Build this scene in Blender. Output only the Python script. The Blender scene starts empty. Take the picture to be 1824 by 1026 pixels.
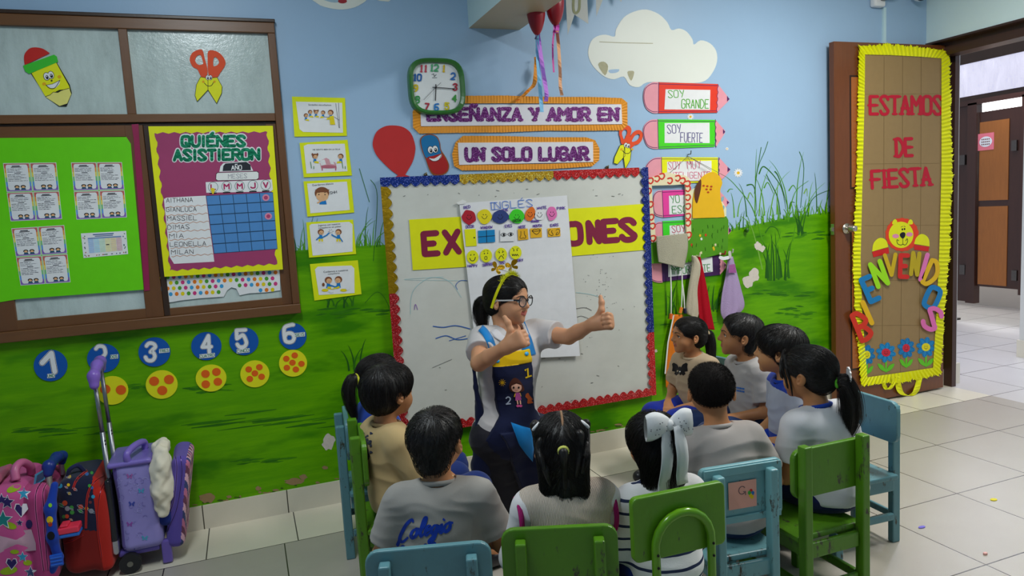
import bpy, math, random
import numpy as np
from mathutils import Vector, Matrix, noise as mnoise
SC = bpy.context.scene
COL = SC.collection
random.seed(7)
# ------------------------------------------------------------------ camera
CAM_R = np.array([[0.9329419902822299, 0.09307390576015162, -0.34778799696766716],
                  [-0.35537553324113746, 0.08329221928741971, -0.9310051753775345],
                  [-0.05768425384633867, 0.9921691661570253, 0.11078299772737854]])
CAM_P = np.array([0.0, -3.6294, 1.45])
FPX, CX, CY = 1263.0, 912.0, 513.0
cam = bpy.data.cameras.new('camera'); cam_o = bpy.data.objects.new('camera', cam); COL.objects.link(cam_o)
cam.sensor_width = 36.0; cam.lens = FPX / 1824 * 36.0; cam.clip_start = 0.02
mw = Matrix.Identity(4)
for i in range(3):
    for j in range(3): mw[i][j] = CAM_R[i][j]
    mw[i][3] = CAM_P[i]
cam_o.matrix_world = mw
SC.camera = cam_o
# ------------------------------------------------------------------ exposure, world, lamps
SC.view_settings.view_transform = 'Standard'; SC.view_settings.look = 'None'
SC.view_settings.exposure = 0.0; SC.view_settings.gamma = 1.0; SC.view_settings.use_curve_mapping = False
wd = bpy.data.worlds.new('daylight'); SC.world = wd; wd.use_nodes = True
wd.node_tree.nodes['Background'].inputs[0].default_value = (0.75, 0.85, 1.0, 1)
wd.node_tree.nodes['Background'].inputs[1].default_value = 0.6
def area(name, loc, target, sx, sy, power, color):
    l = bpy.data.lights.new(name, 'AREA'); l.shape = 'RECTANGLE'; l.size = sx; l.size_y = sy
    l.energy = power; l.color = color
    o = bpy.data.objects.new(name, l); COL.objects.link(o); o.location = loc
    o.rotation_euler = (Vector(target) - Vector(loc)).to_track_quat('-Z', 'Y').to_euler()
    return o
area('ceiling_tube_light', (-0.15, -1.75, 2.90), (-0.15, -1.75, 0), 0.25, 1.2, 31, (0.91, 1.0, 1.04))
area('ceiling_tube_light', (2.95, -1.65, 2.90), (2.95, -1.65, 0), 0.25, 1.2, 61, (0.99, 0.985, 0.955))
area('hall_skylight', (5.3, -0.5, 5.6), (5.1, -0.4, 0), 0.7, 2.4, 95, (0.74, 0.77, 1.0))
area('added_bathroom_light', (6.6, 1.05, 2.97), (4.4, -0.6, 0.4), 0.6, 1.0, 45, (0.80, 0.83, 1.0))  # added lamp out of view, aimed through the doorway for a floor glint
# ------------------------------------------------------------------ pixels of the reference -> planes in the room
def ray(px, py):
    return CAM_R @ np.array([(px - CX) / FPX, (CY - py) / FPX, -1.0])
def W(px, py, d=0.0):
    r = ray(px, py); t = (-d - CAM_P[1]) / r[1]; q = CAM_P + t * r
    return (q[0], -d, q[2])
def FL(px, py, z=0.0):
    r = ray(px, py); t = (z - CAM_P[2]) / r[2]; return CAM_P + t * r
def ZM(x0, y0, s):
    return lambda pts: [(x0 + a / s, y0 + b / s) for a, b in pts]
Z1 = ZM(0, 0, 3.374); Z2 = ZM(0, 280, 3.374); Z3 = ZM(0, 560, 4.56); Z5 = ZM(480, 160, 5.7); Z6 = ZM(480, 340, 4.664)
Z7 = ZM(660, 80, 3.8); Z8 = ZM(660, 300, 3.508); B1 = ZM(820, 0, 3.648); B2 = ZM(1120, 130, 5.7); B3 = ZM(1120, 280, 5.7)
B4 = ZM(1120, 400, 5.7); B5 = ZM(1460, 0, 5.005); B6 = ZM(1460, 360, 5.005); B7 = ZM(1460, 540, 5.005); D5 = ZM(820, 340, 6.841)
# ------------------------------------------------------------------ materials
_M = {}
GAIN = 1.25
def lin(hexs, gain=None):
    g = GAIN if gain is None else gain
    out = []
    for i in (0, 2, 4):
        c = int(hexs[i:i + 2], 16) / 255
        c = c / 12.92 if c <= 0.04045 else ((c + 0.055) / 1.055) ** 2.4
        out.append(min(c * g, 0.86))
    return (*out, 1.0)
class NT:
    def __init__(s, name):
        s.m = bpy.data.materials.new(name); s.m.use_nodes = True; s.t = s.m.node_tree
        s.b = s.t.nodes['Principled BSDF']; s.n = s.t.nodes
    def new(s, t, **k):
        n = s.n.new(t)
        for a, v in k.items(): setattr(n, a, v)
        return n
    def link(s, a, b): s.t.links.new(a, b)
    def coord(s, scale=(1, 1, 1), rot=(0, 0, 0), which='Object'):
        tc = s.new('ShaderNodeTexCoord'); mp = s.new('ShaderNodeMapping')
        mp.inputs['Scale'].default_value = scale; mp.inputs['Rotation'].default_value = rot
        s.link(tc.outputs[which], mp.inputs['Vector']); return mp.outputs['Vector']
    def noise(s, vec, scale, detail=3, rough=0.55):
        n = s.new('ShaderNodeTexNoise'); n.inputs['Scale'].default_value = scale
        n.inputs['Detail'].default_value = detail; n.inputs['Roughness'].default_value = rough
        s.link(vec, n.inputs['Vector']); return n.outputs['Fac']
    def ramp(s, fac, stops):
        r = s.new('ShaderNodeValToRGB'); e = r.color_ramp.elements
        while len(e) < len(stops): e.new(0.5)
        for el, (p, c) in zip(e, stops): el.position = p; el.color = c
        s.link(fac, r.inputs['Fac']); return r.outputs['Color']
    def mix(s, fac, a, b, mode='MIX'):
        n = s.new('ShaderNodeMix', data_type='RGBA', blend_type=mode)
        for sock, v in ((n.inputs[0], fac), (n.inputs[6], a), (n.inputs[7], b)):
            if hasattr(v, 'is_linked') or hasattr(v, 'links'): s.link(v, sock)
            else: sock.default_value = v
        return n.outputs[2]
    def math(s, op, a, b=0.0, c=0.0):
        n = s.new('ShaderNodeMath', operation=op)
        for i, v in enumerate((a, b, c)):
            if hasattr(v, 'links'): s.link(v, n.inputs[i])
            else: n.inputs[i].default_value = v
        return n.outputs[0]
    def bump(s, h, strength=0.2, dist=0.002):
        n = s.new('ShaderNodeBump'); n.inputs['Strength'].default_value = strength; n.inputs['Distance'].default_value = dist
        s.link(h, n.inputs['Height']); s.link(n.outputs['Normal'], s.b.inputs['Normal'])
    def col(s, c):
        if hasattr(c, 'links'): s.link(c, s.b.inputs['Base Color'])
        else: s.b.inputs['Base Color'].default_value = c
    def set(s, **k):
        for a, v in k.items(): s.b.inputs[a.replace('_', ' ')].default_value = v
def sc3(c, k): return (min(c[0] * k, .95), min(c[1] * k, .95), min(c[2] * k, .95), 1)
def M(hexs, kind='paper', rough=None):
    key = (hexs, kind, rough)
    if key in _M: return _M[key]
    t = NT(kind + '_' + hexs); c = lin(hexs)
    if kind == 'paper':
        f = t.noise(t.coord(), 22, 4)
        t.col(t.mix(f, sc3(c, .93), sc3(c, 1.06))); t.set(Roughness=rough or .55, Specular_IOR_Level=.3); t.bump(t.noise(t.coord(), 9, 3), .12, .01)
    elif kind == 'ink':
        t.col(t.mix(t.noise(t.coord(), 60, 2), sc3(c, .85), sc3(c, 1.1))); t.set(Roughness=.6, Specular_IOR_Level=.2)
    elif kind == 'plastic':
        t.col(t.mix(t.noise(t.coord(), 15, 3), sc3(c, .92), sc3(c, 1.06))); t.set(Roughness=rough or .32)
    elif kind == 'glitter':
        v = t.new('ShaderNodeTexVoronoi'); v.inputs['Scale'].default_value = 330
        t.link(t.coord(), v.inputs['Vector'])
        sp = t.new('ShaderNodeSeparateColor'); t.link(v.outputs['Color'], sp.inputs[0])
        t.col(t.ramp(sp.outputs[0], [(0, sc3(c, .45)), (.55, sc3(c, 1)), (.86, sc3(c, 1.5)), (.93, sc3((c[0] + .12, c[1] + .12, c[2] + .12), 2.2))]))
        t.set(Roughness=.32, Metallic=.35); t.bump(sp.outputs[1], .6, .003)
    elif kind == 'foil':
        f = t.noise(t.coord(), 45, 5, .7)
        t.col(t.mix(f, sc3(c, .6), sc3(c, 1.3))); t.set(Roughness=.22, Metallic=.75); t.bump(f, .8, .006)
    elif kind == 'wood':
        w = t.noise(t.coord((9, 9, 1.1)), 6, 5, .65); w2 = t.noise(t.coord(), 3, 3)
        t.col(t.mix(w2, t.mix(w, sc3(c, .55), sc3(c, 1.25)), sc3(c, .8))); t.set(Roughness=rough or .38); t.bump(w, .15, .002)
    elif kind == 'woodh':
        w = t.noise(t.coord((1.1, 9, 9)), 6, 5, .65); w2 = t.noise(t.coord(), 3, 3)
        t.col(t.mix(w2, t.mix(w, sc3(c, .55), sc3(c, 1.25)), sc3(c, .8))); t.set(Roughness=rough or .38); t.bump(w, .15, .002)
    elif kind == 'paint':      # worn enamel over wood: chips and grime
        big = t.noise(t.coord(), 7, 5, .7); fine = t.noise(t.coord((1, 1, .25)), 60, 4, .75)
        chip = t.math('MULTIPLY', big, fine)
        geo = t.new('ShaderNodeNewGeometry')
        edge = t.math('MULTIPLY', t.math('SUBTRACT', geo.outputs['Pointiness'], .5), .5)
        mask = t.ramp(t.math('ADD', chip, edge), [(.35, (0, 0, 0, 1)), (.41, (1, 1, 1, 1))])
        base = t.mix(big, sc3(c, .78), sc3(c, 1.12))
        t.col(t.mix(mask, base, (.05, .045, .028, 1))); t.set(Roughness=rough or .36); t.bump(fine, .2, .002)
    elif kind == 'fabric':
        f = t.noise(t.coord(), 420, 2); g = t.noise(t.coord(), 12, 3)
        t.col(t.mix(g, sc3(c, .88), sc3(c, 1.06))); t.set(Roughness=.9, Specular_IOR_Level=.15, Sheen_Weight=.15); t.bump(f, .12, .002)
    elif kind == 'knit':
        w = t.new('ShaderNodeTexWave', wave_type='BANDS', bands_direction='X'); w.inputs['Scale'].default_value = 75
        w.inputs['Distortion'].default_value = 1.5; w.inputs['Detail Scale'].default_value = 4; t.link(t.coord(), w.inputs['Vector'])
        t.col(t.mix(w.outputs['Fac'], sc3(c, .82), sc3(c, 1.05))); t.set(Roughness=.95, Specular_IOR_Level=.1); t.bump(w.outputs['Fac'], .7, .004)
    elif kind == 'terry':
        f = t.noise(t.coord(), 300, 3)
        t.col(t.mix(f, sc3(c, .75), sc3(c, 1.1))); t.set(Roughness=.95, Specular_IOR_Level=.1); t.bump(f, .9, .006)
    elif kind == 'hair':
        f = t.noise(t.coord((1, 1, .2)), 160, 3)
        t.col(t.mix(f, (.006, .005, .005, 1), (.022, .018, .016, 1))); t.set(Roughness=rough or .42, Specular_IOR_Level=.35 if not rough else .1); t.bump(f, .5, .003)
    elif kind == 'skin':
        f = t.noise(t.coord(), 18, 4)
        t.col(t.mix(f, sc3(c, .93), sc3((c[0] * 1.02, c[1] * .98, c[2] * .96), 1.05)))
        t.set(Roughness=.5, Specular_IOR_Level=.35, Subsurface_Weight=.12, Subsurface_Scale=.006); t.b.inputs['Subsurface Radius'].default_value = (1, .35, .2)
    elif kind == 'metal':
        t.col(t.mix(t.noise(t.coord(), 80, 3), sc3(c, .85), sc3(c, 1.1))); t.set(Roughness=rough or .28, Metallic=.9)
    elif kind == 'emit':
        t.col(c); t.b.inputs['Emission Color'].default_value = c; t.set(Emission_Strength=rough or 1.0)
    elif kind == 'lens':
        t.col((.95, .97, 1, 1)); t.set(Roughness=.03, Alpha=.12); t.t.links.new(t.math('MULTIPLY', t.noise(t.coord(), 5), .25), t.b.inputs['Alpha'])
    _M[key] = t.m
    return t.m
# ------------------------------------------------------------------ object bookkeeping
def tag(o, label, cat, group=None, kind=None):
    if label: o['label'] = label
    if cat: o['category'] = cat
    if group: o['group'] = group
    if kind: o['kind'] = kind
    return o
def thing(name, label, cat, loc=(0, 0, 0), rz=0.0, group=None):
    o = bpy.data.objects.new(name, None); COL.objects.link(o); o.empty_display_size = .05
    o.location = loc; o.rotation_euler = (0, 0, rz)
    return tag(o, label, cat, group)
def catmull(pts, n=6, closed=False):
    P = [np.array(p, float) for p in pts]; out = []; m = len(P)
    rng = range(m) if closed else range(m - 1)
    for i in rng:
        p1, p2 = P[i], P[(i + 1) % m]
        p0 = P[(i - 1) % m] if (closed or i > 0) else p1
        p3 = P[(i + 2) % m] if (closed or i + 2 < m) else p2
        for k in range(n):
            t = k / n
            out.append(tuple(.5 * ((2 * p1) + (-p0 + p2) * t + (2 * p0 - 5 * p1 + 4 * p2 - p3) * t * t + (-p0 + 3 * p1 - 3 * p2 + p3) * t ** 3)))
    if not closed: out.append(tuple(P[-1]))
    return out
def ell(cx, cy, rx, ry, n=28, a0=0):
    ca, sa = math.cos(a0), math.sin(a0)
    return [(cx + rx * math.cos(2 * math.pi * k / n) * ca - ry * math.sin(2 * math.pi * k / n) * sa,
             cy + rx * math.cos(2 * math.pi * k / n) * sa + ry * math.sin(2 * math.pi * k / n) * ca) for k in range(n)]
class MB:
    def __init__(s): s.v = []; s.f = []; s.mi = []; s.mats = []
    def mat(s, m):
        if m not in s.mats: s.mats.append(m)
        return s.mats.index(m)
    def face(s, pts, m):
        b = len(s.v); s.v += [tuple(map(float, p)) for p in pts]; s.f.append(list(range(b, b + len(pts)))); s.mi.append(s.mat(m))
    def prism(s, front, back, m):
        """closed sheet: front outline, back outline (same count)"""
        n = len(front); b = len(s.v); s.v += [tuple(map(float, p)) for p in front] + [tuple(map(float, p)) for p in back]
        k = s.mat(m)
        s.f.append(list(range(b, b + n))); s.mi.append(k)
        s.f.append([b + n + i for i in reversed(range(n))]); s.mi.append(k)
        for i in range(n):
            j = (i + 1) % n; s.f.append([b + i, b + n + i, b + n + j, b + j]); s.mi.append(k)
    def poly(s, pts, m, d, th=0.0):
        s.n = getattr(s, 'n', 0) + 1; d = d + 4e-6 * (s.n % 64)      # no two faces of one sheet share a plane
        a = sum(pts[i][0] * pts[(i + 1) % len(pts)][1] - pts[(i + 1) % len(pts)][0] * pts[i][1] for i in range(len(pts)))
        if a > 0: pts = pts[::-1]
        if th: s.prism([W(x, y, d) for x, y in pts], [W2(x, y, d, th) for x, y in pts], m)
        else: s.face([W(x, y, d) for x, y in pts], m)
    def stroke(s, pts, w, m, d, caps=True, taper=None):
        n = len(pts)
        for i in range(n - 1):
            (x0, y0), (x1, y1) = pts[i], pts[i + 1]; L = math.hypot(x1 - x0, y1 - y0)
            if L < 1e-6: continue
            w0 = w * (taper(i / (n - 1)) if taper else 1) / 2; w1 = w * (taper((i + 1) / (n - 1)) if taper else 1) / 2
            nx, ny = -(y1 - y0) / L, (x1 - x0) / L
            s.poly([(x0 + nx * w0, y0 + ny * w0), (x1 + nx * w1, y1 + ny * w1), (x1 - nx * w1, y1 - ny * w1), (x0 - nx * w0, y0 - ny * w0)], m, d)
        if caps:
            for i, (x, y) in enumerate(pts):
                if 0 < i < n - 1 and w < 2.2: continue
                r = w * (taper(i / (n - 1)) if taper else 1) / 2
                if r > .25: s.poly(ell(x, y, r, r, 8), m, d)
    def box(s, x0, x1, y0, y1, z0, z1, m):
        s.prism([(x0, y0, z0), (x1, y0, z0), (x1, y0, z1), (x0, y0, z1)], [(x0, y1, z0), (x1, y1, z0), (x1, y1, z1), (x0, y1, z1)], m)
    def bar(s, a, b, w, h, m, up=(0, 0, 1)):
        a, b = Vector(a), Vector(b); d = (b - a).normalized(); u = Vector(up)
        sx = d.cross(u).normalized(); sz = sx.cross(d)
        q = [sx * w / 2 + sz * h / 2, sx * -w / 2 + sz * h / 2, sx * -w / 2 - sz * h / 2, sx * w / 2 - sz * h / 2]
        s.prism([a + k for k in q], [b + k for k in q], m)
    def tube(s, pts, r, m, seg=8, closed=False):
        P = [Vector(p) for p in pts]; n = len(P); b = len(s.v); k = s.mat(m)
        rr = r if callable(r) else (lambda t: r)
        prev = None
        for i in range(n):
            if closed: d = P[(i + 1) % n] - P[i - 1]
            else: d = P[min(i + 1, n - 1)] - P[max(i - 1, 0)]
            d.normalize()
            if prev is None:
                u = Vector((0, 0, 1)) if abs(d.z) < .9 else Vector((1, 0, 0)); prev = d.cross(u).normalized()
            x = (prev - d * prev.dot(d)).normalized(); prev = x; y = d.cross(x)
            ra = rr(i / max(n - 1, 1))
            for j in range(seg):
                a = 2 * math.pi * j / seg; s.v.append(tuple(P[i] + x * (ra * math.cos(a)) + y * (ra * math.sin(a))))
        for i in range(n if closed else n - 1):
            i2 = (i + 1) % n
            for j in range(seg):
                j2 = (j + 1) % seg
                s.f.append([b + i * seg + j, b + i * seg + j2, b + i2 * seg + j2, b + i2 * seg + j]); s.mi.append(k)
        if not closed:
            s.f.append([b + j for j in reversed(range(seg))]); s.mi.append(k)
            s.f.append([b + (n - 1) * seg + j for j in range(seg)]); s.mi.append(k)
    def ball(s, c, r, m, nu=14, nv=9, sq=(1, 1, 1)):
        b = len(s.v); k = s.mat(m)
        for i in range(nv + 1):
            th = math.pi * i / nv
            for j in range(nu):
                ph = 2 * math.pi * j / nu
                s.v.append((c[0] + r * sq[0] * math.sin(th) * math.cos(ph), c[1] + r * sq[1] * math.sin(th) * math.sin(ph), c[2] + r * sq[2] * math.cos(th)))
        for i in range(nv):
            for j in range(nu):
                j2 = (j + 1) % nu
                s.f.append([b + i * nu + j, b + (i + 1) * nu + j, b + (i + 1) * nu + j2, b + i * nu + j2]); s.mi.append(k)
    def build(s, name, parent=None, local=False, loc=None, smooth=False, bevel=0.0):
        if parent is not None and not local: off = Vector(parent.matrix_basis.translation); p = parent.parent
        else: off = Vector((0, 0, 0)); p = None
        while p is not None: off += Vector(p.matrix_basis.translation); p = p.parent
        if parent is None and not local:
            a = np.array(s.v); off = Vector(tuple((a.min(0) + a.max(0)) / 2)) if loc is None else Vector(loc)
        if smooth:       # shared corners, so that shading runs across faces
            ix, nv, mp = {}, [], []
            for q in s.v:
                key = (round(q[0], 5), round(q[1], 5), round(q[2], 5))
                if key not in ix: ix[key] = len(nv); nv.append(q)
                mp.append(ix[key])
            fs, ms = [], []
            for f, m_ in zip(s.f, s.mi):
                g = [mp[i] for i in f]; g = [a for k, a in enumerate(g) if a != g[k - 1]]
                if len(set(g)) > 2: fs.append(g); ms.append(m_)
            s.v, s.f, s.mi = nv, fs, ms
        me = bpy.data.meshes.new(name)
        me.from_pydata([(x - off.x, y - off.y, z - off.z) for x, y, z in s.v], [], s.f)
        for m in s.mats: me.materials.append(m)
        me.polygons.foreach_set('material_index', s.mi)
        if smooth: me.polygons.foreach_set('use_smooth', [True] * len(s.f))
        me.update()
        o = bpy.data.objects.new(name, me); COL.objects.link(o)
        if parent is not None: o.parent = parent
        elif not local: o.location = off
        if bevel:
            bv = o.modifiers.new('bevel', 'BEVEL'); bv.width = bevel; bv.segments = 2; bv.limit_method = 'ANGLE'; bv.angle_limit = .9
        return o
def W2(x, y, d, th):
    q = W(x, y, d); return (q[0], q[1] + th, q[2])
def dup(root, loc, rz, label=None, group=None):
    r = root.copy(); COL.objects.link(r); r.location = loc; r.rotation_euler = (0, 0, rz)
    if label: r['label'] = label
    if group: r['group'] = group
    for ch in list(root.children):
        c = ch.copy(); COL.objects.link(c); c.parent = r
        for g in ch.children:
            e = g.copy(); COL.objects.link(e); e.parent = c
    return r
# ------------------------------------------------------------------ lettering
GL = {'A': '002640;1232', 'B': '0006;~0626442303;~0323412000', 'C': '~4536160501103041', 'D': '0006;~062644422000', 'E': '46060040;0333', 'F': '460600;0333',
      'G': '~4536160501103041;414323', 'H': '0006;4046;0343', 'I': '2026', 'J': '~4641301001', 'K': '0006;4603;1440', 'L': '060040', 'M': '0006234640', 'N': '00064046',
      'O': '~26160501103041453626', 'P': '0006;~0636443303', 'Q': '~26160501103041453626;2240', 'R': '0006;~0636443303;2340', 'S': '~45361605143241301001', 'T': '0646;2026',
      'U': '~060210304246', 'V': '062046', 'W': '0610243046', 'X': '0640;0046', 'Y': '0623;4620', 'Z': '06460040', 'n': '00064046;~07182738',
      'e': '46060040;0333;2738', '1': '152620;1030', '2': '~051636454300;0040', '3': '~051636453423;~23334241301001', '4': '30360242', '5': '460603;~0324344241301001',
      '6': '~4636050110304142331302', '7': '064610', '8': '~2616051433424130100102133344453626', '9': '~42332304051636454220', '0': '~26160501103041453626'}
GW = {'I': .35, '1': .6, 'M': 1.15, 'W': 1.15}
def glyph(ch):
    out = []
    for st in GL[ch].split(';'):
        sm = st.startswith('~'); st = st.lstrip('~')
        p = [(int(st[i]) / 4, int(st[i + 1]) / 6) for i in range(0, len(st), 2)]
        out.append(catmull(p, 5) if sm else p)
    return out
def letter(mb, ch, cx, cy, w, h, ang, wt, m, d, serif=0):
    """one letter centred on (cx,cy); ang in degrees clockwise in the picture"""
    ca, sa = math.cos(math.radians(ang)), math.sin(math.radians(ang))
    w = w * GW.get(ch, 1)
    for st in glyph(ch):
        q = []
        for u, v in st:
            a, b = (u - .5) * w if ch != 'I' else 0, (.5 - v) * h
            q.append((cx + a * ca - b * sa, cy + a * sa + b * ca))
        mb.stroke(q, wt, m, d)
        if serif and len(q) == 2 or (serif and ch in 'ANVMY'):
            for (x, y) in (q[0], q[-1]):
                s = wt * .5 * serif + wt * .3
                mb.stroke([(x - s * ca, y - s * sa), (x + s * ca, y + s * sa)], wt * .7, m, d)
def text(mb, s, p0, p1, h, wt, m, d, ratio=.72, jit=0, serif=0):
    """text run along the baseline p0 -> p1, fitted to its length"""
    ws = [0.55 if c == ' ' else GW.get(c, 1) for c in s]; tot = sum(ws) + .38 * (len(s) - 1)
    L = math.hypot(p1[0] - p0[0], p1[1] - p0[1]); u = L / tot; ang = math.degrees(math.atan2(p1[1] - p0[1], p1[0] - p0[0]))
    dx, dy = (p1[0] - p0[0]) / L, (p1[1] - p0[1]) / L; x = 0
    for c, wv in zip(s, ws):
        cx = x + wv * u / 2
        if c != ' ':
            j = random.uniform(-jit, jit)
            letter(mb, c, p0[0] + dx * cx + dy * h / 2, p0[1] + dy * cx - dx * h / 2 + j, u, h, ang + j * 2, wt, m, d, serif)
        x += (wv + .38) * u
_FT = {}
def print_text(mb, s, p0, p1, m, d, h=None):
    """printed text in the built-in typeface fitted between p0 and p1 (left and right end of the baseline)"""
    if s not in _FT:
        cu = bpy.data.curves.new('print', 'FONT'); cu.body = s; cu.resolution_u = 2
        o = bpy.data.objects.new('print', cu); COL.objects.link(o); bpy.context.view_layer.update()
        me = o.evaluated_get(bpy.context.evaluated_depsgraph_get()).to_mesh()
        _FT[s] = ([tuple(v.co[:2]) for v in me.vertices], [list(p.vertices) for p in me.polygons])
        bpy.data.objects.remove(o); bpy.data.curves.remove(cu)
    vs, fs = _FT[s]; xm = max(v[0] for v in vs)
    L = math.hypot(p1[0] - p0[0], p1[1] - p0[1]); k = L / xm; kh = h if h else k
    dx, dy = (p1[0] - p0[0]) / L, (p1[1] - p0[1]) / L
    q = [(p0[0] + dx * x * k + dy * y * kh, p0[1] + dy * x * k - dx * y * kh) for x, y in vs]
    for f in fs: mb.poly([q[i] for i in f], m, d)
INK = M('1c1c22', 'ink')
def sheet(name, label, cat, pts, hexs, d, kind='paper', group=None, parent=None, th=.0015):
    mb = MB(); mb.poly(pts, M(hexs, kind), d, th); o = mb.build(name, parent)
    return tag(o, label, cat, group) if label else o
# ================================================================== SETTING
def struct(o): o['kind'] = 'structure'; return o
RX = 4.464; RO = 4.655; CZ = 2.95
def m_wall(hexs, name, dirt=.5):
    t = NT(name); c = lin(hexs)
    f = t.noise(t.coord(), 1.6, 5, .6); g = t.noise(t.coord((1, 1, .6)), 26, 4, .7)
    t.col(t.mix(g, t.mix(f, sc3(c, .9), sc3(c, 1.07)), sc3(c, .97))); t.set(Roughness=.42, Specular_IOR_Level=.35); t.bump(g, .12, .004)
    return t.m
def m_grass():
    t = NT('painted_grass')
    a, b, c2 = lin('529200'), lin('347400'), lin('66a400')
    big = t.noise(t.coord((.9, 1, 3.2)), 2.2, 4, .55); brush = t.noise(t.coord((.7, 1, 6)), 6, 5, .65)
    base = t.mix(t.ramp(brush, [(.35, (0, 0, 0, 1)), (.75, (1, 1, 1, 1))]), a, c2)
    t.col(t.mix(t.ramp(big, [(.50, (0, 0, 0, 1)), (.66, (1, 1, 1, 1))]), base, b))
    t.set(Roughness=.4, Specular_IOR_Level=.2); t.bump(t.noise(t.coord(), 30, 4, .7), .12, .004)
    return t.m
MW = m_wall('95b1cc', 'sky_blue_paint'); MW2 = m_wall('c4d8e4', 'pale_blue_paint'); MG = m_grass()
MGD = M('2b6410', 'ink'); MGM = M('4c8c14', 'ink'); MGL = M('6f9f3c', 'ink'); MCL = m_wall('d6d9cf', 'cloud_paint'); MPE = M('c9bfb4', 'ink'); MPB = M('937a56', 'ink')
def blade(mb, x, y, dx, dy, w, m, d, bend=.3):
    """one painted grass blade from (x,y), tip offset (dx,dy)"""
    p = [(x, y), (x + dx * .25 * (1 - bend), y + dy * .45), (x + dx * .6, y + dy * .82), (x + dx, y + dy)]
    mb.stroke(catmull(p, 4), w, m, d, caps=False, taper=lambda t: 1.0 - t * .93)
mb = MB()
mb.box(-2.3, RO, 0, .2, 0, CZ, MW)
hill = [(-80, 460), (300, 452), (525, 447), (600, 440), (690, 436), (900, 440), (1150, 428), (1240, 418), (1300, 410), (1400, 388), (1489, 376), (1672, 352), (1720, 745), (1489, 790), (600, 942), (-80, 1110)]
fr = [W(x, y, .0006) for x, y in hill]; fr[-3:] = [(fr[11][0], -.0006, 0)] + [(2, -.0006, 0), (-1.3, -.0006, 0)]
fr[11] = (RO, -.0006, fr[11][2]); fr[12] = (RO, -.0006, 0); fr = fr[:13] + [(-1.3, -.0006, 0)]
mb.face(fr[::-1], MG)
for i in range(250):
    x = random.uniform(525, 690) if i < 70 else random.uniform(1165, 1489)
    y = np.interp(x, [525, 600, 690, 1150, 1240, 1300, 1400, 1489], [447, 440, 436, 428, 418, 410, 388, 376]) + 3
    L = random.choice([8, 12, 16, 22, 30]) * random.uniform(.7, 1.2)
    blade(mb, x, y, random.uniform(-9, 9), -L, random.uniform(1.6, 3), random.choice([MG, MGM, MGM, MGD]), .001 + i * 1e-6)
for x, y, dx, dy in [(543, 445, -4, -55), (535, 445, 6, -40), (551, 445, 8, -62), (560, 448, 6, -60), (640, 438, 24, -50), (636, 440, 34, -48), (650, 438, 6, -70), (664, 437, 4, -45), (676, 437, 12, -52), (668, 437, 30, -30),
                     (1308, 388, -6, -45), (1314, 386, 12, -40), (1345, 385, 3, -120), (1352, 385, 22, -90), (1362, 384, -18, -70), (1372, 384, 36, -80), (1390, 382, -30, -70), (1404, 380, -34, -95), (1330, 386, -14, -60), (1384, 382, 2, -60), (1418, 380, 14, -110), (1425, 420, 45, -95), (1412, 430, 35, -70), (1440, 378, 8, -55), (1455, 377, -4, -70), (1472, 377, 10, -64)]:
    blade(mb, x, y, dx, dy, 2.1, random.choice([MGM, MGD, MG]), .0013)
for pts in [[(1367, 480), (1358, 430), (1340, 370), (1310, 330), (1294, 315)], [(1358, 480), (1345, 425), (1335, 398), (1320, 385)], [(1372, 480), (1378, 450), (1390, 415), (1382, 405)], [(1363, 415), (1372, 404), (1384, 408), (1390, 426)],
            [(1330, 330), (1340, 329), (1345, 340), (1348, 375)], [(1296, 342), (1300, 337), (1306, 337)], [(1404, 395), (1408, 370), (1418, 340), (1440, 322)], [(1428, 420), (1436, 380), (1452, 350), (1489, 335)], [(1406, 372), (1409, 360), (1416, 361)],
            [(1332, 354), (1336, 343), (1342, 352)], [(1361, 335), (1368, 325), (1378, 345)], [(1352, 310), (1362, 297), (1390, 330), (1400, 372)], [(1380, 305), (1388, 318), (1404, 372)], [(1405, 340), (1413, 330), (1420, 341)], [(1432, 345), (1437, 336), (1438, 350)]]:
    mb.stroke(catmull(pts, 6), 2.4, random.choice([MGM, MGD, MGL]), .0014, caps=False, taper=lambda t: 1 - .75 * t)
for pts in [[(1344, 345), (1350, 300), (1362, 270), (1368, 252)], [(1424, 270), (1432, 300), (1426, 370)], [(1346, 320), (1352, 286), (1356, 262)], [(1365, 310), (1385, 350)], [(665, 465), (672, 350), (660, 320)], [(650, 540), (672, 520), (690, 540), (700, 580)], [(658, 360), (640, 300)]]:
    mb.stroke(catmull(pts, 5), 1.1, MGD, .0014, caps=False)
for bx, by, n, hh in [(1374, 497, 9, 85), (1395, 497, 8, 70), (1195, 565, 8, 70), (1272, 553, 6, 45), (1420, 415, 6, 55), (590, 545, 6, 26), (620, 545, 5, 24), (628, 660, 4, 60)]:
    for k in range(n):
        blade(mb, bx + random.uniform(-14, 14), by + random.uniform(-4, 4), random.uniform(-18, 18), -hh * random.uniform(.5, 1), 3.6, random.choice([MGD, M('1f5212', 'ink')]), .0015)
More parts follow.
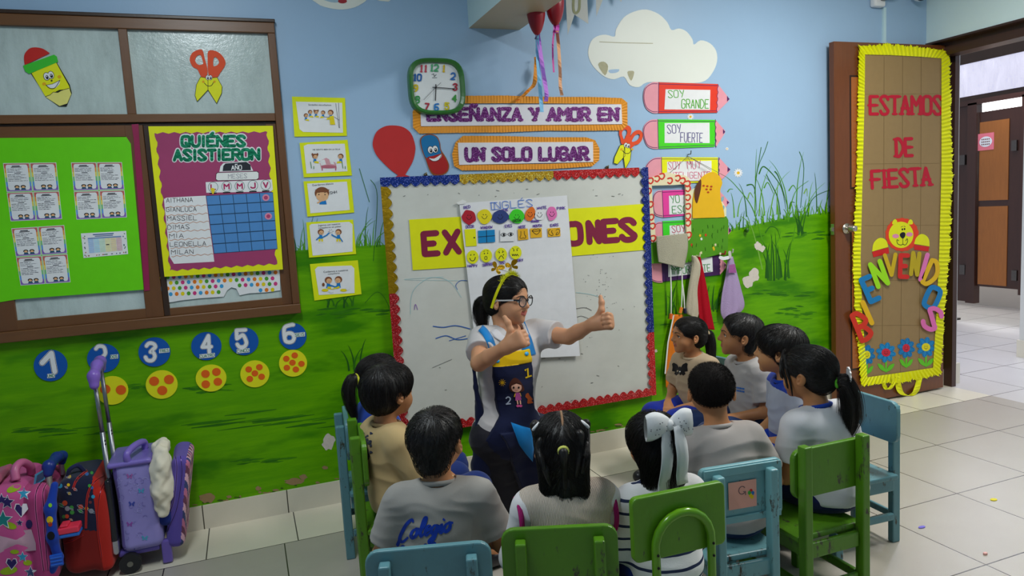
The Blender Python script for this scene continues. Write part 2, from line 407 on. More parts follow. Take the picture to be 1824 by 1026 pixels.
for cx, cy, hw, hh, sl in [(440, 752, 190, 16, -.13), (375, 690, 70, 10, 0), (250, 690, 60, 6, -.05), (625, 555, 65, 8, -.1), (1385, 521, 60, 9, -.05), (1445, 417, 48, 9, -.1), (1228, 580, 60, 10, -.1), (1410, 556, 40, 16, 0), (110, 770, 100, 12, -.1), (470, 820, 60, 5, -.15)]:
    for k in range(15):
        x, y = cx + random.gauss(0, .45) * hw, cy + random.gauss(0, .45) * hh; L = hw * random.uniform(.25, .6)
        mb.stroke([(x - L / 2, y - sl * L / 2 + random.uniform(-1, 1)), (x, y), (x + L / 2, y + sl * L / 2 + random.uniform(-1, 1))], random.uniform(2, 5), M(random.choice(['33700a', '2c660c', '3c7c08']), 'ink'), .0010 + k * 3e-6, caps=False, taper=lambda t: .25 + 1.5 * t * (1 - t) * 2)
mb.poly(catmull(B1([(830, 340), (848, 270), (890, 235), (945, 225), (1002, 238), (1012, 190), (1060, 115), (1130, 75), (1210, 62), (1290, 92), (1345, 145), (1372, 195), (1420, 185), (1470, 205), (1508, 255), (1518, 290), (1560, 262), (1620, 280), (1662, 330), (1668, 400), (1640, 470), (1590, 525), (1510, 540), (1350, 535), (1215, 535), (1160, 566), (1100, 552), (1062, 498), (1000, 515), (940, 500), (880, 450), (845, 400)]), 3, True), MCL, .0012)
mb.poly(catmull([(535, -30), (562, 4), (585, 14), (609, 17), (632, 13), (650, 3), (662, -8), (672, 0), (684, 2), (696, 0), (705, -30)], 3, True), MCL, .0012)
mb.poly(ell(610, 2, 8, 4), M('9c3238', 'ink'), .0022); mb.poly(catmull([(570, -4), (590, 4), (606, 3), (600, -6)], 3, True), M('9cb4c4', 'ink'), .0018)
for pts in ([(895, 420), (930, 400), (960, 430), (940, 490)], [(1085, 470), (1110, 460), (1130, 470), (1110, 525)]): mb.poly(catmull(B1(pts), 3, True), M('a9a487', 'ink'), .0019)
mb.poly(catmull(B1([(965, 455), (1030, 450), (1020, 470), (975, 475)]), 3, True), MW, .0019)
mb.stroke(B1([(905, 272), (1050, 278), (1250, 282)]), 1.2, M('a9a487', 'ink'), .0019)
# painted daisy, small daisies
for cx, cy, r in [(1315, 308, 8), (1230, 208, 6), (1295, 265, 3)]:
    for k in range(11):
        a = k * 2 * math.pi / 11; mb.poly(ell(cx + r * .62 * math.cos(a), cy + r * .62 * math.sin(a), r * .42, r * .18, 10, a), M('e8e8e0', 'ink'), .0014 + k * 1e-5)
    mb.poly(ell(cx, cy, r * .34, r * .34, 12), M('d8a818', 'ink'), .0018)
# peeled paint
def patch(cx, cy, rx, ry, m, d=.0017):
    n = 16; mb.poly(catmull([(cx + rx * math.cos(2 * math.pi * k / n) * random.uniform(.75, 1.15), cy + ry * math.sin(2 * math.pi * k / n) * random.uniform(.75, 1.15)) for k in range(n)], 3, True), m, d)
patch(1350, 438, 6, 8, MPE); patch(1357, 443, 6, 6, MPE); patch(1344, 490, 9, 13, MPE); patch(1332, 502, 10, 10, MPE)
patch(585, 788, 12, 14, MPE); patch(370, 887, 15, 9, MPB); patch(524, 858, 17, 6, MPB); patch(540, 850, 7, 5, MPB); patch(460, 870, 5, 4, MPB); patch(579, 833, 6, 3, MPB); patch(408, 885, 5, 3, MPB); patch(285, 797, 6, 6, MPE); patch(850, 785, 9, 3, MPE)
patch(1455, 660, 7, 30, M('86b02c', 'ink')); patch(1168, 625, 3, 3, MPE)
for i in range(60):
    x = random.uniform(330, 1140); y = np.interp(x, [330, 600, 1104], [906, 856, 760]) - random.uniform(0, 5); patch(x, y, random.uniform(2, 7), random.uniform(.8, 2.2), random.choice([MPB, M('3c5a1a', 'ink')]))
struct(mb.build('wall_back'))
# floor tiles ----------------------------------------------------------
def m_tiles(name, c1, c2, s=.4958, x0=.048, y0=-.356, border=False, rough=.24):
    t = NT(name)
    geo = t.new('ShaderNodeNewGeometry'); sp = t.new('ShaderNodeSeparateXYZ'); t.link(geo.outputs['Position'], sp.inputs[0])
    x, y = sp.outputs[0], sp.outputs[1]
    def line(v, o, p, w):
        f = t.math('FRACT', t.math('DIVIDE', t.math('SUBTRACT', v, o - w / 2 - 50 * p), p)); return t.math('LESS_THAN', f, w / p)
    gx, gy = line(x, x0, s, .005), line(y, y0, s, .005)
    g = t.math('MAXIMUM', gx, gy)
    tone = t.noise(t.coord((1, 1, 1), which='Generated'), 14, 6, .62); vein = t.noise(t.coord((2, 2, 2)), 3, 6, .7)
    cx = t.math('FLOOR', t.math('DIVIDE', t.math('SUBTRACT', x, x0 - 50 * s), s)); cy = t.math('FLOOR', t.math('DIVIDE', t.math('SUBTRACT', y, y0 - 50 * s), s))
    wn = t.new('ShaderNodeTexWhiteNoise', noise_dimensions='2D'); cb = t.new('ShaderNodeCombineXYZ'); t.link(cx, cb.inputs[0]); t.link(cy, cb.inputs[1]); t.link(cb.outputs[0], wn.inputs['Vector'])
    base = t.mix(vein, sc3(lin(c1), .93), sc3(lin(c1), 1.07)); base = t.mix(t.math('MULTIPLY', wn.outputs['Value'], .25), base, sc3(lin(c1), .88))
    if border:
        bx = line(x, -.281, .39, .005)
        inb = t.math('GREATER_THAN', y, y0)
        b2 = t.mix(vein, sc3(lin(c2), .92), sc3((lin(c2)[0], lin(c2)[1] * .97, lin(c2)[2] * .9), 1.05))
        base = t.mix(inb, base, b2)
        gl = t.math('MULTIPLY', t.math('SUBTRACT', 1.0, inb), gx); gb = t.math('MULTIPLY', inb, bx)
        g = t.math('MAXIMUM', t.math('MAXIMUM', gl, gb), gy)
    t.col(t.mix(g, base, (.035, .032, .028, 1)))
    sparkle = t.noise(t.coord(), 260, 3, .8)
    t.b.inputs['Roughness'].default_value = rough; t.set(Specular_IOR_Level=.5)
    t.bump(t.math('SUBTRACT', t.math('MULTIPLY', sparkle, 1.8), g), .28, .0016)
    return t.m
MT = m_tiles('beige_tiles', 'a8a196', 'd6d0c0', border=True); MTH = m_tiles('hall_tiles', 'c4c0bc', 'c4c0bc')
mb = MB(); mb.box(-2.3, RO, -5.2, .0, -.08, 0, MT); struct(mb.build('floor', loc=(0, 0, 0)))
mb = MB(); mb.box(RO, 9.6, -3.2, 4.2, -.08, 0, MTH); struct(mb.build('floor_hall', loc=(0, 0, 0)))
mb = MB(); mb.box(-2.3, RO, -5.2, .2, CZ, CZ + .1, m_wall('dfe4e4', 'white_ceiling')); struct(mb.build('ceiling'))
mb = MB(); mb.box(-2.45, -2.3, -5.2, .2, 0, CZ, MW); struct(mb.build('wall_left'))
mb = MB(); mb.box(-2.45, RO, -5.35, -5.2, 0, CZ, MW); struct(mb.build('wall_front'))
mb = MB(); mb.box(RX, RO, -5.2, -1.12, 0, CZ, MW2); mb.box(RX, RO, -1.12, 0, 2.402, CZ, MW2); struct(mb.build('wall_right'))
# skirting tiles
MSK = NT('skirting_tile'); v_ = MSK.noise(MSK.coord((2, 2, 2)), 3, 6, .7)
MSK.col(MSK.mix(v_, sc3(lin('d0c9b8'), .92), sc3(lin('d0c9b8'), 1.06))); MSK.set(Roughness=.3); MSK = MSK.m
mb = MB(); x = -2.25
while x < RO - .02:
    x2 = min(x + .385, RO); mb.box(x, x2, -.011, 0, 0, .117, MSK); x = x2 + .005
mb.box(-2.3, RO, -.009, 0, 0, .115, M('4a4438', 'ink')); struct(mb.build('baseboard_back'))
mb = MB(); mb.box(RX - .011, RX, -5.2, -1.2, 0, .117, MSK); struct(mb.build('baseboard_right'))
# door frame: header and hinge post of the doorway in the right wall
DW, DWO = M('40261a', 'wood'), M('3a2419', 'woodh')
mb = MB(); mb.box(RX - .01, RO, -1.2, 0, 2.402 - .012, 2.402, DWO); mb.box(RO - .12, RO + .01, -1.2, 0, 2.31, 2.39, M('40261a', 'wood')); mb.box(4.645, 4.685, -.075, -.001, 0, 2.39, DW); mb.box(RX - .005, RO + .005, -1.2, -1.12, 0, 2.39, DW); struct(mb.build('trim_doorway'))
# concrete beam coming out of the wall
mb = MB(); b0, b1 = W(835, 50), W(925, 48); mb.box(b0[0], b1[0], -5.2, 0, b0[2], CZ, m_wall('b9cfcd', 'beam_paint')); o = struct(mb.build('beam'))
o.data.materials.append(m_wall('a79b80', 'bare_plaster'))
for p in o.data.polygons:
    if p.normal.z < -.9: p.material_index = 1
# hall beyond the doorway
MH = m_wall('c9c8c4', 'grey_hall_paint')
mb = MB(); mb.box(4.687, 4.775, -.01, .2, 0, 2.95, MH); mb.box(RO, 4.686, .0, .2, 0, 2.95, MH); mb.box(4.69, 4.785, -.03, -.01, 0, .15, MSK); struct(mb.build('wall_hall'))
mb = MB(); mb.box(5.88, 6.12, .0, .28, 0, 2.95, MH); mb.box(5.865, 6.13, -.015, .292, 0, .14, MSK); struct(mb.build('pillar_hall'))
mb = MB(); mb.box(9.0, 9.15, -1, 4.2, 0, 1.9, m_wall('cfc8bd', 'bath_tiles')); mb.box(9.0, 9.15, -1, 4.2, 2.95, 3.4, MH); struct(mb.build('wall_bathroom'))
mb = MB(); mb.box(4.7, 9.15, 4.05, 4.2, 0, 2.95, MH); struct(mb.build('wall_bathroom_end'))
mb = MB(); mb.box(RO, 9.15, 0.3, 4.2, 3.3, 3.4, m_wall('c8c4c0', 'hall_ceiling')); struct(mb.build('ceiling_hall'))
# high bathroom window: bright sky strip, cellophane pane, dark bars
def at_x(px, py, x):
    r = ray(px, py); t = (x - CAM_P[0]) / r[0]; return CAM_P + t * r
fr_ = M('33211a', 'wood')
wx = 8.2
zA, zB, zC, zD = [at_x(1760, y, wx)[2] for y in (88, 106, 166, 182)]
yl, yr = at_x(1690, 150, wx)[1] + .3, at_x(1850, 150, wx)[1] - .5
mb = MB(); mb.box(wx - .03, wx + .03, yr, yl, zB, zA, fr_); mb.box(wx - .03, wx + .03, yr, yl, zD, zC, fr_); w_ = struct(mb.build('window_2'))
t = NT('cellophane'); f_ = t.noise(t.coord((1, 3, 1)), 4, 6, .7)
t.col(t.ramp(f_, [(.35, (.42, .42, .5, 1)), (.6, (.68, .68, .78, 1)), (.72, (.95, .95, 1, 1))])); t.set(Roughness=.15); t.b.inputs['Emission Color'].default_value = (.62, .62, .78, 1); t.set(Emission_Strength=.8); t.bump(f_, .6, .02)  # pane's emission stands in for the daylight behind it
mb = MB(); mb.box(wx - .012, wx + .012, yr, yl, zC, zB, t.m); o = mb.build('window_pane', w_)
mb = MB(); mb.box(wx + .02, wx + .04, yr, yl, zD - 1.0, zD, M('e4e4f6', 'emit', 11.0)); struct(mb.build('window_3'))
mb = MB(); mb.box(wx, wx + .1, yr, yl, zA, 3.3, m_wall('8c8078', 'taupe_wall')); struct(mb.build('wall_transom'))
# toilet cubicles
MCW, MCP = M('3e231a', 'wood', .3), M('9a5c24', 'wood', .35)
def yz(px, py, x): q = at_x(px, py, x); return q[1], q[2]
cx_ = 7.0
top = yz(1730, 188, cx_)[1]; bot1 = yz(1715, 536, cx_)[1]; bot2 = yz(1770, 512, cx_)[1]
yA, yB, yC, yD, yE = [yz(p, 350, cx_)[0] for p in (1690, 1725, 1741, 1796, 1830)]
t_ = thing('toilet_cubicle', 'dark wooden toilet cubicle front with a lighter panelled door beyond the doorway', 'cubicle', (cx_, (yA + yE) / 2, 0))
mb = MB(); mb.box(cx_, cx_ + .03, yB, yA + .6, bot1, top, MCW); mb.build('partition', t_)
mb = MB(); mb.box(cx_ - .012, cx_, yB + .12, yA + .5, bot1 + .1, top - .2, MCP); mb.build('partition_panel', t_)
mb = MB(); mb.box(cx_ - .03, cx_ + .05, yC, yB, bot1 - .01, top + .02, MCW); mb.build('post', t_)
mb = MB(); mb.box(cx_, cx_ + .035, yD - .11, yC - .01, bot2, top - .08, MCW); d_ = mb.build('cubicle_door', t_)
pt, pb = yz(1770, 215, cx_)[1], yz(1770, 508, cx_)[1]
zm_ = yz(1770, 362, cx_)[1]
for a_, b_ in ((pb, zm_ - .03), (zm_ + .03, pt)): mb = MB(); mb.box(cx_ - .008, cx_, yD, yC - .02, a_, b_, MCP); mb.build('door_panel', d_)
mb = MB()
for p in (260, 490): q = yz(1800, p, cx_); mb.box(cx_ - .02, cx_, q[0] - .07, q[0] - .02, q[1] - .05, q[1] + .05, M('5a5450', 'metal'))
mb.build('hinge', d_)
mb = MB(); mb.box(cx_ - .03, cx_ + .05, yE - .5, yD - .13, bot2 - .05, top + .02, MCW); mb.build('post', t_)
mb = MB(); mb.box(cx_ - .03, cx_ + .05, yE - .5, yA + .6, top, top + .05, MCW); mb.build('top_rail', t_)
for y0 in (yB + .2,):
    mb = MB(); mb.box(cx_, cx_ + .05, y0 - .05, y0 + .05, 0, bot1, M('b4b0ac', 'metal', .4)); mb.box(cx_ - .02, cx_ + .07, y0 - .08, y0 + .08, 0, .02, M('4a4644', 'metal')); mb.build('leg', t_)
mb = MB()
for p in (285, 480): q = yz(1717, p, cx_); mb.box(cx_ - .03, cx_, q[0] - .03, q[0] + .03, q[1] - .05, q[1] + .05, M('5a5450', 'metal'))
mb.build('hinge', t_)
mb = MB(); mb.box(8.1, 8.16, yE - 2, yA + 2.2, 0, .9, m_wall('c9c4bc', 'bath_tile_low')); struct(mb.build('wall_cubicle'))
mb = MB(); y1_, z1_ = yz(1742, 239, cx_ - .012); y2_, z2_ = yz(1770, 266, cx_ - .012); mb.box(cx_ - .012, cx_ - .009, y2_, y1_, z2_, z1_, M('e8707c')); sg = mb.build('toilet_sign')
tag(sg, 'small pink paper sign on the wooden cubicle door beyond the doorway', 'sign')
mb = MB(); ym, zm, hw, hh = (y1_ + y2_) / 2, (z1_ + z2_) / 2, abs(y1_ - y2_) / 2, (z1_ - z2_) / 2
mb.face([(cx_ - .0135, ym + hw * .8 * math.cos(a), zm + hh * .62 * math.sin(a)) for a in [k * math.pi / 12 for k in range(24)]], M('f0ece8'))
for r in range(3):
    for k in range(5): mb.box(cx_ - .0145, cx_ - .014, ym - hw * .5 + k * hw * .22, ym - hw * .5 + k * hw * .22 + hw * .14, zm + hh * (.22 - r * .3), zm + hh * (.36 - r * .3), M('6a3c30', 'ink'))
mb.build('lettering', sg)
# ------------------------------------------------------------------ window_1 (painted over panes in a brown frame)
WF, WFH, WFD = M('6a4426', 'wood'), M('6e4828', 'woodh'), M('38261a', 'wood')
t = NT('whitewashed_glass'); a_ = t.noise(t.coord((3, 1, .8)), 3.2, 5, .7); b_ = t.noise(t.coord((1, 1, 1)), 40, 3, .8)
t.col(t.mix(b_, t.ramp(a_, [(.3, lin('8c9a96')), (.55, lin('b4c2be')), (.75, lin('c2cecb'))]), lin('b2beba'))); t.set(Roughness=.22); t.bump(b_, .25, .004); MGP = t.m
wl, wr, wt, wb = -1.16, .232, 2.386, 1.004
mb = MB()
mb.box(wl, wr, -.030, 0, wt - .052, wt - .004, WFH); mb.box(wl, wr + .004, -.034, 0, wt - .004, wt + .012, WFD)
mb.box(wl, wr, -.045, 0, wb, wb + .046, WFH)
mb.box(wr - .034, wr, -.0305, 0, wb + .046, wt - .052, WF); mb.box(wl, wl + .05, -.0305, 0, wb + .046, wt - .052, WF)
win = struct(mb.build('window_1', bevel=.003))
mb = MB(); mb.box(wl + .05, wr - .034, -.027, 0, 1.930, 1.966, WFH); mb.box(wl + .05, wr - .034, -.012, 0, 1.918, 1.930, WFD); mb.build('transom', win, bevel=.002)
mb = MB(); mb.box(-.426, -.391, -.026, 0, 1.966, wt - .052, WF); mb.build('mullion', win, bevel=.002)
for x0, x1 in ((wl + .05, -.426), (-.391, wr - .034)):
    mb = MB(); mb.box(x0, x1, -.006, 0, 1.966, wt - .052, MGP); mb.build('window_pane', win)
# sliding sashes
mb = MB(); mb.box(-1.06, -.43, -.021, -.004, 1.868, 1.918, M('6e4626', 'woodh')); mb.box(-1.06, -.43, -.021, -.004, 1.05, 1.094, WFH); mb.box(-.445, -.372, -.0225, -.004, 1.0505, 1.9175, WF); mb.box(-1.105, -.945, -.0215, -.004, 1.0505, 1.9175, WF)
s1 = mb.build('sliding_sash', win, bevel=.002)
mb = MB(); mb.box(-.945, -.445, -.009, -.004, 1.094, 1.868, MGP); mb.build('window_pane', s1)
mb = MB(); mb.box(-.372, wr - .034, -.014, -.002, 1.05, 1.085, WFH); mb.box(-.372, wr - .034, -.014, -.002, 1.89, 1.918, WFD); mb.box(wr - .080, wr - .0345, -.0145, -.002, 1.0505, 1.9175, WF); mb.box(-.3715, -.345, -.0145, -.002, 1.0505, 1.9175, WFD)
s2 = mb.build('sliding_sash', win, bevel=.002)
mb = MB(); mb.box(-.345, wr - .080, -.006, -.002, 1.085, 1.89, MGP); mb.build('window_pane', s2)
# ------------------------------------------------------------------ door leaf folded back against the wall
DL, DLP = M('6e3c1c', 'wood', .3), M('a45c24', 'wood', .3)
dx0, dx1 = W(1487, 300, .08)[0], W(1684, 300, .08)[0]
mb = MB(); mb.box(dx0, dx1, -.080, -.038, .012, 2.376, DL); door = struct(mb.build('door_1', bevel=.003))
mb = MB(); xa = W(1514, 130, .084)[0]
for z0, z1 in ((1.45, 2.17), (.25, 1.2)):
    mb.box(xa, dx1 - .1, -.0815, -.079, z0, z1, M('2e170d', 'wood')); mb.box(xa + .012, dx1 - .112, -.083, -.079, z0 + .012, z1 - .012, DLP)
mb.build('door_panel', door, bevel=.002)
k_ = W(1507, 407, .08); c_ = M('b9b2a4', 'metal', .25); mb = MB()
mb.tube([(k_[0], -.080, k_[2]), (k_[0], -.088, k_[2])], .034, c_, 20); mb.tube([(k_[0], -.088, k_[2]), (k_[0], -.115, k_[2])], .012, c_, 12)
mb.tube([(k_[0], -.115, k_[2]), (k_[0], -.122, k_[2]), (k_[0], -.15, k_[2]), (k_[0], -.156, k_[2])], lambda t: .018 + .010 * math.sin(math.pi * min(t + .3, 1)), c_, 18)
mb.build('door_knob', door, smooth=True)
mb = MB(); mb.box(dx0 - .003, dx0, -.072, -.046, k_[2] - .035, k_[2] + .035, c_); mb.box(dx0 - .016, dx0 - .003, -.066, -.052, k_[2] - .012, k_[2] + .012, c_); mb.build('latch', door)
# conduit, socket, camera
cq = W(1573, 40); mb = MB(); mb.box(cq[0] - .012, cq[0] + .012, -.014, 0, 2.38, 2.62, m_wall('b9d3e8', 'conduit_paint')); tag(mb.build('cable_conduit'), 'pale blue plastic cable conduit running up the wall above the door', 'conduit')
oq = W(1560, 2); mb = MB(); mb.box(oq[0] - .055, oq[0] + .04, -.045, 0, oq[2] - .045, oq[2] + .1, M('e2e0da', 'plastic')); so = mb.build('wall_socket', bevel=.012); tag(so, 'white wall socket box at the top of the wall above the door', 'socket')
mb = MB(); mb.box(oq[0] + .0, oq[0] + .1, -.09, -.045, oq[2] + .015, oq[2] + .1, M('f0eeea', 'plastic')); pl_ = mb.build('power_adapter', bevel=.006); tag(pl_, 'white power adapter plugged into the socket above the door', 'plug')
mb = MB(); mb.box(oq[0] - .01, oq[0] + .03, -.075, -.045, oq[2] - .01, oq[2] + .03, M('26262a', 'plastic')); tag(mb.build('black_plug', bevel=.004), 'small black plug beside the white adapter in the socket', 'plug')
kq = W(1654, -6, .1); mb = MB(); mb.ball((kq[0] - .03, -.06, kq[2] + .03), .05, M('e6e6ea', 'plastic')); cm_ = mb.build('security_camera', smooth=True); tag(cm_, 'white round camera in the upper corner above the door', 'camera')
mb = MB(); mb.ball((kq[0] - .045, -.085, kq[2] + .005), .03, M('1a1e2c', 'plastic', .08)); mb.build('lens', cm_, smooth=True)
# ================================================================== THINGS ON THE WALL
def eyes(mb, cx, cy, s, d, ang=0, gap=.55):
    ca, sa = math.cos(ang), math.sin(ang)
    for k in (-1, 1):
        x, y = cx + k * s * gap * ca, cy + k * s * gap * sa
        mb.poly(ell(x, y, s * .78, s, 16, ang), INK, d); mb.poly(ell(x, y, s * .66, s * .88, 16, ang), M('f0f0f0'), d + .0003)
        mb.poly(ell(x + .12 * s, y + .2 * s, s * .34, s * .52, 12, ang), INK, d + .0006); mb.poly(ell(x + .05 * s, y + .02 * s, s * .13, s * .16, 8), M('f4f4f4'), d + .0009)
# pencil with red cap (left window, upper pane)
D = .010
t_ = thing('pencil_cutout', 'yellow smiling paper pencil with a red cap on the left upper window pane', 'wall decoration', W(84, 140, D))
mb = MB(); mb.poly(Z1([(185, 440), (335, 365), (420, 510), (432, 560), (400, 640), (355, 640), (280, 585)]), M('1e2a10', 'ink'), D - .0004); mb.poly(Z1([(190, 440), (335, 372), (414, 515), (420, 535), (355, 540), (300, 570), (272, 578)]), M('f2e412'), D, .001)
o = mb.build('body', t_)
mb = MB(); mb.poly(Z1([(272, 580), (300, 570), (320, 553), (348, 556), (380, 540), (416, 530), (428, 565), (398, 636), (358, 637), (285, 590)]), M('e4d070'), D + .0003); mb.poly(Z1([(358, 637), (398, 636), (410, 620), (385, 628)]), INK, D + .0006); mb.stroke(Z1([(274, 580), (300, 571), (320, 553), (348, 556), (365, 546), (380, 540), (416, 530)]), .9, INK, D + .0007); mb.build('tip', t_)
mb = MB(); mb.poly(catmull(Z1([(148, 392), (146, 330), (185, 288), (250, 290), (300, 320)]), 5) , M('b8221c'), D + .0006); mb.build('cap', t_)
mb = MB(); mb.poly(Z1([(138, 395), (325, 328), (342, 340), (350, 372), (175, 444), (152, 430)]), M('38b42c'), D + .0010); mb.build('cap_band', t_)
mb = MB(); eyes(mb, *Z1([(293, 455)])[0], 7.4, D + .0010, -.3); sm = Z1([(276, 512), (315, 505), (360, 480), (358, 505), (335, 528), (305, 530)]); mb.poly(sm, M('f4f4f4'), D + .0009); mb.stroke(catmull(Z1([(276, 510), (298, 530), (330, 528), (360, 482)]), 4), 1, INK, D + .0012); mb.stroke(Z1([(276, 512), (315, 505), (360, 482)]), .7, INK, D + .0012)
mb.poly(ell(*Z1([(265, 504)])[0], 3.4, 2.8), M('eaa21c', 'ink'), D + .0008); mb.poly(ell(*Z1([(357, 461)])[0], 3.4, 2.8), M('eaa21c', 'ink'), D + .0008); mb.poly(ell(*Z1([(310, 485)])[0], 1.8, 1.4), INK, D + .001); mb.build('face', t_)
# scissors, two of them
def scissors(label, d, zf, Ls, Rs, bl, br, fc, es, tilt):
    t_ = thing('scissors_cutout', label, 'wall decoration', W(*zf([fc])[0], d), group=None)
    mo, my = M('d8481c'), M('ecdf10')
    for k, (ring, hole) in enumerate((Ls, Rs)):
        mb = MB(); R = catmull(zf(ring), 4, True); Hh = catmull(zf(hole), 4, True); c = np.mean(Hh, 0)
        def angs(P): return sorted(P, key=lambda p: math.atan2(p[1] - c[1], p[0] - c[0]))
        # ring as quads between resampled outlines
        n = 40
        def hit(P, a):
            best = 0; dx, dy = math.cos(a), math.sin(a)
            for i in range(len(P)):
                (x1, y1), (x2, y2) = P[i], P[(i + 1) % len(P)]; ex, ey = x2 - x1, y2 - y1; den = dx * ey - dy * ex
                if abs(den) < 1e-9: continue
                tt = ((x1 - c[0]) * ey - (y1 - c[1]) * ex) / den; u = ((x1 - c[0]) * dy - (y1 - c[1]) * dx) / den
                if tt > 0 and 0 <= u <= 1: best = max(best, tt)
            return (c[0] + dx * best, c[1] + dy * best)
        for i in range(n):
            a, b = 2 * math.pi * i / n, 2 * math.pi * (i + 1) / n
            mb.poly([hit(R, a), hit(R, b), hit(Hh, b), hit(Hh, a)], mo, d, .001)
        mb.build('handle', t_)
    mb = MB(); mb.poly(zf(bl), my, d + .0004, .001); mb.poly(zf(br), my, d + .0007, .001)
    for q in (bl, br): mb.stroke(zf(q + q[:1]), .8, INK, d + .0009)
    mb.build('blade', t_)
    mb = MB(); x, y = zf([fc])[0]; eyes(mb, x, y, es, d + .0013, tilt); mb.stroke(catmull([(x - es * 1.8, y + es * 2.1), (x - es * .6, y + es * 3.2), (x + es * .9, y + es * 3.1), (x + es * 1.7, y + es * 1.9)], 4), 1, INK, d + .0013)
    mb.poly(ell(x - 2.2 * es, y + es * 1.6, es * .5, es * .45), M('eaa21c', 'ink'), d + .0012); mb.poly(ell(x + 2.1 * es, y + es * 1.6, es * .5, es * .45), M('eaa21c', 'ink'), d + .0012); mb.build('face', t_)
scissors('orange handled paper scissors with yellow smiling blades on the right upper window pane', .010, Z1,
         ([(1140, 360), (1152, 322), (1182, 302), (1216, 300), (1230, 350), (1248, 420), (1240, 460), (1210, 470), (1190, 420), (1158, 400)], [(1172, 362), (1185, 335), (1206, 332), (1216, 360), (1220, 385), (1190, 388)]),
         ([(1252, 306), (1300, 308), (1340, 340), (1355, 385), (1322, 440), (1300, 470), (1265, 470), (1250, 430), (1248, 360)], [(1284, 350), (1300, 345), (1316, 370), (1312, 385), (1296, 396), (1282, 395)]),
         [(1205, 462), (1250, 470), (1250, 540), (1185, 610), (1172, 575), (1180, 510)], [(1250, 470), (1305, 465), (1335, 520), (1332, 560), (1302, 622), (1250, 540)], (1256, 466), 4.6, 0)
scissors('orange and yellow smiling paper scissors on the wall above the right end of the whiteboard', .006, Z7,
         ([(1682, 600), (1690, 560), (1720, 545), (1752, 548), (1766, 575), (1760, 610), (1742, 680), (1700, 672), (1690, 630)], [(1702, 600), (1712, 578), (1730, 574), (1738, 590), (1730, 615), (1716, 640)]),
         ([(1740, 680), (1765, 610), (1795, 580), (1826, 578), (1842, 600), (1838, 640), (1815, 670), (1785, 680), (1768, 705)], [(1768, 655), (1785, 620), (1806, 604), (1822, 608), (1818, 630), (1796, 650)]),
         [(1690, 678), (1722, 672), (1722, 752), (1672, 808), (1646, 800), (1652, 760)], [(1722, 672), (1752, 690), (1765, 720), (1758, 780), (1724, 842), (1712, 755)], (1736, 680), 4.4, .35)
# ---------------------------------------------------------------- bright green sheet with info cards on the left sash
D = .024
t_ = thing('green_notice_sheet', 'bright green card sheet with white information cards taped over the left window sash', 'notice board', W(130, 390, D))
mb = MB(); mb.poly([(-30, 246), (225, 244), (233, 256), (256, 516), (32, 533), (-10, 540)], M('62c808'), D, .0015); mb.build('sheet', t_)
def info(q, nm='info_card'):
    """white rainbow-edged card; q = four corners TL TR BR BL in pixels"""
    (a, b, c, e) = [np.array(p, float) for p in q]
    P = lambda u, v: tuple(a * (1 - u) * (1 - v) + b * u * (1 - v) + c * u * v + e * (1 - u) * v)
    mb = MB(); d = D + .0012
    mb.poly([P(0, 0), P(1, 0), P(1, 1), P(0, 1)], M('e8e4ea'), d, .0006)
    cols = ['c05a50', 'd8963c', 'd8c84c', '6ab46c', '4c8cc8', '7a5aa8']
    for side in (0, 1):
        for k, cc in enumerate(cols):
            v0, v1 = .02 + k * .16, .02 + (k + 1) * .16; u0, u1 = (0.02, .10) if side == 0 else (.90, .98)
            mb.poly([P(u0, v0), P(u1, v0), P(u1, v1), P(u0, v1)], M(cc, 'ink'), d + .0002)
    mb.poly([P(.04, 0.02), P(.96, .02), P(.96, .07), P(.04, .07)], M('b0665c', 'ink'), d + .0003); mb.poly([P(.04, .93), P(.96, .93), P(.96, .98), P(.04, .98)], M('7c62a8', 'ink'), d + .0003)
    rr = [(.08, .12), (.14, .055), (.86, .055), (.92, .12), (.92, .88), (.86, .945), (.14, .945), (.08, .88)]
    mb.poly([P(*w) for w in rr], M('ecebee'), d + .0004)
    mb.stroke([P(.32, .11), P(.62, .105)], 1.6, INK, d + .0006, caps=False); mb.stroke([P(.28, .15), P(.68, .145)], 1.3, INK, d + .0006, caps=False)
    for k in range(9):
        v = .21 + k * .052; x0 = .12; 
        if k == 3: mb.stroke([P(.38, v), P(.62, v)], 1.2, INK, d + .0006, caps=False); continue
        x1 = random.uniform(.55, .88)
        while x0 < x1:
            x2 = min(x1, x0 + random.uniform(.05, .22)); mb.stroke([P(x0, v), P(x2, v + random.uniform(-.006, .006))], random.uniform(.5, .95), M('3c3c44', 'ink'), d + .0006, caps=False); x0 = x2 + .025
    for ux, sh in ((.42, 'c08a60'), (.66, 'b07a50')):
        mb.poly([P(ux + .10 * math.cos(a), .83 + .055 * math.sin(a)) for a in [k * math.pi / 8 for k in range(16)]], INK, d + .0006); mb.poly([P(ux + .065 * math.cos(a), .845 + .038 * math.sin(a)) for a in [k * math.pi / 8 for k in range(16)]], M('d8a878'), d + .0008)
        mb.poly([P(ux - .1, .94), P(ux - .07, .88), P(ux + .07, .88), P(ux + .1, .94)], M('24506c', 'ink'), d + .0007)
    mb.build(nm, t_)
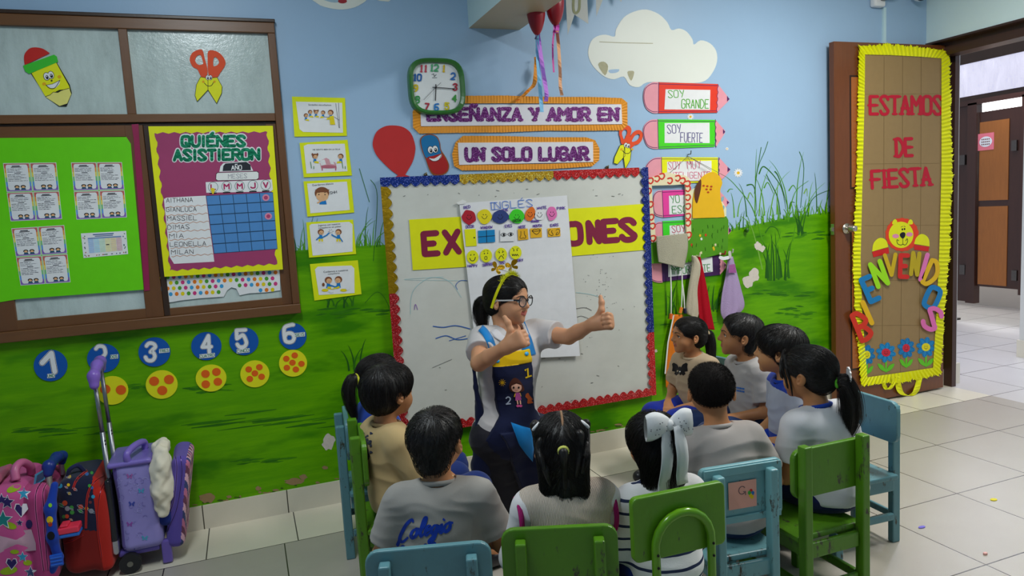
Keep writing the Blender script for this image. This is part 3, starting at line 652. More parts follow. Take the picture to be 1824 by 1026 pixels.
for x0, y0, x1, y1, x2, y2, x3, y3 in [(18, 36, 338, 32, 374, 372, 64, 386), (427, 32, 733, 30, 763, 362, 460, 376), (68, 428, 386, 408, 424, 752, 124, 772)]:
    A, B, Cc, E_ = [np.array(p) for p in Z2([(x0, y0), (x1, y1), (x2, y2), (x3, y3)])]
    P = lambda u, v: tuple(A * (1 - u) * (1 - v) + B * u * (1 - v) + Cc * u * v + E_ * (1 - u) * v)
    for i in (0, 1):
        for j in (0, 1): u0, v0 = i * .505, j * .505; info([P(u0, v0), P(u0 + .493, v0), P(u0 + .493, v0 + .493), P(u0, v0 + .493)])
mb = MB(); A, B, Cc, E_ = [np.array(p) for p in Z2([(486, 458), (758, 443), (770, 582), (502, 606)])]; d = D + .0012
P = lambda u, v: tuple(A * (1 - u) * (1 - v) + B * u * (1 - v) + Cc * u * v + E_ * (1 - u) * v)
R = lambda u0, v0, u1, v1: [P(u0, v0), P(u1, v0), P(u1, v1), P(u0, v1)]
mb.poly(R(0, 0, 1, 1), M('e6e6e8'), d, .0006)
for i in range(6):
    for j in range(7): mb.poly(R(.14 + i * .125, .26 + j * .082, .14 + (i + 1) * .125 - .006, .26 + (j + 1) * .082 - .01), M(['9cb8d8', 'a8ccd8', 'bcd4c0', 'd8d4a0', 'd8c8a0', 'd0b0b4'][i], 'ink'), d + .0003)
mb.poly(R(.14, .20, .88, .25), M('6c88b0', 'ink'), d + .0003); mb.stroke([P(.26, .08), P(.72, .08)], 1.8, M('3c5c8c', 'ink'), d + .0003, False); mb.stroke([P(.3, .15), P(.7, .15)], 1.4, M('3c5c8c', 'ink'), d + .0003, False); mb.stroke([P(.53, .53), P(.6, .53)], 1.6, INK, d + .0005, False)
for k in range(34):
    u, v = random.choice([(.03 + .05 * random.random(), random.uniform(.1, .95)), (.9 + .07 * random.random(), random.uniform(.1, .95)), (random.uniform(.08, .95), .93)]); mb.poly(ell(*P(u, v), 1.3, .9, 8, random.random() * 3), M(random.choice(['3c4a6c', 'b05a40', '4c7c50', '6c6c74']), 'ink'), d + .0004 + k * 2e-6)
mb.build('timetable', t_)
sheet('satin_ribbon', 'magenta satin ribbon hanging down the middle of the window beside the green sheet', 'ribbon', Z1([(790, 748), (832, 745), (836, 820)]) + Z2([(880, 400), (900, 800), (868, 805), (830, 300)]) + Z1([(803, 830)]), '8c1f48', .026, 'plastic')
# ---------------------------------------------------------------- polka dot paper and attendance chart on the right sash
D = .0125
t_ = thing('polka_dot_paper', 'torn white wrapping paper with coloured dots on the right window sash behind the chart', 'paper', W(390, 500, D))
mb = MB(); dots_out = Z1([(868, 830), (900, 830)]) + Z2([(905, 20), (960, 640), (1682, 640), (1684, 800), (1600, 812), (1500, 818), (1440, 830), (1420, 790), (1390, 782), (1365, 800), (1345, 838), (1200, 848), (1080, 862), (1040, 870), (985, 876), (955, 600), (925, 300)])
mb.poly(dots_out, M('e4e2da'), D, .001); mb.build('sheet', t_)
mb = MB(); dc = ['c43c78', 'e8c41c', '3c94c8', '4c9430', 'd87424']
for r in range(7):
    for c in range(22):
        x, y = 972 + c * 36 + (r % 2) * 18, 655 + r * 34 - c * 1.6
        if x > 1665 or y > 835 or (y > 800 and x > 1330) or (1340 < x < 1440 and y > 765): continue
        mb.poly(ell(*Z2([(x, y)])[0], 3.4, 3.6, 14), M(dc[(c * 2 + r * 3) % 5], 'ink'), D + .0003)
for k in range(24):
    y = -10 + k * 27; x = 890 + k * 3.1 + (k % 2) * 16; mb.poly(ell(*Z2([(x, y)])[0], 2.8, 3.4, 12), M(dc[(k * 3) % 5], 'ink'), D + .0003)
mb.build('dots', t_)
D = .036
t_ = thing('attendance_chart', 'magenta and yellow attendance chart with names and a blue grid on the window', 'chart', W(385, 360, D))
yel = [(264, 225), (486, 224), (504, 480), (293, 493)]
mb = MB(); mb.poly(yel, M('f0d814'), D, .002); mb.build('backing', t_)
A, B, Cc, E_ = [np.array(p) for p in [(275, 237), (478, 235), (494, 470), (301, 482)]]
P = lambda u, v: tuple(A * (1 - u) * (1 - v) + B * u * (1 - v) + Cc * u * v + E_ * (1 - u) * v)
ws = []
for k in range(40): ws.append(P(k / 40, .006 * math.sin(k * math.pi / 2)))
for k in range(44): ws.append(P(1 - .012 * (1 + math.sin(k * math.pi / 2.2)) * .8, k / 44))
for k in range(40): ws.append(P(1 - k / 40, 1 + .007 * math.sin(k * math.pi / 2)))
for k in range(44): ws.append(P(.012 * (1 + math.sin(k * math.pi / 2.2)) * .8, 1 - k / 44))
mb = MB(); mb.poly(ws, M('973a62'), D + .0008); mb.build('panel', t_)
mb = MB()
text(mb, 'QUIeNES', Z1([(1095, 878)])[0], Z1([(1470, 876)])[0], 17.5, 9.2, M('dfe6e2'), D + .0014); text(mb, 'ASISTIERON', Z1([(1048, 962)])[0], Z1([(1556, 956)])[0], 17.5, 9.2, M('dfe6e2'), D + .0014)
text(mb, 'QUIeNES', Z1([(1095, 878)])[0], Z1([(1470, 876)])[0], 17, 5.8, M('0e6a4a', 'foil'), D + .0022); text(mb, 'ASISTIERON', Z1([(1048, 962)])[0], Z1([(1556, 956)])[0], 17, 5.8, M('0e6a4a', 'foil'), D + .0022); mb.build('title_letters', t_)
mb = MB(); q = Z2([(1318, 88), (1325, 55), (1342, 36), (1480, 22), (1502, 40), (1522, 82)]); mb.poly(q, M('dcdcd8'), D + .0014); mb.poly(Z2([(1338, 84), (1342, 52), (1355, 38), (1480, 28), (1506, 46), (1508, 78)]), M('23262e'), D + .0018)
text(mb, 'AnO', Z2([(1392, 76)])[0], Z2([(1452, 74)])[0], 7.5, 1.5, M('dcdce0', 'ink'), D + .0022); mb.build('year_sign', t_)
mb = MB(); q = Z2([(1298, 100), (1305, 92), (1546, 84), (1556, 92), (1556, 128), (1545, 136), (1306, 142), (1296, 134)]); mb.poly(q, INK, D + .0015); mb.poly([(x + (.8 if x < 420 else -.8), y + (.8 if y < 312 else -.8)) for x, y in q], M('e2d8d4'), D + .0018); text(mb, 'MESES', Z2([(1372, 128)])[0], Z2([(1484, 124)])[0], 7.5, 1.0, M('9a9aa0', 'ink'), D + .0022); mb.build('month_sign', t_)
mb = MB(); mb.poly(Z2([(1236, 150), (1634, 134), (1640, 196), (1626, 206), (1240, 214)]), M('dcdedd'), D + .0014)
for ch, x, y in zip('LMMJV', (1281, 1362, 1441, 1520, 1597), (180, 176, 174, 170, 167)):
    c = Z2([(x, y)])[0]; mb.poly(ell(*c, 9, 9.4), M('3c6c60', 'ink'), D + .0018); mb.poly(ell(*c, 8.2, 8.6), M('e8eae8'), D + .0021); letter(mb, ch, *c, 7.5, 8.5, -2, 2.5, M('a82c5c', 'ink'), D + .0026)
    mb.stroke(Z2([(x - 22, y + 37), (x + 22, y + 35)]), 2, INK, D + .002, False)
c = Z2([(1278, 202)])[0]; mb.poly(catmull([(c[0] - 3, c[1] - 5), (c[0] + 4, c[1] - 3), (c[0] + 1, c[1] + 6), (c[0] - 2, c[1] + 2)], 3, True), M('e8c020'), D + .0032); mb.build('weekday_strip', t_)
A, B, Cc, E_ = [np.array(p) for p in Z2([(1238, 231), (1640, 210), (1668, 552), (1286, 580)])]
G_ = lambda u, v: tuple(A * (1 - u) * (1 - v) + B * u * (1 - v) + Cc * u * v + E_ * (1 - u) * v)
mb = MB(); mb.poly([G_(0, 0), G_(1, 0), G_(1, 1), G_(0, 1)], M('24405c', 'ink'), D + .0015)
for i in range(5):
    for j in range(6): mb.poly([G_(i / 5 + .005, j / 6 + .008), G_((i + 1) / 5 - .005, j / 6 + .008), G_((i + 1) / 5 - .005, (j + 1) / 6 - .008), G_(i / 5 + .005, (j + 1) / 6 - .008)], M('4a80b8'), D + .0019)
gr = mb.build('grid', t_)
for x, y in ((1598, 243), (1613, 355)):
    mb = MB(); c = Z2([(x, y)])[0]; mb.poly(ell(*c, 6.4, 6), M('d0849c'), D + .003); mb.poly(ell(*c, 3.6, 3.4), M('a83c64'), D + .0034); mb.build('sticker', gr)
mb = MB(); L0, L1, L2, L3 = Z2([(985, 245), (1236, 231), (1288, 628), (1040, 640)])
lst = Z2([(985, 252), (1000, 243), (1236, 231), (1288, 628), (1046, 641), (1020, 600)]); mb.poly(lst, M('dcdcdf'), D + .0014)
for nm, (x0, y0), (x1, y1) in [('AITHANA', (1000, 272), (1158, 268)), ('GIANLUCA', (1000, 328), (1180, 324)), ('MASSIEL', (1006, 381), (1182, 377)), ('DIMAS', (1008, 435), (1138, 430)), ('MIA', (1018, 486), (1103, 483)), ('LEONELLA', (1022, 536), (1238, 530)), ('MILAN', (1030, 583), (1162, 579))]:
    text(mb, nm, Z2([(x0, y0)])[0], Z2([(x1, y1)])[0], 7.4, .85, M('33262a', 'ink'), D + .0018, jit=.3)
for k in range(7):
    y0 = 302 + k * 49.5 - .5 * k; x0 = 992 + k * 6.5; mb.stroke(Z2([(x0 + i * (250 / 24), y0 - i * .55 + 4 * math.sin(i * 1.57)) for i in range(25)]), .8, M('b46c34', 'ink'), D + .0018, False)
mb.build('name_list', t_)
# ---------------------------------------------------------------- behaviour picture cards, one above the other
SK, BLU, YL, BRN = M('dca87c', 'ink'), M('1c74b8', 'ink'), M('dcc41c', 'ink'), M('7a4a30', 'ink'); WHT = M('e8e8ec', 'ink')
def kid2d(mb, cx, cy, s, d, pose='stand', tail=False, flip=1, hairc=BRN):
    mb.poly(ell(cx, cy - s * .1, s * .62, s * .58, 16), hairc, d); mb.poly(ell(cx + flip * s * .1, cy + s * .06, s * .46, s * .44, 16), SK, d + .0003)
    mb.stroke(catmull([(cx - s * .05, cy + s * .22), (cx + flip * s * .1, cy + s * .3), (cx + flip * s * .3, cy + s * .2)], 3), .5, INK, d + .0006, False)
    for k in (-.08, .28): mb.poly(ell(cx + flip * s * k, cy + s * .02, .5, .6, 8), INK, d + .0006)
    if tail: mb.poly(ell(cx - s * .55, cy - s * .5, s * .22, s * .3, 10), hairc, d + .0001); mb.poly(ell(cx + s * .55, cy - s * .5, s * .22, s * .3, 10), hairc, d + .0001)
    mb.poly([(cx - s * .38, cy + s * 1.25), (cx - s * .26, cy + s * .45), (cx + s * .26, cy + s * .45), (cx + s * .38, cy + s * 1.25)], BLU, d - .0002)
    if pose == 'stand':
        for k in (-.2, .2): mb.stroke([(cx + k * s, cy + 1.2 * s), (cx + k * 1.4 * s, cy + 1.8 * s)], s * .34, YL, d - .0003); mb.poly(ell(cx + k * 1.6 * s, cy + 1.95 * s, s * .22, s * .14, 10), WHT, d - .0002)
    else:
        mb.stroke([(cx, cy + 1.2 * s), (cx + flip * s * .8, cy + 1.3 * s)], s * .42, YL, d - .0001); mb.poly(ell(cx + flip * s * 1.05, cy + 1.3 * s, s * .24, s * .18, 10), WHT, d)
cards = [
    ([(520, 172), (614.5, 174.5), (618, 242), (524.5, 243.5)], [(527, 181), (609.5, 183), (611, 236.5), (540, 235), (533.5, 230)], 'topmost lime green card on the wall, drawing of a class seated around a teacher'),
    ([(533.5, 254.5), (619, 249), (627, 312.5), (541, 316)], [(541, 260), (548, 257), (614, 256), (619, 305), (546, 309)], 'lime green wall card with a drawing of two children sitting at a pink table'),
    ([(540.5, 323), (625, 318.5), (631, 378.5), (547.5, 386)], [(547, 327), (618, 323.5), (623, 374), (553, 380)], 'lime green wall card with a child holding a finger to the lips for silence'),
    ([(545.5, 396), (629, 391), (634.5, 452.5), (550.5, 459)], [(551, 402), (555, 399), (622, 395), (628, 400), (628, 448), (557, 455.5)], 'lime green wall card with two boys playing, fourth card from the top'),
    ([(552, 470.5), (637.5, 463.5), (644, 524), (560, 535.5)], [(561, 480), (566, 475), (626, 473), (631, 478), (631.5, 522), (568, 525.5)], 'lowest lime green card on the wall, two children hugging on the floor')]
for k, (bk, pic, lb) in enumerate(cards):
    D = .005; t_ = thing('picture_card', lb, 'card', W(*np.mean(bk, 0), D), group='lime green picture cards')
    mb = MB(); mb.poly(bk, M('d2e60c'), D, .0025); mb.build('backing', t_)
    mb = MB(); mb.poly(pic, M('d8dadc'), D + .0012, .0006); d = D + .0020
    if k == 0:
        print_text(mb, 'Sentados escuchamos', (549, 188), (590, 188.6), INK, d, 4.5)
        mb.stroke([(598, 184), (604, 228)], .6, INK, d, False); mb.stroke([(595, 208), (604, 214)], .6, INK, d, False); mb.stroke([(603, 183), (605, 228)], .6, INK, d, False); mb.stroke([(560, 207), (590, 209)], .6, INK, d, False)
        for x, y, f in ((545, 206, 1), (552.5, 200, 1), (563, 200, 1), (575.5, 201, -1)): kid2d(mb, x, y, 6.2, d + .0006, 'sit', f == 1 and x == 563, f)
        kid2d(mb, 589, 201, 8.2, d + .0008, 'sit', False, -1); mb.poly([(587, 207), (594, 206), (597, 222), (588, 222)], YL, d + .0015)
    elif k == 1:
        print_text(mb, 'ME SIENTO BIEN EN LA SILLA', (557, 268), (606, 267), INK, d, 3.6)
        mb.poly([(569, 287), (581, 281), (598, 290), (600, 300), (572, 300)], M('c8949c', 'ink'), d); mb.poly([(570, 286), (578, 284), (581, 293), (572, 295)], WHT, d + .0003); mb.poly([(586, 283), (594, 288), (596, 293), (589, 292)], WHT, d + .0003); mb.poly(ell(585, 297, 13, 3), M('b06474', 'ink'), d + .0002)
        for x in (574, 598): mb.stroke([(x, 296), (x, 303)], 2, M('b06474', 'ink'), d + .0001)
        kid2d(mb, 561, 279, 8, d + .0006, 'sit', True, 1); kid2d(mb, 607, 279, 8, d + .0006, 'sit', False, -1)
        for x in (556, 612): mb.stroke([(x - 3, 288), (x - 1, 300)], 1.2, M('3c7c3c', 'ink'), d + .0004, False); mb.stroke([(x + 3, 296), (x + 3, 301)], 1.2, M('3c7c3c', 'ink'), d + .0004, False)
    elif k == 2:
        print_text(mb, 'Guardamos silencio', (556, 331.5), (594, 328.5), INK, d, 4.8)
        mb.poly(ell(573.5, 344, 13, 11, 24), BRN, d); mb.poly(ell(574, 349, 11, 9.5, 24), SK, d + .0004); mb.poly([(561, 338), (574, 334), (587, 338), (584, 342), (564, 343)], BRN, d + .0007)
        for x in (568, 579): mb.poly(ell(x, 346.5, 1, 1.3, 8), INK, d + .0009); mb.stroke([(x - 2, 343), (x + 2, 342.5)], .7, INK, d + .0009, False)
        mb.poly([(569, 364), (570, 356), (580, 355), (582, 364)], BLU, d + .0003); mb.stroke([(566, 361), (572, 358), (575, 352)], 2.6, SK, d + .001); mb.stroke([(575, 352), (574.5, 349)], 1.3, SK, d + .0011)
        text(mb, 'SHH', (588, 346), (600, 344), 4.5, .7, INK, d)
    elif k == 3:
        print_text(mb, 'Jugamos con nuestros', (567, 403), (606, 400), INK, d, 4.4); print_text(mb, 'compañeros sin pelear', (567, 407.5), (608, 404.5), INK, d, 4.2)
        kid2d(mb, 571.5, 414, 9, d + .0006, 'stand', False, 1); kid2d(mb, 603, 414, 9, d + .0006, 'stand', False, -1)
        mb.stroke([(574, 423), (582, 419), (586, 415)], 2.2, BLU, d + .0012); mb.stroke([(600, 423), (594, 420), (591, 418)], 2.2, BLU, d + .0012); mb.stroke([(568, 423), (564, 427)], 2, BLU, d + .0012); mb.stroke([(606, 424), (610, 430)], 2, BLU, d + .0012)
        for a in range(6): mb.stroke([(589.5 + 2 * math.cos(a), 412 + 2 * math.sin(a)), (589.5 + 5 * math.cos(a), 412 + 4 * math.sin(a))], .5, INK, d + .0012, False)
    else:
        print_text(mb, 'Cuidamos a nuestros', (576, 486), (620, 482.5), INK, d, 4.6); print_text(mb, 'compañeros', (584, 489.5), (605, 487.5), INK, d, 4)
        kid2d(mb, 585, 500, 10.5, d + .0006, 'sit', False, 1); kid2d(mb, 603, 499, 10.5, d + .0009, 'sit', False, -1); mb.poly(ell(576, 507, 2.5, 3.4, 10), BRN, d + .0005)
        mb.stroke([(588, 508), (597, 511), (602, 509)], 2.4, BLU, d + .0016)
        for x in (579, 612): mb.poly(ell(x, 517, 6, 2.6), YL, d + .0004)
        mb.poly(ell(590, 519, 4, 2.6), WHT, d + .0017); mb.poly(ell(619, 514, 3, 2.8), WHT, d + .0010)
    mb.build('picture', t_)
# ---------------------------------------------------------------- number discs and dot discs under the window
nums = [('1', (90, 651), 30, 28, (87, 646), (91, 670), 'UNO', 15), ('2', (184, 638), 29, 25.5, (178, 632), (203.5, 636), 'DOS', 14), ('3', (275, 627), 28.5, 26, (268, 627), (292.5, 625.5), 'TRES', 12), ('4', (367.5, 616.5), 27, 25, (368, 613), (369, 635), 'CUATRO', 12), ('5', (434.5, 608), 26, 24.5, (430, 603), (433, 626), 'CINCO', 12), ('6', (521.5, 599), 24.5, 23.5, (515, 594), (534, 597), 'SEIS', 11)]
BD, YD, OD = M('0d50a0'), M('f0d418'), M('dc5c14')
names = dict(zip('123456', ('one', 'two', 'three', 'four', 'five', 'six')))
for n, c, rx, ry, nc, lc, word, hs in nums:
    D = .005; o_ = thing('number_disc', 'blue card disc with a white number %s on the green wall under the window' % names[n], 'number disc', W(*c, D), group='blue number discs')
    mb = MB(); mb.poly(ell(*c, rx, ry, 40, -.1), BD, D, .003); mb.build('disc', o_)
    mb = MB(); lw, lh, ang = word != '6' and hs * .9, 30 if n not in '23' else 31, -9
    gx, gy = nc
    for wt, m, dd in ((13.5, M('e6e6e8'), .0008), (12, INK, .0012), (10.2, M('e6e6ea'), .0016)):
        if n == '1':
            mb.stroke([(75, 646.5), (91.5, 629), (97.5, 662)], wt * .85, m, D + dd)
        else: letter(mb, n, gx, gy, 16, 30, 5 if n in '23' else -3, wt * .62 if n != '4' else wt * .6, m, D + dd)
    mb.build('numeral', o_)
    mb = MB(); wl_ = len(word) * 4.6; hh = 7.5
    a_ = -6 if n != '6' else -4
    q = [(lc[0] - wl_ / 2, lc[1] - hh / 2), (lc[0] + wl_ / 2, lc[1] - hh / 2 - wl_ * .1), (lc[0] + wl_ / 2, lc[1] + hh / 2 - wl_ * .1), (lc[0] - wl_ / 2, lc[1] + hh / 2)]
    mb.poly(q, M('dfe4e0'), D + .0019); text(mb, word, (q[3][0] + 1.2, q[3][1] - 1.4), (q[2][0] - 1.2, q[2][1] - 1.4), 4.8, .9, M('1c7850', 'ink'), D + .0023); mb.build('word_label', o_)
dots = [('two', (199.5, 695.5), 29, 25.5, [(-12, -2), (16, -1)], 9.3), ('three', (288, 685), 28.5, 25.5, [(-13.5, -6), (13, -9), (1, 10.5)], 9), ('four', (376, 673.5), 27.5, 24, [(-10, -7.5), (9.5, -11), (-9.5, 11), (12, 6.5)], 7.7), ('five', (454, 666), 26, 24, [(-11, -8), (8, -12), (-9, 9), (12, 5), (0, -1)], 6), ('six', (522, 647), 25, 24, [(-12, -8), (3, -14), (-11, 8), (5, 11), (15, 1), (-1, -1)], 5.8)]
for n, c, rx, ry, ds, r in dots:
    D = .005; o_ = thing('dot_disc', 'yellow card disc with %s orange dots on the green wall under the window' % n, 'dot disc', W(*c, D), group='yellow dot discs')
    mb = MB(); mb.poly(ell(*c, rx, ry, 40, -.1), YD, D, .003); mb.build('disc', o_)
    for dx, dy in ds: mb = MB(); mb.poly(ell(c[0] + dx, c[1] + dy, r, r * .92, 20), OD, D + .001, .0008); mb.build('dot', o_)
# ---------------------------------------------------------------- clock
c0 = W(776, 156); ck = thing('wall_clock', 'green square wall clock with coloured numerals hanging over the orange banner', 'clock', (c0[0], -.02, c0[2]))
def squircle(hx, hz, n=48, p=3.6):
    out = []
    for k in range(n):
        a = 2 * math.pi * k / n; ca, sa = math.cos(a), math.sin(a); r = (abs(ca) ** p + abs(sa) ** p) ** (-1 / p); out.append((hx * r * ca, hz * r * sa))
    return out
hx, hz = (W(826, 156)[0] - W(726, 156)[0]) / 2 * .985, (W(776, 105)[2] - W(776, 206)[2]) / 2 * .985
mb = MB(); gm = M('2f6a2c', 'plastic', .28); o1, o2, i1, i2 = squircle(hx, hz), squircle(hx * .99, hz * .99), squircle(hx * .86, hz * .86), squircle(hx * .84, hz * .84)
prof = [(o1, 0), (o1, -.03), (o2, -.042), (squircle(hx * .94, hz * .94), -.047), (i1, -.040), (i2, -.022)]
for (p1, y1), (p2, y2) in zip(prof, prof[1:]):
    for k in range(48):
        j = (k + 1) % 48; mb.face([(c0[0] + p1[k][0], y1, c0[2] + p1[k][1]), (c0[0] + p1[j][0], y1, c0[2] + p1[j][1]), (c0[0] + p2[j][0], y2, c0[2] + p2[j][1]), (c0[0] + p2[k][0], y2, c0[2] + p2[k][1])], gm)
mb.build('frame', ck)
mb = MB(); mb.face([(c0[0] + x, -.022, c0[2] + z) for x, z in i2][::-1], M('d6d8da', 'plastic', .25)); fa = mb.build('clock_face', ck)
mb = MB(); cc = {'1': 'c8a81c', '2': '2a64a8', '3': '9c2438', '4': '3c8c3c', '5': 'c8b81c', '6': '2c74b8', '7': 'a42c3c', '8': '3c8c4c', '9': 'c8b01c', '10': '24589c', '11': 'b03c4c', '12': '4c9c6c'}
pos = {'12': (430, 155), '1': (497, 160), '2': (558, 212), '3': (572, 285), '4': (568, 362), '5': (517, 414), '6': (447, 420), '7': (382, 418), '8': (318, 370), '9': (305, 293), '10': (316, 220), '11': (360, 160)}
for k, v in pos.items():
    x, y = Z7([v])[0]; h = 13
    for i, ch in enumerate(k): letter(mb, ch, x + (i - (len(k) - 1) / 2) * 7.5, y, 6.2, h - 2, 4, 2.7, M(cc[k], 'plastic'), .026)
mb.build('numerals', ck)
def hand_(nm, tip, tail, w, d):
    mb = MB(); mb.stroke(Z7([tail, (442, 288), tip]), w, INK, d); mb.build(nm, ck)
hand_('hour_hand', (438, 375), (442, 268), 1.6, .028); hand_('minute_hand', (572, 297), (420, 287), 1.4, .030); hand_('second_hand', (360, 372), (476, 256), .7, .032)
mb = MB(); mb.poly(ell(*Z7([(442, 288)])[0], 1.6, 1.6, 12), INK, .034); mb.stroke(Z7([(415, 200), (428, 195), (432, 215), (445, 200)]), .8, INK, .024); mb.stroke(Z7([(418, 222), (450, 222)]), .6, INK, .024); mb.build('dial_mark', ck)
# ---------------------------------------------------------------- orange banners
GLP = M('6c2470', 'glitter'); ORA = M('f58f2a')
def ruffle(mb, outer, inner, m, d, step=5.0, amp=.004, rag=.03):
    """gathered crepe strip between two closed outlines (pixels), pleats stand off the wall"""
    n = len(outer)
    for i in range(n):
        a, b, ia, ib = outer[i], outer[(i + 1) % n], inner[i], inner[(i + 1) % n]
        L = math.hypot(b[0] - a[0], b[1] - a[1]); k = max(2, int(L / step))
        for j in range(k):
            for h in (0, 1):
                u0, u1 = (j + h * .5) / k, (j + h * .5 + .5) / k
                da, db = (d + amp, d) if h == 0 else (d, d + amp)
                r0, r1 = random.uniform(-rag, rag), random.uniform(-rag, rag)
                L_ = lambda p, q, u: (p[0] + (q[0] - p[0]) * u, p[1] + (q[1] - p[1]) * u)
                q0, q1, p0, p1 = L_(a, b, u0), L_(a, b, u1), L_(ia, ib, u0), L_(ia, ib, u1)
                q0 = (q0[0] + (q0[0] - p0[0]) * r0, q0[1] + (q0[1] - p0[1]) * r0)
                mb.face([W(*q0, da), W(*p0, (da + d) / 2), W(*p1, (db + d) / 2), W(*q1, db)], m)
def banner(name, label, out, inn, strip, s, p0, p1, h, wt):
    D = .006; t_ = thing(name, label, 'banner', W(*np.mean(strip, 0), D))
    mb = MB(); ruffle(mb, out, inn, ORA, D, 5.2); mb.build('ruffle', t_)
    mb = MB(); mb.poly(strip, M('d4d2d8'), D + .0052, .003); mb.build('strip', t_)
    mb = MB(); text(mb, s, p0, p1, h, wt, GLP, D + .0068, serif=.3); mb.build('letters', t_)
banner('upper_wall_banner', 'longer upper orange ruffled banner with purple glitter lettering, partly behind the clock', Z7([(285, 450), (330, 385), (500, 350), (620, 345), (900, 342), (1200, 352), (1500, 352), (1700, 360), (1738, 390), (1740, 545), (1700, 578), (1400, 582), (1200, 580), (900, 592), (600, 595), (330, 600), (288, 560)]),
       Z7([(340, 450), (345, 410), (500, 400), (620, 396), (900, 395), (1200, 396), (1500, 398), (1690, 402), (1698, 410), (1702, 528), (1690, 538), (1400, 540), (1200, 540), (900, 543), (600, 547), (350, 552), (345, 540)]),
       Z7([(336, 405), (1698, 402), (1704, 536), (342, 550)]), 'ENSEnANZA Y AMOR EN', *Z7([(390, 508), (1672, 508)]), 20, 6.6)
banner('lower_wall_banner', 'shorter lower orange ruffled banner with purple glitter lettering above the whiteboard', Z7([(552, 740), (575, 660), (625, 615), (900, 616), (1200, 625), (1460, 625), (1520, 645), (1550, 700), (1548, 780), (1500, 822), (1200, 842), (900, 846), (620, 850), (565, 820)]),
       Z7([(600, 740), (600, 675), (625, 662), (900, 662), (1200, 663), (1460, 662), (1495, 668), (1505, 700), (1506, 780), (1490, 793), (1200, 805), (900, 808), (625, 812), (605, 800)]),
       Z7([(592, 662), (1506, 656), (1508, 792), (600, 812)]), 'UN SOLO LUGAR', *Z7([(648, 780), (1468, 774)]), 20, 7.0)
# ---------------------------------------------------------------- balloon and cap cutouts
t_ = thing('balloon_cutout', 'red paper balloon on the blue wall above the whiteboard corner', 'wall decoration', W(703, 270, .004))
mb = MB(); mb.poly(catmull(Z7([(15, 660), (40, 590), (95, 552), (160, 545), (225, 558), (275, 600), (300, 670), (302, 720), (285, 790), (240, 870), (232, 882), (190, 882), (130, 840), (55, 765), (25, 715)]), 4, True), M('b42a2a'), .004, .002); mb.build('balloon', t_)
mb = MB(); mb.poly(Z7([(190, 878), (238, 880), (270, 890), (268, 902), (160, 912), (155, 905)]), M('b42a2a'), .0048, .001); mb.build('knot', t_)
t_ = thing('cap_cutout', 'blue and red paper bottle-cap shaped character with a wide smile beside the red balloon', 'wall decoration', W(775, 275, .005))
t_['label'] = 'blue and red smiling paper cutout beside the red balloon above the whiteboard'; t_.name = 'smiling_cutout'
ol = catmull(Z7([(335, 650), (355, 615), (405, 603), (450, 620), (470, 660), (478, 710), (510, 760), (532, 815), (520, 860), (480, 882), (430, 882), (400, 850), (375, 780), (350, 720)]), 4, True)
mb = MB(); mb.poly(ol, M('8c4a20'), .005, .002); mb.build('backing', t_)
mb = MB(); mb.poly(catmull(Z7([(342, 650), (360, 620), (405, 609), (445, 625), (465, 662), (470, 705), (478, 735), (440, 745), (380, 765), (355, 715)]), 4, True), M('12689c'), .0062); mb.poly(catmull(Z7([(380, 768), (440, 748), (480, 738), (505, 768), (525, 815), (514, 855), (478, 874), (435, 872), (408, 845)]), 4, True), M('a01c1c'), .0062); mb.build('body', t_)
mb = MB(); x, y = Z7([(422, 708)])[0]; eyes(mb, x, y, 7, .0068, -.15, .6); mb.poly(catmull(Z7([(392, 765), (430, 770), (480, 740), (475, 765), (445, 785), (415, 785)]), 3, True), M('eceaea'), .0066); mb.stroke(catmull(Z7([(390, 762), (420, 786), (460, 780), (482, 742)]), 4), .8, INK, .007); mb.build('face', t_)
for k, (x, y) in enumerate(Z7([(370, 882), (1596, 832)])):
    mb = MB(); q = W(x, y, 0); mb.tube([(q[0], 0, q[2]), (q[0], -.02, q[2]), (q[0], -.026, q[2] + .012)], .004, M('8a7c5c', 'metal'), 8); mb.ball((q[0], -.008, q[2]), .011, M('6a5c44', 'metal'), 10, 6); tag(mb.build('wall_hook', smooth=True), ['small brass hook on the wall above the blue end of the whiteboard border', 'small brass hook on the wall above the red end of the whiteboard border'][k], 'hook')
# ---------------------------------------------------------------- pencil shaped cards
PNK = M('e8909c'); PUR = M('4c2058', 'ink')
def pencil_card(label, hexs, er, body, tip, lead, lab, lines, d, dim=True):
    t_ = thing('pencil_card', label, 'card', W(*np.mean(body, 0), d), group='pencil shaped cards')
    mb = MB(); mb.poly(er, PNK, d, .0015); c = np.mean(er, 0); mb.stroke([(c[0] + (x - c[0]) * .9, c[1] + (y - c[1]) * .9) for x, y in er], 1, PUR, d + .0004, False); mb.build('eraser', t_)
    mb = MB(); mb.poly(body, M(hexs), d + .0006, .0015)
    (a, b, cc, e) = body; mb.stroke([(a[0], a[1] + 3), (b[0], b[1] + 3)], .9, PUR, d + .001, False); mb.stroke([(e[0], e[1] - 3), (cc[0], cc[1] - 3)], .9, PUR, d + .001, False); mb.stroke([a, e], .9, PUR, d + .001, False); mb.build('barrel', t_)
    mb = MB(); mb.poly(tip, PNK, d + .0003, .0012); mb.poly(lead, PUR, d + .0009)
    n = 14; mb.stroke([(tip[0][0] + (tip[-1][0] - tip[0][0]) * k / n + 1.2 * math.sin(k * 1.9), tip[0][1] + (tip[-1][1] - tip[0][1]) * k / n) for k in range(n + 1)], .9, PUR, d + .001, False); mb.build('tip', t_)
    mb = MB(); mb.poly(lab, M('dadade'), d + .0012, .0006)
    for s, p0, p1, h, wt, col in lines: text(mb, s, p0, p1, h, wt, M(col, 'ink'), d + .0017, jit=.3)
    mb.build('label', t_); return t_
def er_(pts): return catmull(pts, 5)
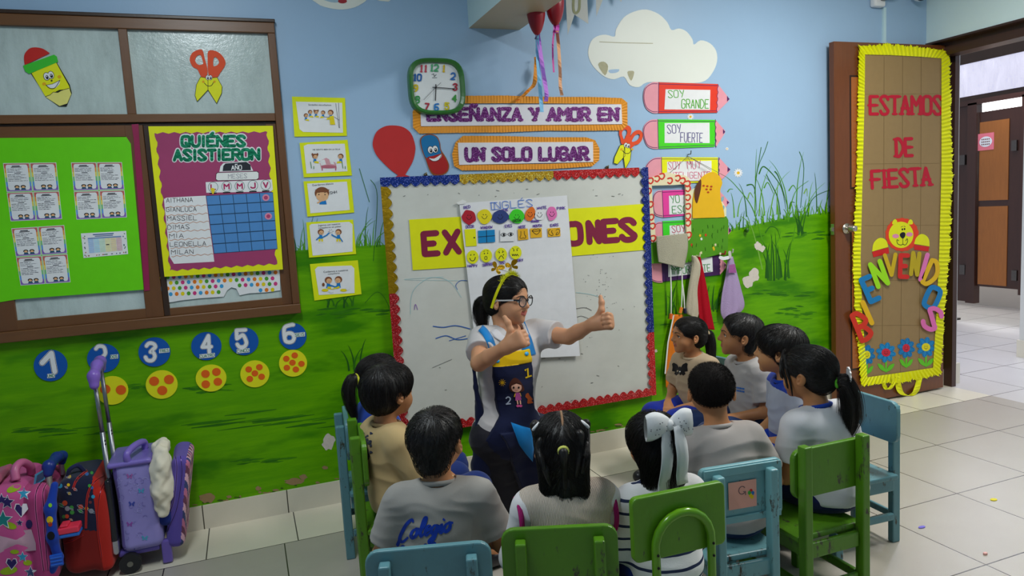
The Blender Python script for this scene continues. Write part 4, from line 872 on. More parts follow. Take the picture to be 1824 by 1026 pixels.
pencil_card('red pencil shaped card reading SOY GRANDE, topmost in the column', 'd8341c', er_(B2([(302, 92), (230, 98), (165, 150), (148, 250), (175, 355), (240, 405), (302, 408)])), B2([(305, 95), (905, 112), (895, 402), (302, 408)]), B2([(905, 112), (1024, 265), (1012, 285), (895, 402)]), B2([(998, 232), (1024, 265), (998, 290)]), B2([(374, 165), (828, 172), (824, 374), (362, 370)]), [('SOY', *B2([(402, 250), (560, 246)]), 12.5, 1.3, '4ca01c'), ('GRANDE', *B2([(538, 356), (810, 358)]), 15.5, 1.4, '4ca01c')], .005)
pencil_card('green pencil shaped card reading SOY FUERTE, second from the top', '42c81c', er_(B2([(292, 470), (215, 480), (155, 540), (150, 640), (185, 735), (240, 768), (300, 772)])), B2([(295, 470), (878, 476), (872, 748), (302, 770)]), B2([(878, 470), (980, 590), (975, 612), (885, 755)]), B2([(956, 568), (980, 598), (958, 622)]), B2([(364, 508), (820, 505), (822, 712), (364, 710)]), [('SOY', *B2([(394, 612), (530, 604)]), 14.5, 1.2, '443c78'), ('FUERTE', *B2([(525, 700), (748, 704)]), 16.5, 1.2, '443c78')], .005)
pencil_card('yellow pencil shaped card reading SOY MUY above the painted hanging rack', 'ecd80c', er_(B3([(332, 0), (260, 8), (200, 50), (172, 110), (185, 190), (240, 240), (345, 262)])), B3([(332, 0), (905, 2), (908, 250), (340, 272)]), B3([(915, 0), (1030, 125), (1025, 140), (975, 200), (915, 250)]), B3([(1004, 98), (1032, 125), (1002, 152)]), B3([(390, 46), (840, 36), (842, 236), (390, 244)]), [('SOY', *B3([(404, 124), (524, 120)]), 13.5, 1, 'c44c70'), ('MUY', *B3([(596, 118), (730, 112)]), 13.5, 1, 'c44c70'), ('INTELIGENTE', *B3([(400, 218), (826, 210)]), 11, 1, 'c44c70')], .005)
pencil_card('magenta pencil shaped card behind the opening of the red and white frame', 'd83c90', er_(B3([(338, 335), (285, 345), (250, 400), (248, 520), (275, 590), (350, 612)])), B3([(340, 338), (905, 318), (912, 560), (352, 612)]), B3([(912, 330), (1022, 455), (1015, 470), (970, 525), (912, 560)]), B3([(996, 440), (1022, 460), (998, 480)]), B3([(408, 392), (840, 372), (845, 560), (412, 582)]), [('YO', *B3([(430, 466), (516, 458)]), 13, 1.2, '2c8434'), ('ESCUCHO', *B3([(444, 570), (820, 545)]), 12.5, 1.2, '2c8434')], .005)
pencil_card('green pencil shaped card low in the column behind the beige towel', '3cc824', er_(B3([(342, 655), (285, 665), (225, 740), (215, 850), (260, 915), (348, 930)])), B3([(342, 650), (930, 622), (945, 890), (352, 930)]), B3([(945, 640), (1042, 745), (1035, 755), (945, 870)]), B3([(1016, 715), (1042, 745), (1016, 770)]), B3([(414, 695), (860, 672), (865, 850), (418, 885)]), [('SOY', *B3([(442, 765), (572, 752)]), 11.5, 1.2, 'b03c54'), ('ALEGRE', *B3([(442, 845), (820, 822)]), 11.5, 1.2, 'b03c54')], .005)
pencil_card('dark purple pencil shaped card, lowest in the column behind the towels', '3e2050', er_(B4([(330, 365), (250, 345), (205, 400), (200, 480), (230, 560), (290, 588), (345, 588)])), B4([(335, 360), (925, 312), (922, 510), (345, 580)]), B4([(922, 330), (990, 400), (985, 440), (925, 512)]), B4([(972, 390), (990, 410), (972, 430)]), B4([(400, 375), (848, 330), (854, 478), (402, 532)]), [('SOY', *B4([(430, 455), (560, 442)]), 9, 1.2, '2c8434'), ('IMPORTANTE', *B4([(440, 505), (830, 474)]), 12.5, 1.2, '2c8434')], .005)
# ---------------------------------------------------------------- hanging rack: painted board, cane-patterned frame
D = .018
t_ = thing('hanging_rack', 'painted wooden towel rack with a green meadow board and a red and white frame', 'towel rack', W(1230, 420, D))
mb = MB(); gb = M('4a8814'); mb.poly(B3([(632, 640), (700, 622), (800, 610), (900, 618), (990, 600), (1012, 640), (1010, 800), (1005, 960), (860, 1000), (590, 1070), (225, 1080), (222, 870), (300, 850), (600, 820)]), gb, D, .012)
for k, (x, y, c_) in enumerate([(725, 795, 'e0b81c'), (782, 790, 'c83020'), (640, 890, 'c83020'), (865, 935, 'd0a81c'), (712, 1010, 'b42c20'), (738, 830, 'e8e4d8'), (880, 890, 'd4c8a0'), (930, 980, 'e0d4b0'), (735, 970, 'd8d0a0'), (860, 920, 'd8b41c'), (650, 1010, 'e8e2d0')]):
    px, py = B3([(x, y)])[0]; mb.poly(catmull([(px + 2.6 * math.cos(a) * (1 if i % 2 else .5), py + 3.4 * math.sin(a) * (1 if i % 2 else .5)) for i, a in enumerate([j * math.pi / 5 for j in range(10)])], 2, True), M(c_, 'ink'), D + .001 + k * 1e-5)
for k in range(16):
    x, y = B3([(random.uniform(640, 990), random.uniform(690, 960))])[0]; mb.stroke([(x, y), (x + random.uniform(-2, 2), y - 6)], 1, M('28580e', 'ink'), D + .0011, False)
mb.build('meadow_board', t_)
mb = MB(); mb.poly(B3([(600, 380), (640, 330), (700, 300), (880, 330), (990, 520), (990, 610), (900, 625), (640, 645)]), M('d4d2b0'), D - .004, .008)
for k in range(9):
    x, y = B3([(random.uniform(640, 960), random.uniform(380, 590))])[0]; mb.poly(ell(x, y, 2.4, 5, 12, .3), M('7ca4b0', 'ink'), D - .0032)
mb.build('cream_board', t_)
mb = MB(); mb.poly(catmull(B3([(650, 620), (655, 420), (690, 300), (740, 210), (800, 165), (860, 150), (920, 190), (950, 260), (930, 330), (935, 430), (960, 520), (975, 610)]), 3) , M('dca818'), D + .004, .006); mb.poly(catmull(B3([(665, 400), (680, 300), (730, 225), (735, 300), (715, 400), (690, 470)]), 3, True), M('583020', 'ink'), D + .005)
for x, y in ((760, 290), (798, 294), (838, 298), (790, 326), (833, 326), (806, 356)): mb.poly(ell(*B3([(x, y)])[0], 2.2, 1.7, 12), M('a83c1c', 'ink'), D + .0052)
mb.build('yellow_panel', t_)
ou = catmull(B3([(232, 868), (215, 700), (200, 480), (185, 260), (200, 215), (260, 195), (330, 175), (400, 152), (440, 165), (520, 180), (580, 190), (622, 240), (630, 400), (632, 640), (632, 800), (605, 850)]), 4)
inn_ = catmull(B3([(275, 862), (265, 700), (245, 480), (235, 300), (245, 290), (300, 287), (350, 286), (400, 284), (440, 284), (500, 280), (550, 276), (576, 285), (580, 400), (583, 640), (590, 780), (600, 790)]), 4)
mb = MB(); cm = M('d8cda8')
for i in range(len(ou) - 1): mb.poly([ou[i], ou[i + 1], inn_[i + 1], inn_[i]], cm, D + .006, .012)
for k, (x, y) in enumerate(B3([(225, 240), (340, 195), (420, 240), (500, 215), (205, 345), (225, 480), (232, 610), (245, 700), (250, 825), (600, 270), (603, 320), (603, 410), (605, 500), (605, 600), (606, 670), (612, 790), (290, 220), (550, 240)])):
    mb.stroke(catmull([(x - 4, y - 4), (x + 2, y - 5), (x + 4, y), (x, y + 5), (x - 4, y + 3)], 3), 2.6, M('c4382c', 'ink'), D + .0068 + k * 1e-5)
mb.build('patterned_frame', t_)
mb = MB(); hk = B3([(600, -10)])[0]
for tgt in ((420, 155), (840, 135), (990, 200), (640, 100)): mb.stroke([hk, B3([tgt])[0]], .8, M('5c5a4c', 'ink'), D + .010, False)
q = W(*hk, 0); mb.tube([(q[0], 0, q[2] + .01), (q[0], -.03, q[2] + .01), (q[0], -.034, q[2] + .03)], .003, M('6a6454', 'metal'), 8); mb.build('hanging_string', t_)
for x, y, nm in ((690, 318, 0), (945, 298, 1), (1022, 280, 2)):
    q = W(*B4([(x, y)])[0], .02); mb = MB(); mb.tube([(q[0], -.015, q[2]), (q[0], -.05, q[2]), (q[0], -.055, q[2] + .02)], .005, M(['d4c8a8', 'a8282c', 'b4b0a8'][nm], 'plastic'), 8); mb.build('hook', t_)
q = W(*B3([(1180, 745)])[0], 0); mb = MB(); mb.tube([(q[0], 0, q[2]), (q[0], -.02, q[2]), (q[0], -.022, q[2] - .012)], .006, M('2c5c14', 'plastic'), 10); mb.ball((q[0], -.018, q[2] + .004), .014, M('2c5c14', 'plastic'), 12, 8); tag(mb.build('painted_hook', smooth=True), 'small green painted hook alone on the wall right of the towel rack', 'hook')
def cloth(name, label, out, hexs, d0, amp, kind='terry', folds=7, seed=1, parts=()):
    """draped towel: an outline on the wall given as left and right edges, rippled in depth"""
    L, R_ = out; n = 26; m = 22; rnd = random.Random(seed); ph = [rnd.uniform(0, 6) for _ in range(4)]
    def lerp(P, t):
        t *= len(P) - 1; i = min(int(t), len(P) - 2); f = t - i; return np.array(P[i]) * (1 - f) + np.array(P[i + 1]) * f
    mb = MB(); G = []; mt = M(hexs, kind)
    for i in range(n + 1):
        v = i / n; a, b = lerp(catmull(L, 5), v), lerp(catmull(R_, 5), v); row = []
        for j in range(m + 1):
            u = j / m; p = a * (1 - u) + b * u
            d = d0 + .008 + .014 * math.sin(math.pi * u) + amp * (math.sin(folds * u + ph[0] + v) * .6 + math.sin(folds * 1.9 * u + ph[1] + 2 * v) * .4) * (.3 + .7 * v)
            row.append(W(p[0], p[1], max(d, d0 + .003)))
        G.append(row)
    for i in range(n):
        for j in range(m): mb.face([G[i][j], G[i + 1][j], G[i + 1][j + 1], G[i][j + 1]], mt)
    o = mb.build(name, smooth=True); so = o.modifiers.new('thickness', 'SOLIDIFY'); so.thickness = .004; so.offset = 1
    wl = o.modifiers.new('weld', 'WELD'); wl.merge_threshold = .0001
    o.modifiers.move(1, 0)
    return tag(o, label, 'towel')
cloth('hand_towel', 'beige towel draped over the bottom of the red and white frame', (B4([(278, 120), (285, 250), (300, 380)]), B4([(590, 88), (595, 250), (555, 445)])), 'b4ae98', .034, .006, seed=3)
cloth('hand_towel', 'cream towel hanging from the middle hook of the rack beside the red towel', (B4([(638, 318), (640, 430), (605, 650), (580, 860), (600, 905)]), B4([(670, 318), (742, 425), (700, 650), (716, 850), (690, 960)])), 'c8bca4', .03, .008, seed=5)
cloth('hand_towel', 'red towel hanging from the middle hook of the rack', (B4([(704, 330), (700, 520), (690, 720), (705, 880), (730, 1060)]), B4([(722, 330), (760, 500), (800, 700), (830, 880), (868, 1070)])), 'b01424', .022, .008, seed=8)
lt = cloth('hand_towel', 'lavender towel hanging from the right hook of the rack', (B4([(1008, 335), (985, 500), (945, 700), (930, 880), (960, 960)]), B4([(1050, 325), (1090, 480), (1135, 650), (1172, 820), (1120, 900)])), 'b49cc4', .028, .010, seed=11)
mb = MB(); mb.stroke(B4([(930, 335), (960, 345), (1010, 335)]), 6, M('e4e0e4', 'fabric'), .062); mb.stroke(B4([(1025, 280), (1030, 330)]), 5, M('b8b4ac', 'fabric'), .062); mb.build('loop', lt)
mb = MB(); mb.poly(B4([(1020, 410), (1080, 400), (1092, 490), (1012, 490)]), M('a8609c', 'terry'), .066); mb.build('woven_band', lt)
def rope(label, top, bot, hc, hx):
    o = thing('jump_rope', label, 'jump rope', W(*top, .04)); mb = MB(); mb.stroke(catmull([top, ((top[0] + bot[0]) / 2 + 1, (top[1] + bot[1]) / 2), bot], 4), 2, M('dcd8d0', 'fabric'), .04, False)
    a, b = W(*top, .04), W(*bot, .04); mb.tube([a, ((a[0] + b[0]) / 2, -.042, (a[2] + b[2]) / 2), b], .003, M('dcd8d0', 'fabric'), 8); mb.build('cord', o)
    c, e = W(bot[0], bot[1], .04), W(*hx, .04); mb = MB(); mb.tube([c, e], .011, M(hc, 'plastic'), 10); mb.build('handle', o, smooth=False); return o
rope('white cord with an orange handle hanging left below the beige towel', *B4([(422, 430), (430, 905)]), 'd8601c', B4([(425, 960)])[0])
rope('white cord with an orange tipped handle hanging right below the beige towel', *B4([(540, 440), (535, 840)]), 'e07a1c', B4([(520, 900)])[0])
rope('thin white cord with a dark handle beside the cream towel', *B4([(545, 600), (566, 850)]), '1c1c3c', B4([(572, 900)])[0])
oc = cloth('orange_bag', 'orange cloth bag with a white edge hanging low on the wall beside the whiteboard', ([(1200, 560), (1192, 600), (1186, 660), (1186, 690)], [(1216, 560), (1214, 610), (1212, 660), (1196, 692)]), 'e8741c', .012, .004, 'fabric', seed=4); oc['category'] = 'bag'
mb = MB(); mb.stroke([(1200, 562), (1190, 610), (1185, 665)], 2.4, M('e8e0d4', 'fabric'), .034); mb.build('edge', oc)
# ---------------------------------------------------------------- whiteboard with glitter borders
bx0, bx1, bz0, bz1 = .683, 2.215, .305, 1.632
wb_ = thing('whiteboard', 'large whiteboard with scalloped blue, gold and red glitter border on the mural wall', 'whiteboard', ((bx0 + bx1) / 2, -.01, bz0))
t = NT('whiteboard_surface'); f_ = t.noise(t.coord((1, 1, 1.5)), 3, 5, .65); t.col(t.mix(f_, lin('b6b6ae'), lin('d2d2ca'))); t.set(Roughness=.22); t.bump(t.noise(t.coord(), 7, 2), .05, .004)
BDT = .022
mb = MB(); mb.box(bx0, bx1, -BDT, -.002, bz0, bz1, t.m); mb.build('panel', wb_)
mb = MB()
for a in ((bx0 - .006, bx0 + .012, bz0, bz1), (bx1 - .012, bx1 + .006, bz0, bz1), (bx0, bx1, bz0 - .006, bz0 + .012), (bx0, bx1, bz1 - .012, bz1 + .006)): mb.box(a[0], a[1], -BDT - .006, -.002, a[2], a[3], M('9a9a9c', 'metal', .4))
mb.build('rim', wb_)
def scallop(name, a, b, nrm, hexs, w=.052, kind='glitter'):
    """scalloped strip from a to b (x,z), bumps towards nrm"""
    a, b, nv = np.array(a), np.array(b), np.array(nrm, float); L = np.linalg.norm(b - a); u = (b - a) / L; k = max(1, round(L / .053)); p = L / k
    pts = [a, b]; 
    for i in range(k - 1, -1, -1):
        for j in range(7):
            s = 1 - j / 6; q = a + u * (i + s) * p + nv * (w - .020 + .020 * math.sin(math.pi * s)); pts.append(q)
    mb = MB(); scallop.n = getattr(scallop, 'n', 0) + 1; d = BDT + .008 + .0004 * scallop.n
    fr = [(q[0], -d, q[1]) for q in pts]; ar = sum(fr[i][0] * fr[(i + 1) % len(fr)][2] - fr[(i + 1) % len(fr)][0] * fr[i][2] for i in range(len(fr)))
    if ar < 0: fr = fr[::-1]
    mb.prism(fr, [(x, -d + .0015, z) for x, y, z in fr], M(hexs, kind)); mb.build(name, wb_)
def zt(px): return W(px, 310)[0]
BL, GO, RD = '0c2c80', 'c09414', 'c01a1c'
e = .012
scallop('blue_border', (bx0 - e, bz1 + e), (zt(815), bz1 + e), (0, -1), BL); scallop('gold_border', (zt(815), bz1 + e), (zt(982), bz1 + e), (0, -1), GO); scallop('red_border', (zt(982), bz1 + e), (zt(1134), bz1 + e), (0, -1), RD)
zr = W(1160, 590)[2]; scallop('blue_border', (bx1 + e, bz1 + e), (bx1 + e, zr), (-1, 0), '0c2476', kind='glitter'); scallop('red_border', (bx1 + e, zr), (bx1 + e, bz0 - e), (-1, 0), RD)
zg = W(697, 522)[2]; scallop('gold_border', (bx0 - e, bz1 - .035), (bx0 - e, zg), (1, 0), 'b08a14', kind='foil'); scallop('red_border', (bx0 - e, zg), (bx0 - e, bz0 - e), (1, 0), 'a8141c')
scallop('red_border', (bx0 - e, bz0 - e), (bx1 - .03, bz0 - e), (0, 1), RD)
# marker scribbles
mb = MB(); mk = .0240; gm_, bm_ = M('9cc0c4', 'ink'), M('2c5ca8', 'ink')
for pts, w, m in [([(731, 560), (735, 520), (760, 497), (785, 495), (805, 505), (822, 530)], .8, gm_), ([(840, 500), (720, 498), (790, 493)], .5, gm_), ([(815, 516), (812, 508), (820, 500), (832, 500)], 1, bm_), ([(771, 581), (790, 583), (812, 580), (838, 586)], 1.6, bm_), ([(776, 603), (795, 598), (815, 605), (838, 602)], 1.6, bm_), ([(800, 607), (830, 598)], 1.2, bm_), ([(738, 552), (740, 542), (744, 552)], 1, M('7a4aa0', 'ink')), ([(1026, 521), (1050, 524), (1076, 531)], .8, gm_), ([(1026, 550), (1042, 548), (1054, 553)], .8, M('4c4c50', 'ink')), ([(1028, 565), (1036, 563), (1050, 568)], .7, M('4c4c50', 'ink')), ([(770, 655), (805, 640)], .6, M('4c4c50', 'ink'))]:
    mb.stroke(catmull(pts, 5), w, m, mk, False)
for k in range(70):
    x, y = random.gauss(1065, 22), random.gauss(510, 50)
    if 1025 < x < 1135: mb.stroke([(x, y), (x + random.uniform(-1.5, 1.5), y + random.uniform(-1, 1))], .9, M('44444a', 'ink'), mk, False)
for k in range(30):
    x, y = random.uniform(720, 1130), random.uniform(335, 350) if k < 15 else random.uniform(600, 720); mb.stroke([(x, y), (x + random.uniform(-6, 6), y + random.uniform(-2, 2))], .9, M('70706c', 'ink'), mk, False)
mb.build('marker_scribble', wb_)
# EXPRESIONES strip
D = .026
t_ = thing('lettered_strip', 'lime yellow paper strip with maroon cut-out letters across the whiteboard behind the white poster', 'banner', W(940, 420, D))
mb = MB(); mb.poly(Z8([(241, 320), (560, 302), (1000, 272), (1236, 252), (1450, 240), (1710, 221), (1726, 508), (1400, 536), (1254, 548), (800, 585), (582, 616), (264, 636)]), M('dcea0e'), D, .0015); mb.build('strip', t_)
mb = MB(); MAR = M('7c1e3c')
for ch, x, y, h in [('E', 375, 470, 36), ('X', 508, 460, 36), ('P', 640, 452, 34), ('R', 760, 445, 34), ('E', 870, 438, 34), ('S', 975, 432, 34), ('I', 1070, 425, 34), ('O', 1270, 408, 34), ('N', 1395, 398, 34), ('E', 1498, 390, 34), ('S', 1608, 384, 34)]:
    px, py = Z8([(x, y)])[0]; letter(mb, ch, px, py, 23 if ch != 'N' else 17, h, -4, 11, MAR, D + .001)
mb.build('letters', t_)
# INGLES poster
D = .034
t_ = thing('language_poster', 'white paper poster with coloured smiley faces and small pictures hanging on the whiteboard', 'poster', W(930, 500, D))
A, B, Cc, E_ = [np.array(p) for p in [(818, 362), (1010, 348), (1033, 634), (850, 642)]]
P = lambda u, v: tuple(A * (1 - u) * (1 - v) + B * u * (1 - v) + Cc * u * v + E_ * (1 - u) * v)
mb = MB(); PW = M('d6d6dc'); n, m = 24, 36
def pd(u, v):
    c = .0035 * (1 - min(abs(u - .5), abs(u - 1.02), abs(u + .02)) / .25) + .003 * (1 - min(abs(v - x) for x in (.0, .25, .47, .70, .93)) / .12)
    b = .012 * max(0, v - .75) * 4 * (1 - u) + .010 * max(0, v - .85) * 6 * (.4 + u)
    return D - .004 + .002 * c / .0035 + b + .0015 * math.sin(9 * u + 4 * v)
G = [[W(*P(j / n, i / m), pd(j / n, i / m)) for j in range(n + 1)] for i in range(m + 1)]
for i in range(m):
    for j in range(n): mb.face([G[i][j], G[i + 1][j], G[i + 1][j + 1], G[i][j + 1]], PW)
mb.build('paper', t_, smooth=False)
dp = D + .0012; di = D + .003
mb = MB(); text(mb, 'INGLeS', *D5([(368, 228), (880, 190)]), 12.5, 1.1, M('3c6cc0', 'ink'), dp); mb.stroke(D5([(365, 145), (450, 140)]), 1.0, M('3c6cc0', 'ink'), dp); mb.stroke(D5([(380, 230), (465, 224)]), 1.0, M('3c6cc0', 'ink'), dp)
for s, a, b, h in [('RED', (45, 220), (122, 208), 4.6), ('BLUE', (510, 250), (580, 244), 3.6), ('ORANGE', (862, 385), (960, 378), 3.2), ('WHITE', (938, 228), (1050, 216), 4.6), ('PINK', (1180, 230), (1278, 222), 4.6), ('DOOR', (70, 455), (165, 448), 4.6), ('WINDOW', (250, 465), (390, 455), 4.2), ('EYES', (545, 448), (630, 438), 4.6), ('NOSE', (712, 458), (795, 450), 4.6), ('MOUTH', (888, 445), (992, 435), 4.2), ('EARS', (1100, 436), (1195, 428), 4.4), ('HAPPY', (90, 932), (205, 925), 4.2), ('SURPRISE', (275, 918), (410, 898), 4.2), ('SAD', (480, 892), (545, 882), 4.2), ('ANGRY', (652, 868), (765, 855), 4.2)]:
    text(mb, s, *D5([a, b]), h, 1.0, M('5a3c94', 'ink'), dp, jit=.3)
mb.build('handwriting', t_)
for cx, cy, rx, ry, hx_, nm in [(107, 318, 84, 88, 'a81c2c', 'red'), (295, 310, 84, 88, 'e8c818', 'yellow'), (487, 315, 100, 82, '2c3c74', 'blue'), (688, 314, 88, 86, '3cc424', 'green'), (850, 285, 58, 92, 'dc6c1c', 'orange'), (966, 290, 62, 70, 'dcdce4', 'white'), (1116, 280, 58, 86, 'ec6ca8', 'pink')]:
    mb = MB(); x, y = D5([(cx, cy)])[0]; rnd = random.Random(cx); a0 = .35 if nm == 'orange' else 0
    pts = [(px, py) for px, py in ell(0, 0, rx / 6.841, ry / 6.841, 12, a0)]; mb.poly(catmull([(x + a * rnd.uniform(.9, 1.1), y + b * rnd.uniform(.9, 1.1)) for a, b in pts], 4, True), M(hx_), di, .0012)
    for k in (-2.2, 2.2): mb.poly(ell(x + k, y - 3, .8, 1, 8), INK, di + .0005)
    mb.stroke(catmull([(x - 5, y), (x - 2, y + 4), (x + 2, y + 4), (x + 5, y - 1)], 4), .8, INK, di + .0005, False)
    if nm == 'green': text(mb, 'GREEN', *D5([(640, 385), (735, 372)]), 4.4, 1.0, M('1c4c1c', 'ink'), di + .0005)
    mb.build('smiley_patch', t_)
def tile(nm, q, hx_, fn):
    mb = MB(); mb.poly(D5(q), M(hx_), di, .0012); fn(mb); mb.build(nm, t_)
S_ = lambda mb, pts, w=.9: mb.stroke(catmull(D5(pts), 4), w, INK, di + .0006, False)
tile('door_picture', [(50, 470), (185, 462), (200, 670), (68, 678)], 'dcea0e', lambda mb: mb.poly(ell(*D5([(170, 570)])[0], 1.4, 1.4), INK, di + .0006))
tile('window_picture', [(215, 485), (418, 472), (425, 622), (220, 636)], '147cb4', lambda mb: (mb.stroke(D5([(318, 478), (322, 630)]), 1, INK, di + .0006), mb.stroke(D5([(218, 562), (420, 545)]), 1, INK, di + .0006)))
tile('eyes_picture', [(486, 470), (655, 460), (658, 612), (486, 618)], 'dedee6', lambda mb: [(S_(mb, [(x - 35, y), (x, y - 22), (x + 35, y - 4), (x, y + 22), (x - 35, y)]), mb.poly(ell(*D5([(x + 5, y)])[0], 2, 2.4), INK, di + .0006)) for x, y in ((525, 535), (610, 530))])
tile('nose_picture', [(700, 468), (820, 458), (830, 590), (705, 602)], 'd8a41c', lambda mb: S_(mb, [(738, 490), (738, 540), (725, 568), (745, 580), (765, 572), (790, 578), (798, 555), (782, 530), (780, 488)]))
tile('mouth_picture', [(852, 458), (990, 452), (995, 565), (856, 574)], 'd8a41c', lambda mb: (S_(mb, [(872, 488), (905, 465), (925, 472), (945, 462), (975, 482), (930, 530), (872, 488)]), S_(mb, [(872, 488), (925, 492), (975, 482)])))
tile('ears_picture', [(1062, 458), (1215, 448), (1220, 552), (1068, 562)], 'd8a41c', lambda mb: (S_(mb, [(1100, 470), (1075, 490), (1080, 525), (1115, 545), (1130, 530), (1112, 500), (1120, 480)]), S_(mb, [(1165, 480), (1190, 465), (1212, 485), (1195, 525), (1165, 535), (1185, 500)])))
for nm, cx, cy in (('happy', 150, 806), ('surprise', 315, 788), ('sad', 498, 775), ('angry', 674, 752)):
    mb = MB(); x, y = D5([(cx, cy)])[0]; mb.poly(ell(x, y, 10.4, 12, 28), M('e0dc14'), di, .0012); dd = di + .0006
    e1, e2 = (x - 3.2, y - 3.6), (x + 2.6, y - 4.2)
    for ex, ey in (e1, e2): mb.poly(ell(ex, ey, .95, 1.3, 8), INK, dd)
    if nm == 'happy': mb.stroke(catmull([(x - 5.2, y + 2), (x - 2.5, y + 6.5), (x + 2.5, y + 6), (x + 5, y + .5)], 4), 1.2, INK, dd)
    if nm == 'surprise': mb.stroke(ell(x - .5, y + 4.2, 2.2, 3.2, 14) + [(x + 1.7, y + 4.2)], .9, INK, dd); mb.stroke([(x - 5, y - 7), (x - 2, y - 8.5)], .7, INK, dd); mb.stroke([(x + 1, y - 9), (x + 4, y - 8)], .7, INK, dd)
    if nm == 'sad': mb.stroke(catmull([(x - 4.2, y + 8), (x - 1.5, y + 3), (x + 1.5, y + 2.8), (x + 4.2, y + 7)], 4), 1.1, INK, dd); mb.stroke([(x - 6, y - 4), (x - 3, y - 7)], .7, INK, dd); mb.stroke([(x + 2, y - 7), (x + 5, y - 5)], .7, INK, dd); mb.poly(ell(x + 4, y + .5, .8, 1.4, 8), INK, dd)
    if nm == 'angry': mb.stroke([(x - 6.4, y + 2.5), (x - 5.2, y + 6), (x - 3.6, y + 2.5), (x - 2, y + 6), (x - .4, y + 2.5), (x + 1.2, y + 6), (x + 2.8, y + 2.5), (x + 5, y + 6)], 1, INK, dd); mb.stroke([(x - 6, y - 8), (x - 2.5, y - 5.5)], .7, INK, dd); mb.stroke([(x + 5, y - 8), (x + 1.5, y - 6)], .7, INK, dd)
    mb.build('emotion_face', t_)
mb = MB(); q = W(820, 360, D + .004); mb.poly(Z8([(535, 215), (575, 195), (600, 205), (590, 222), (550, 226)]), M('d8d8d4', 'plastic', .1), D + .003, .001); mb.build('tape', t_)
# ---------------------------------------------------------------- hanging balloons with streamers, pennants
bl_m = M('8c1420', 'plastic', .3)
def streamer(name, pts, w, hexs, d, parent):
    mb = MB(); P3 = catmull(pts, 5); m = M(hexs)
    n = len(P3)
    for i in range(n - 1):
        (x0, y0), (x1, y1) = P3[i], P3[i + 1]; a0, a1 = .9 * math.sin(i * .8), .9 * math.sin((i + 1) * .8)
        f = lambda x, y, a, s: W(x + s * w / 2 * math.cos(a * .5), y, d + s * .012 * math.sin(a))
        mb.face([f(x0, y0, a0, -1), f(x1, y1, a1, -1), f(x1, y1, a1, 1), f(x0, y0, a0, 1)], m)
    o = mb.build(name, parent); sol = o.modifiers.new('thickness', 'SOLIDIFY'); sol.thickness = .0006; return o
def balloon(label, c, rx, ry, d, knot, strs):
    q = W(*c, d); o = thing('balloon', label, 'balloon', q); k = np.linalg.norm(np.array(W(c[0] + 10, c[1], d)) - np.array(q)) / 10
    mb = MB(); pr = []
    nu, nv = 20, 14
    for i in range(nv + 1):
        t = i / nv; th = math.pi * t; r = math.sin(th) * (1 - .30 * t ** 2); pr.append((r * rx * k, -math.cos(th) * -ry * k))
    for i in range(nv):
        for j in range(nu):
            a, b = 2 * math.pi * j / nu, 2 * math.pi * (j + 1) / nu; (r0, z0), (r1, z1) = pr[i], pr[i + 1]
            mb.face([(q[0] + r0 * math.cos(a), q[1] + r0 * math.sin(a), q[2] + z0), (q[0] + r1 * math.cos(a), q[1] + r1 * math.sin(a), q[2] + z1), (q[0] + r1 * math.cos(b), q[1] + r1 * math.sin(b), q[2] + z1), (q[0] + r0 * math.cos(b), q[1] + r0 * math.sin(b), q[2] + z0)], bl_m)
    mb.build('balloon_body', o, smooth=True)
    for nm, pts, w, hx_ in strs: streamer(nm, pts, w, hx_, d, o)
    return o
balloon('left deflating red balloon hanging under the beam with lilac and blue streamers', B1([(490, 60)])[0], 17, 42, .30, None,
        [('streamer', B1([(500, 195), (515, 300), (540, 480), (560, 600), (556, 660)]), 7.5, 'b878d4'), ('streamer', B1([(498, 200), (505, 400), (520, 600), (530, 728)]), 7, '7ab4d8'), ('knot', B1([(500, 190), (505, 225), (495, 255)]), 8, '5c5c80')])
balloon('right deflating red balloon hanging under the beam with pink and orange streamers', B1([(612, 20)])[0], 17, 36, .30, None,
        [('streamer', B1([(622, 140), (605, 240), (600, 340), (608, 470)]), 3.2, 'c4509c'), ('streamer', B1([(628, 200), (640, 320), (648, 470), (650, 560), (660, 620)]), 6, 'f0a078'), ('knot', B1([(620, 135), (625, 180), (618, 215)]), 11, 'c858b8')])
st = streamer('streamer', B1([(494, 370), (492, 450), (480, 545), (440, 590), (405, 625), (360, 660)]), 8, 'f08c34', .04, None); tag(st, 'orange crepe streamer curving down onto the upper banner', 'streamer')
bu = thing('pennant_bunting', 'grey paper pennants with a letter hanging at the top beside the beam', 'bunting', W(*B1([(760, 20)])[0], .05))
for k, q in enumerate([[(682, -60), (690, 90), (698, 225), (742, 95), (832, 155), (822, -60)], [(880, -60), (884, 105), (925, 0), (925, -60)], [(1010, -60), (1045, 15), (1060, -60)]]):
    mb = MB(); mb.poly(B1(q), M('b4b4b0'), .05, .001)
    if k == 0: mb.stroke(catmull(B1([(735, -10), (735, 60), (750, 85), (772, 60), (775, -10)]), 4), 4.5, M('8c8c6c', 'ink'), .0512)
    mb.build('pennant', bu)
mb = MB(); a, b = W(*B1([(640, -50)])[0], .05), W(*B1([(1100, -60)])[0], .05); mb.tube([a, b], .0015, M('c8c8c4', 'fabric'), 6); mb.build('string', bu)
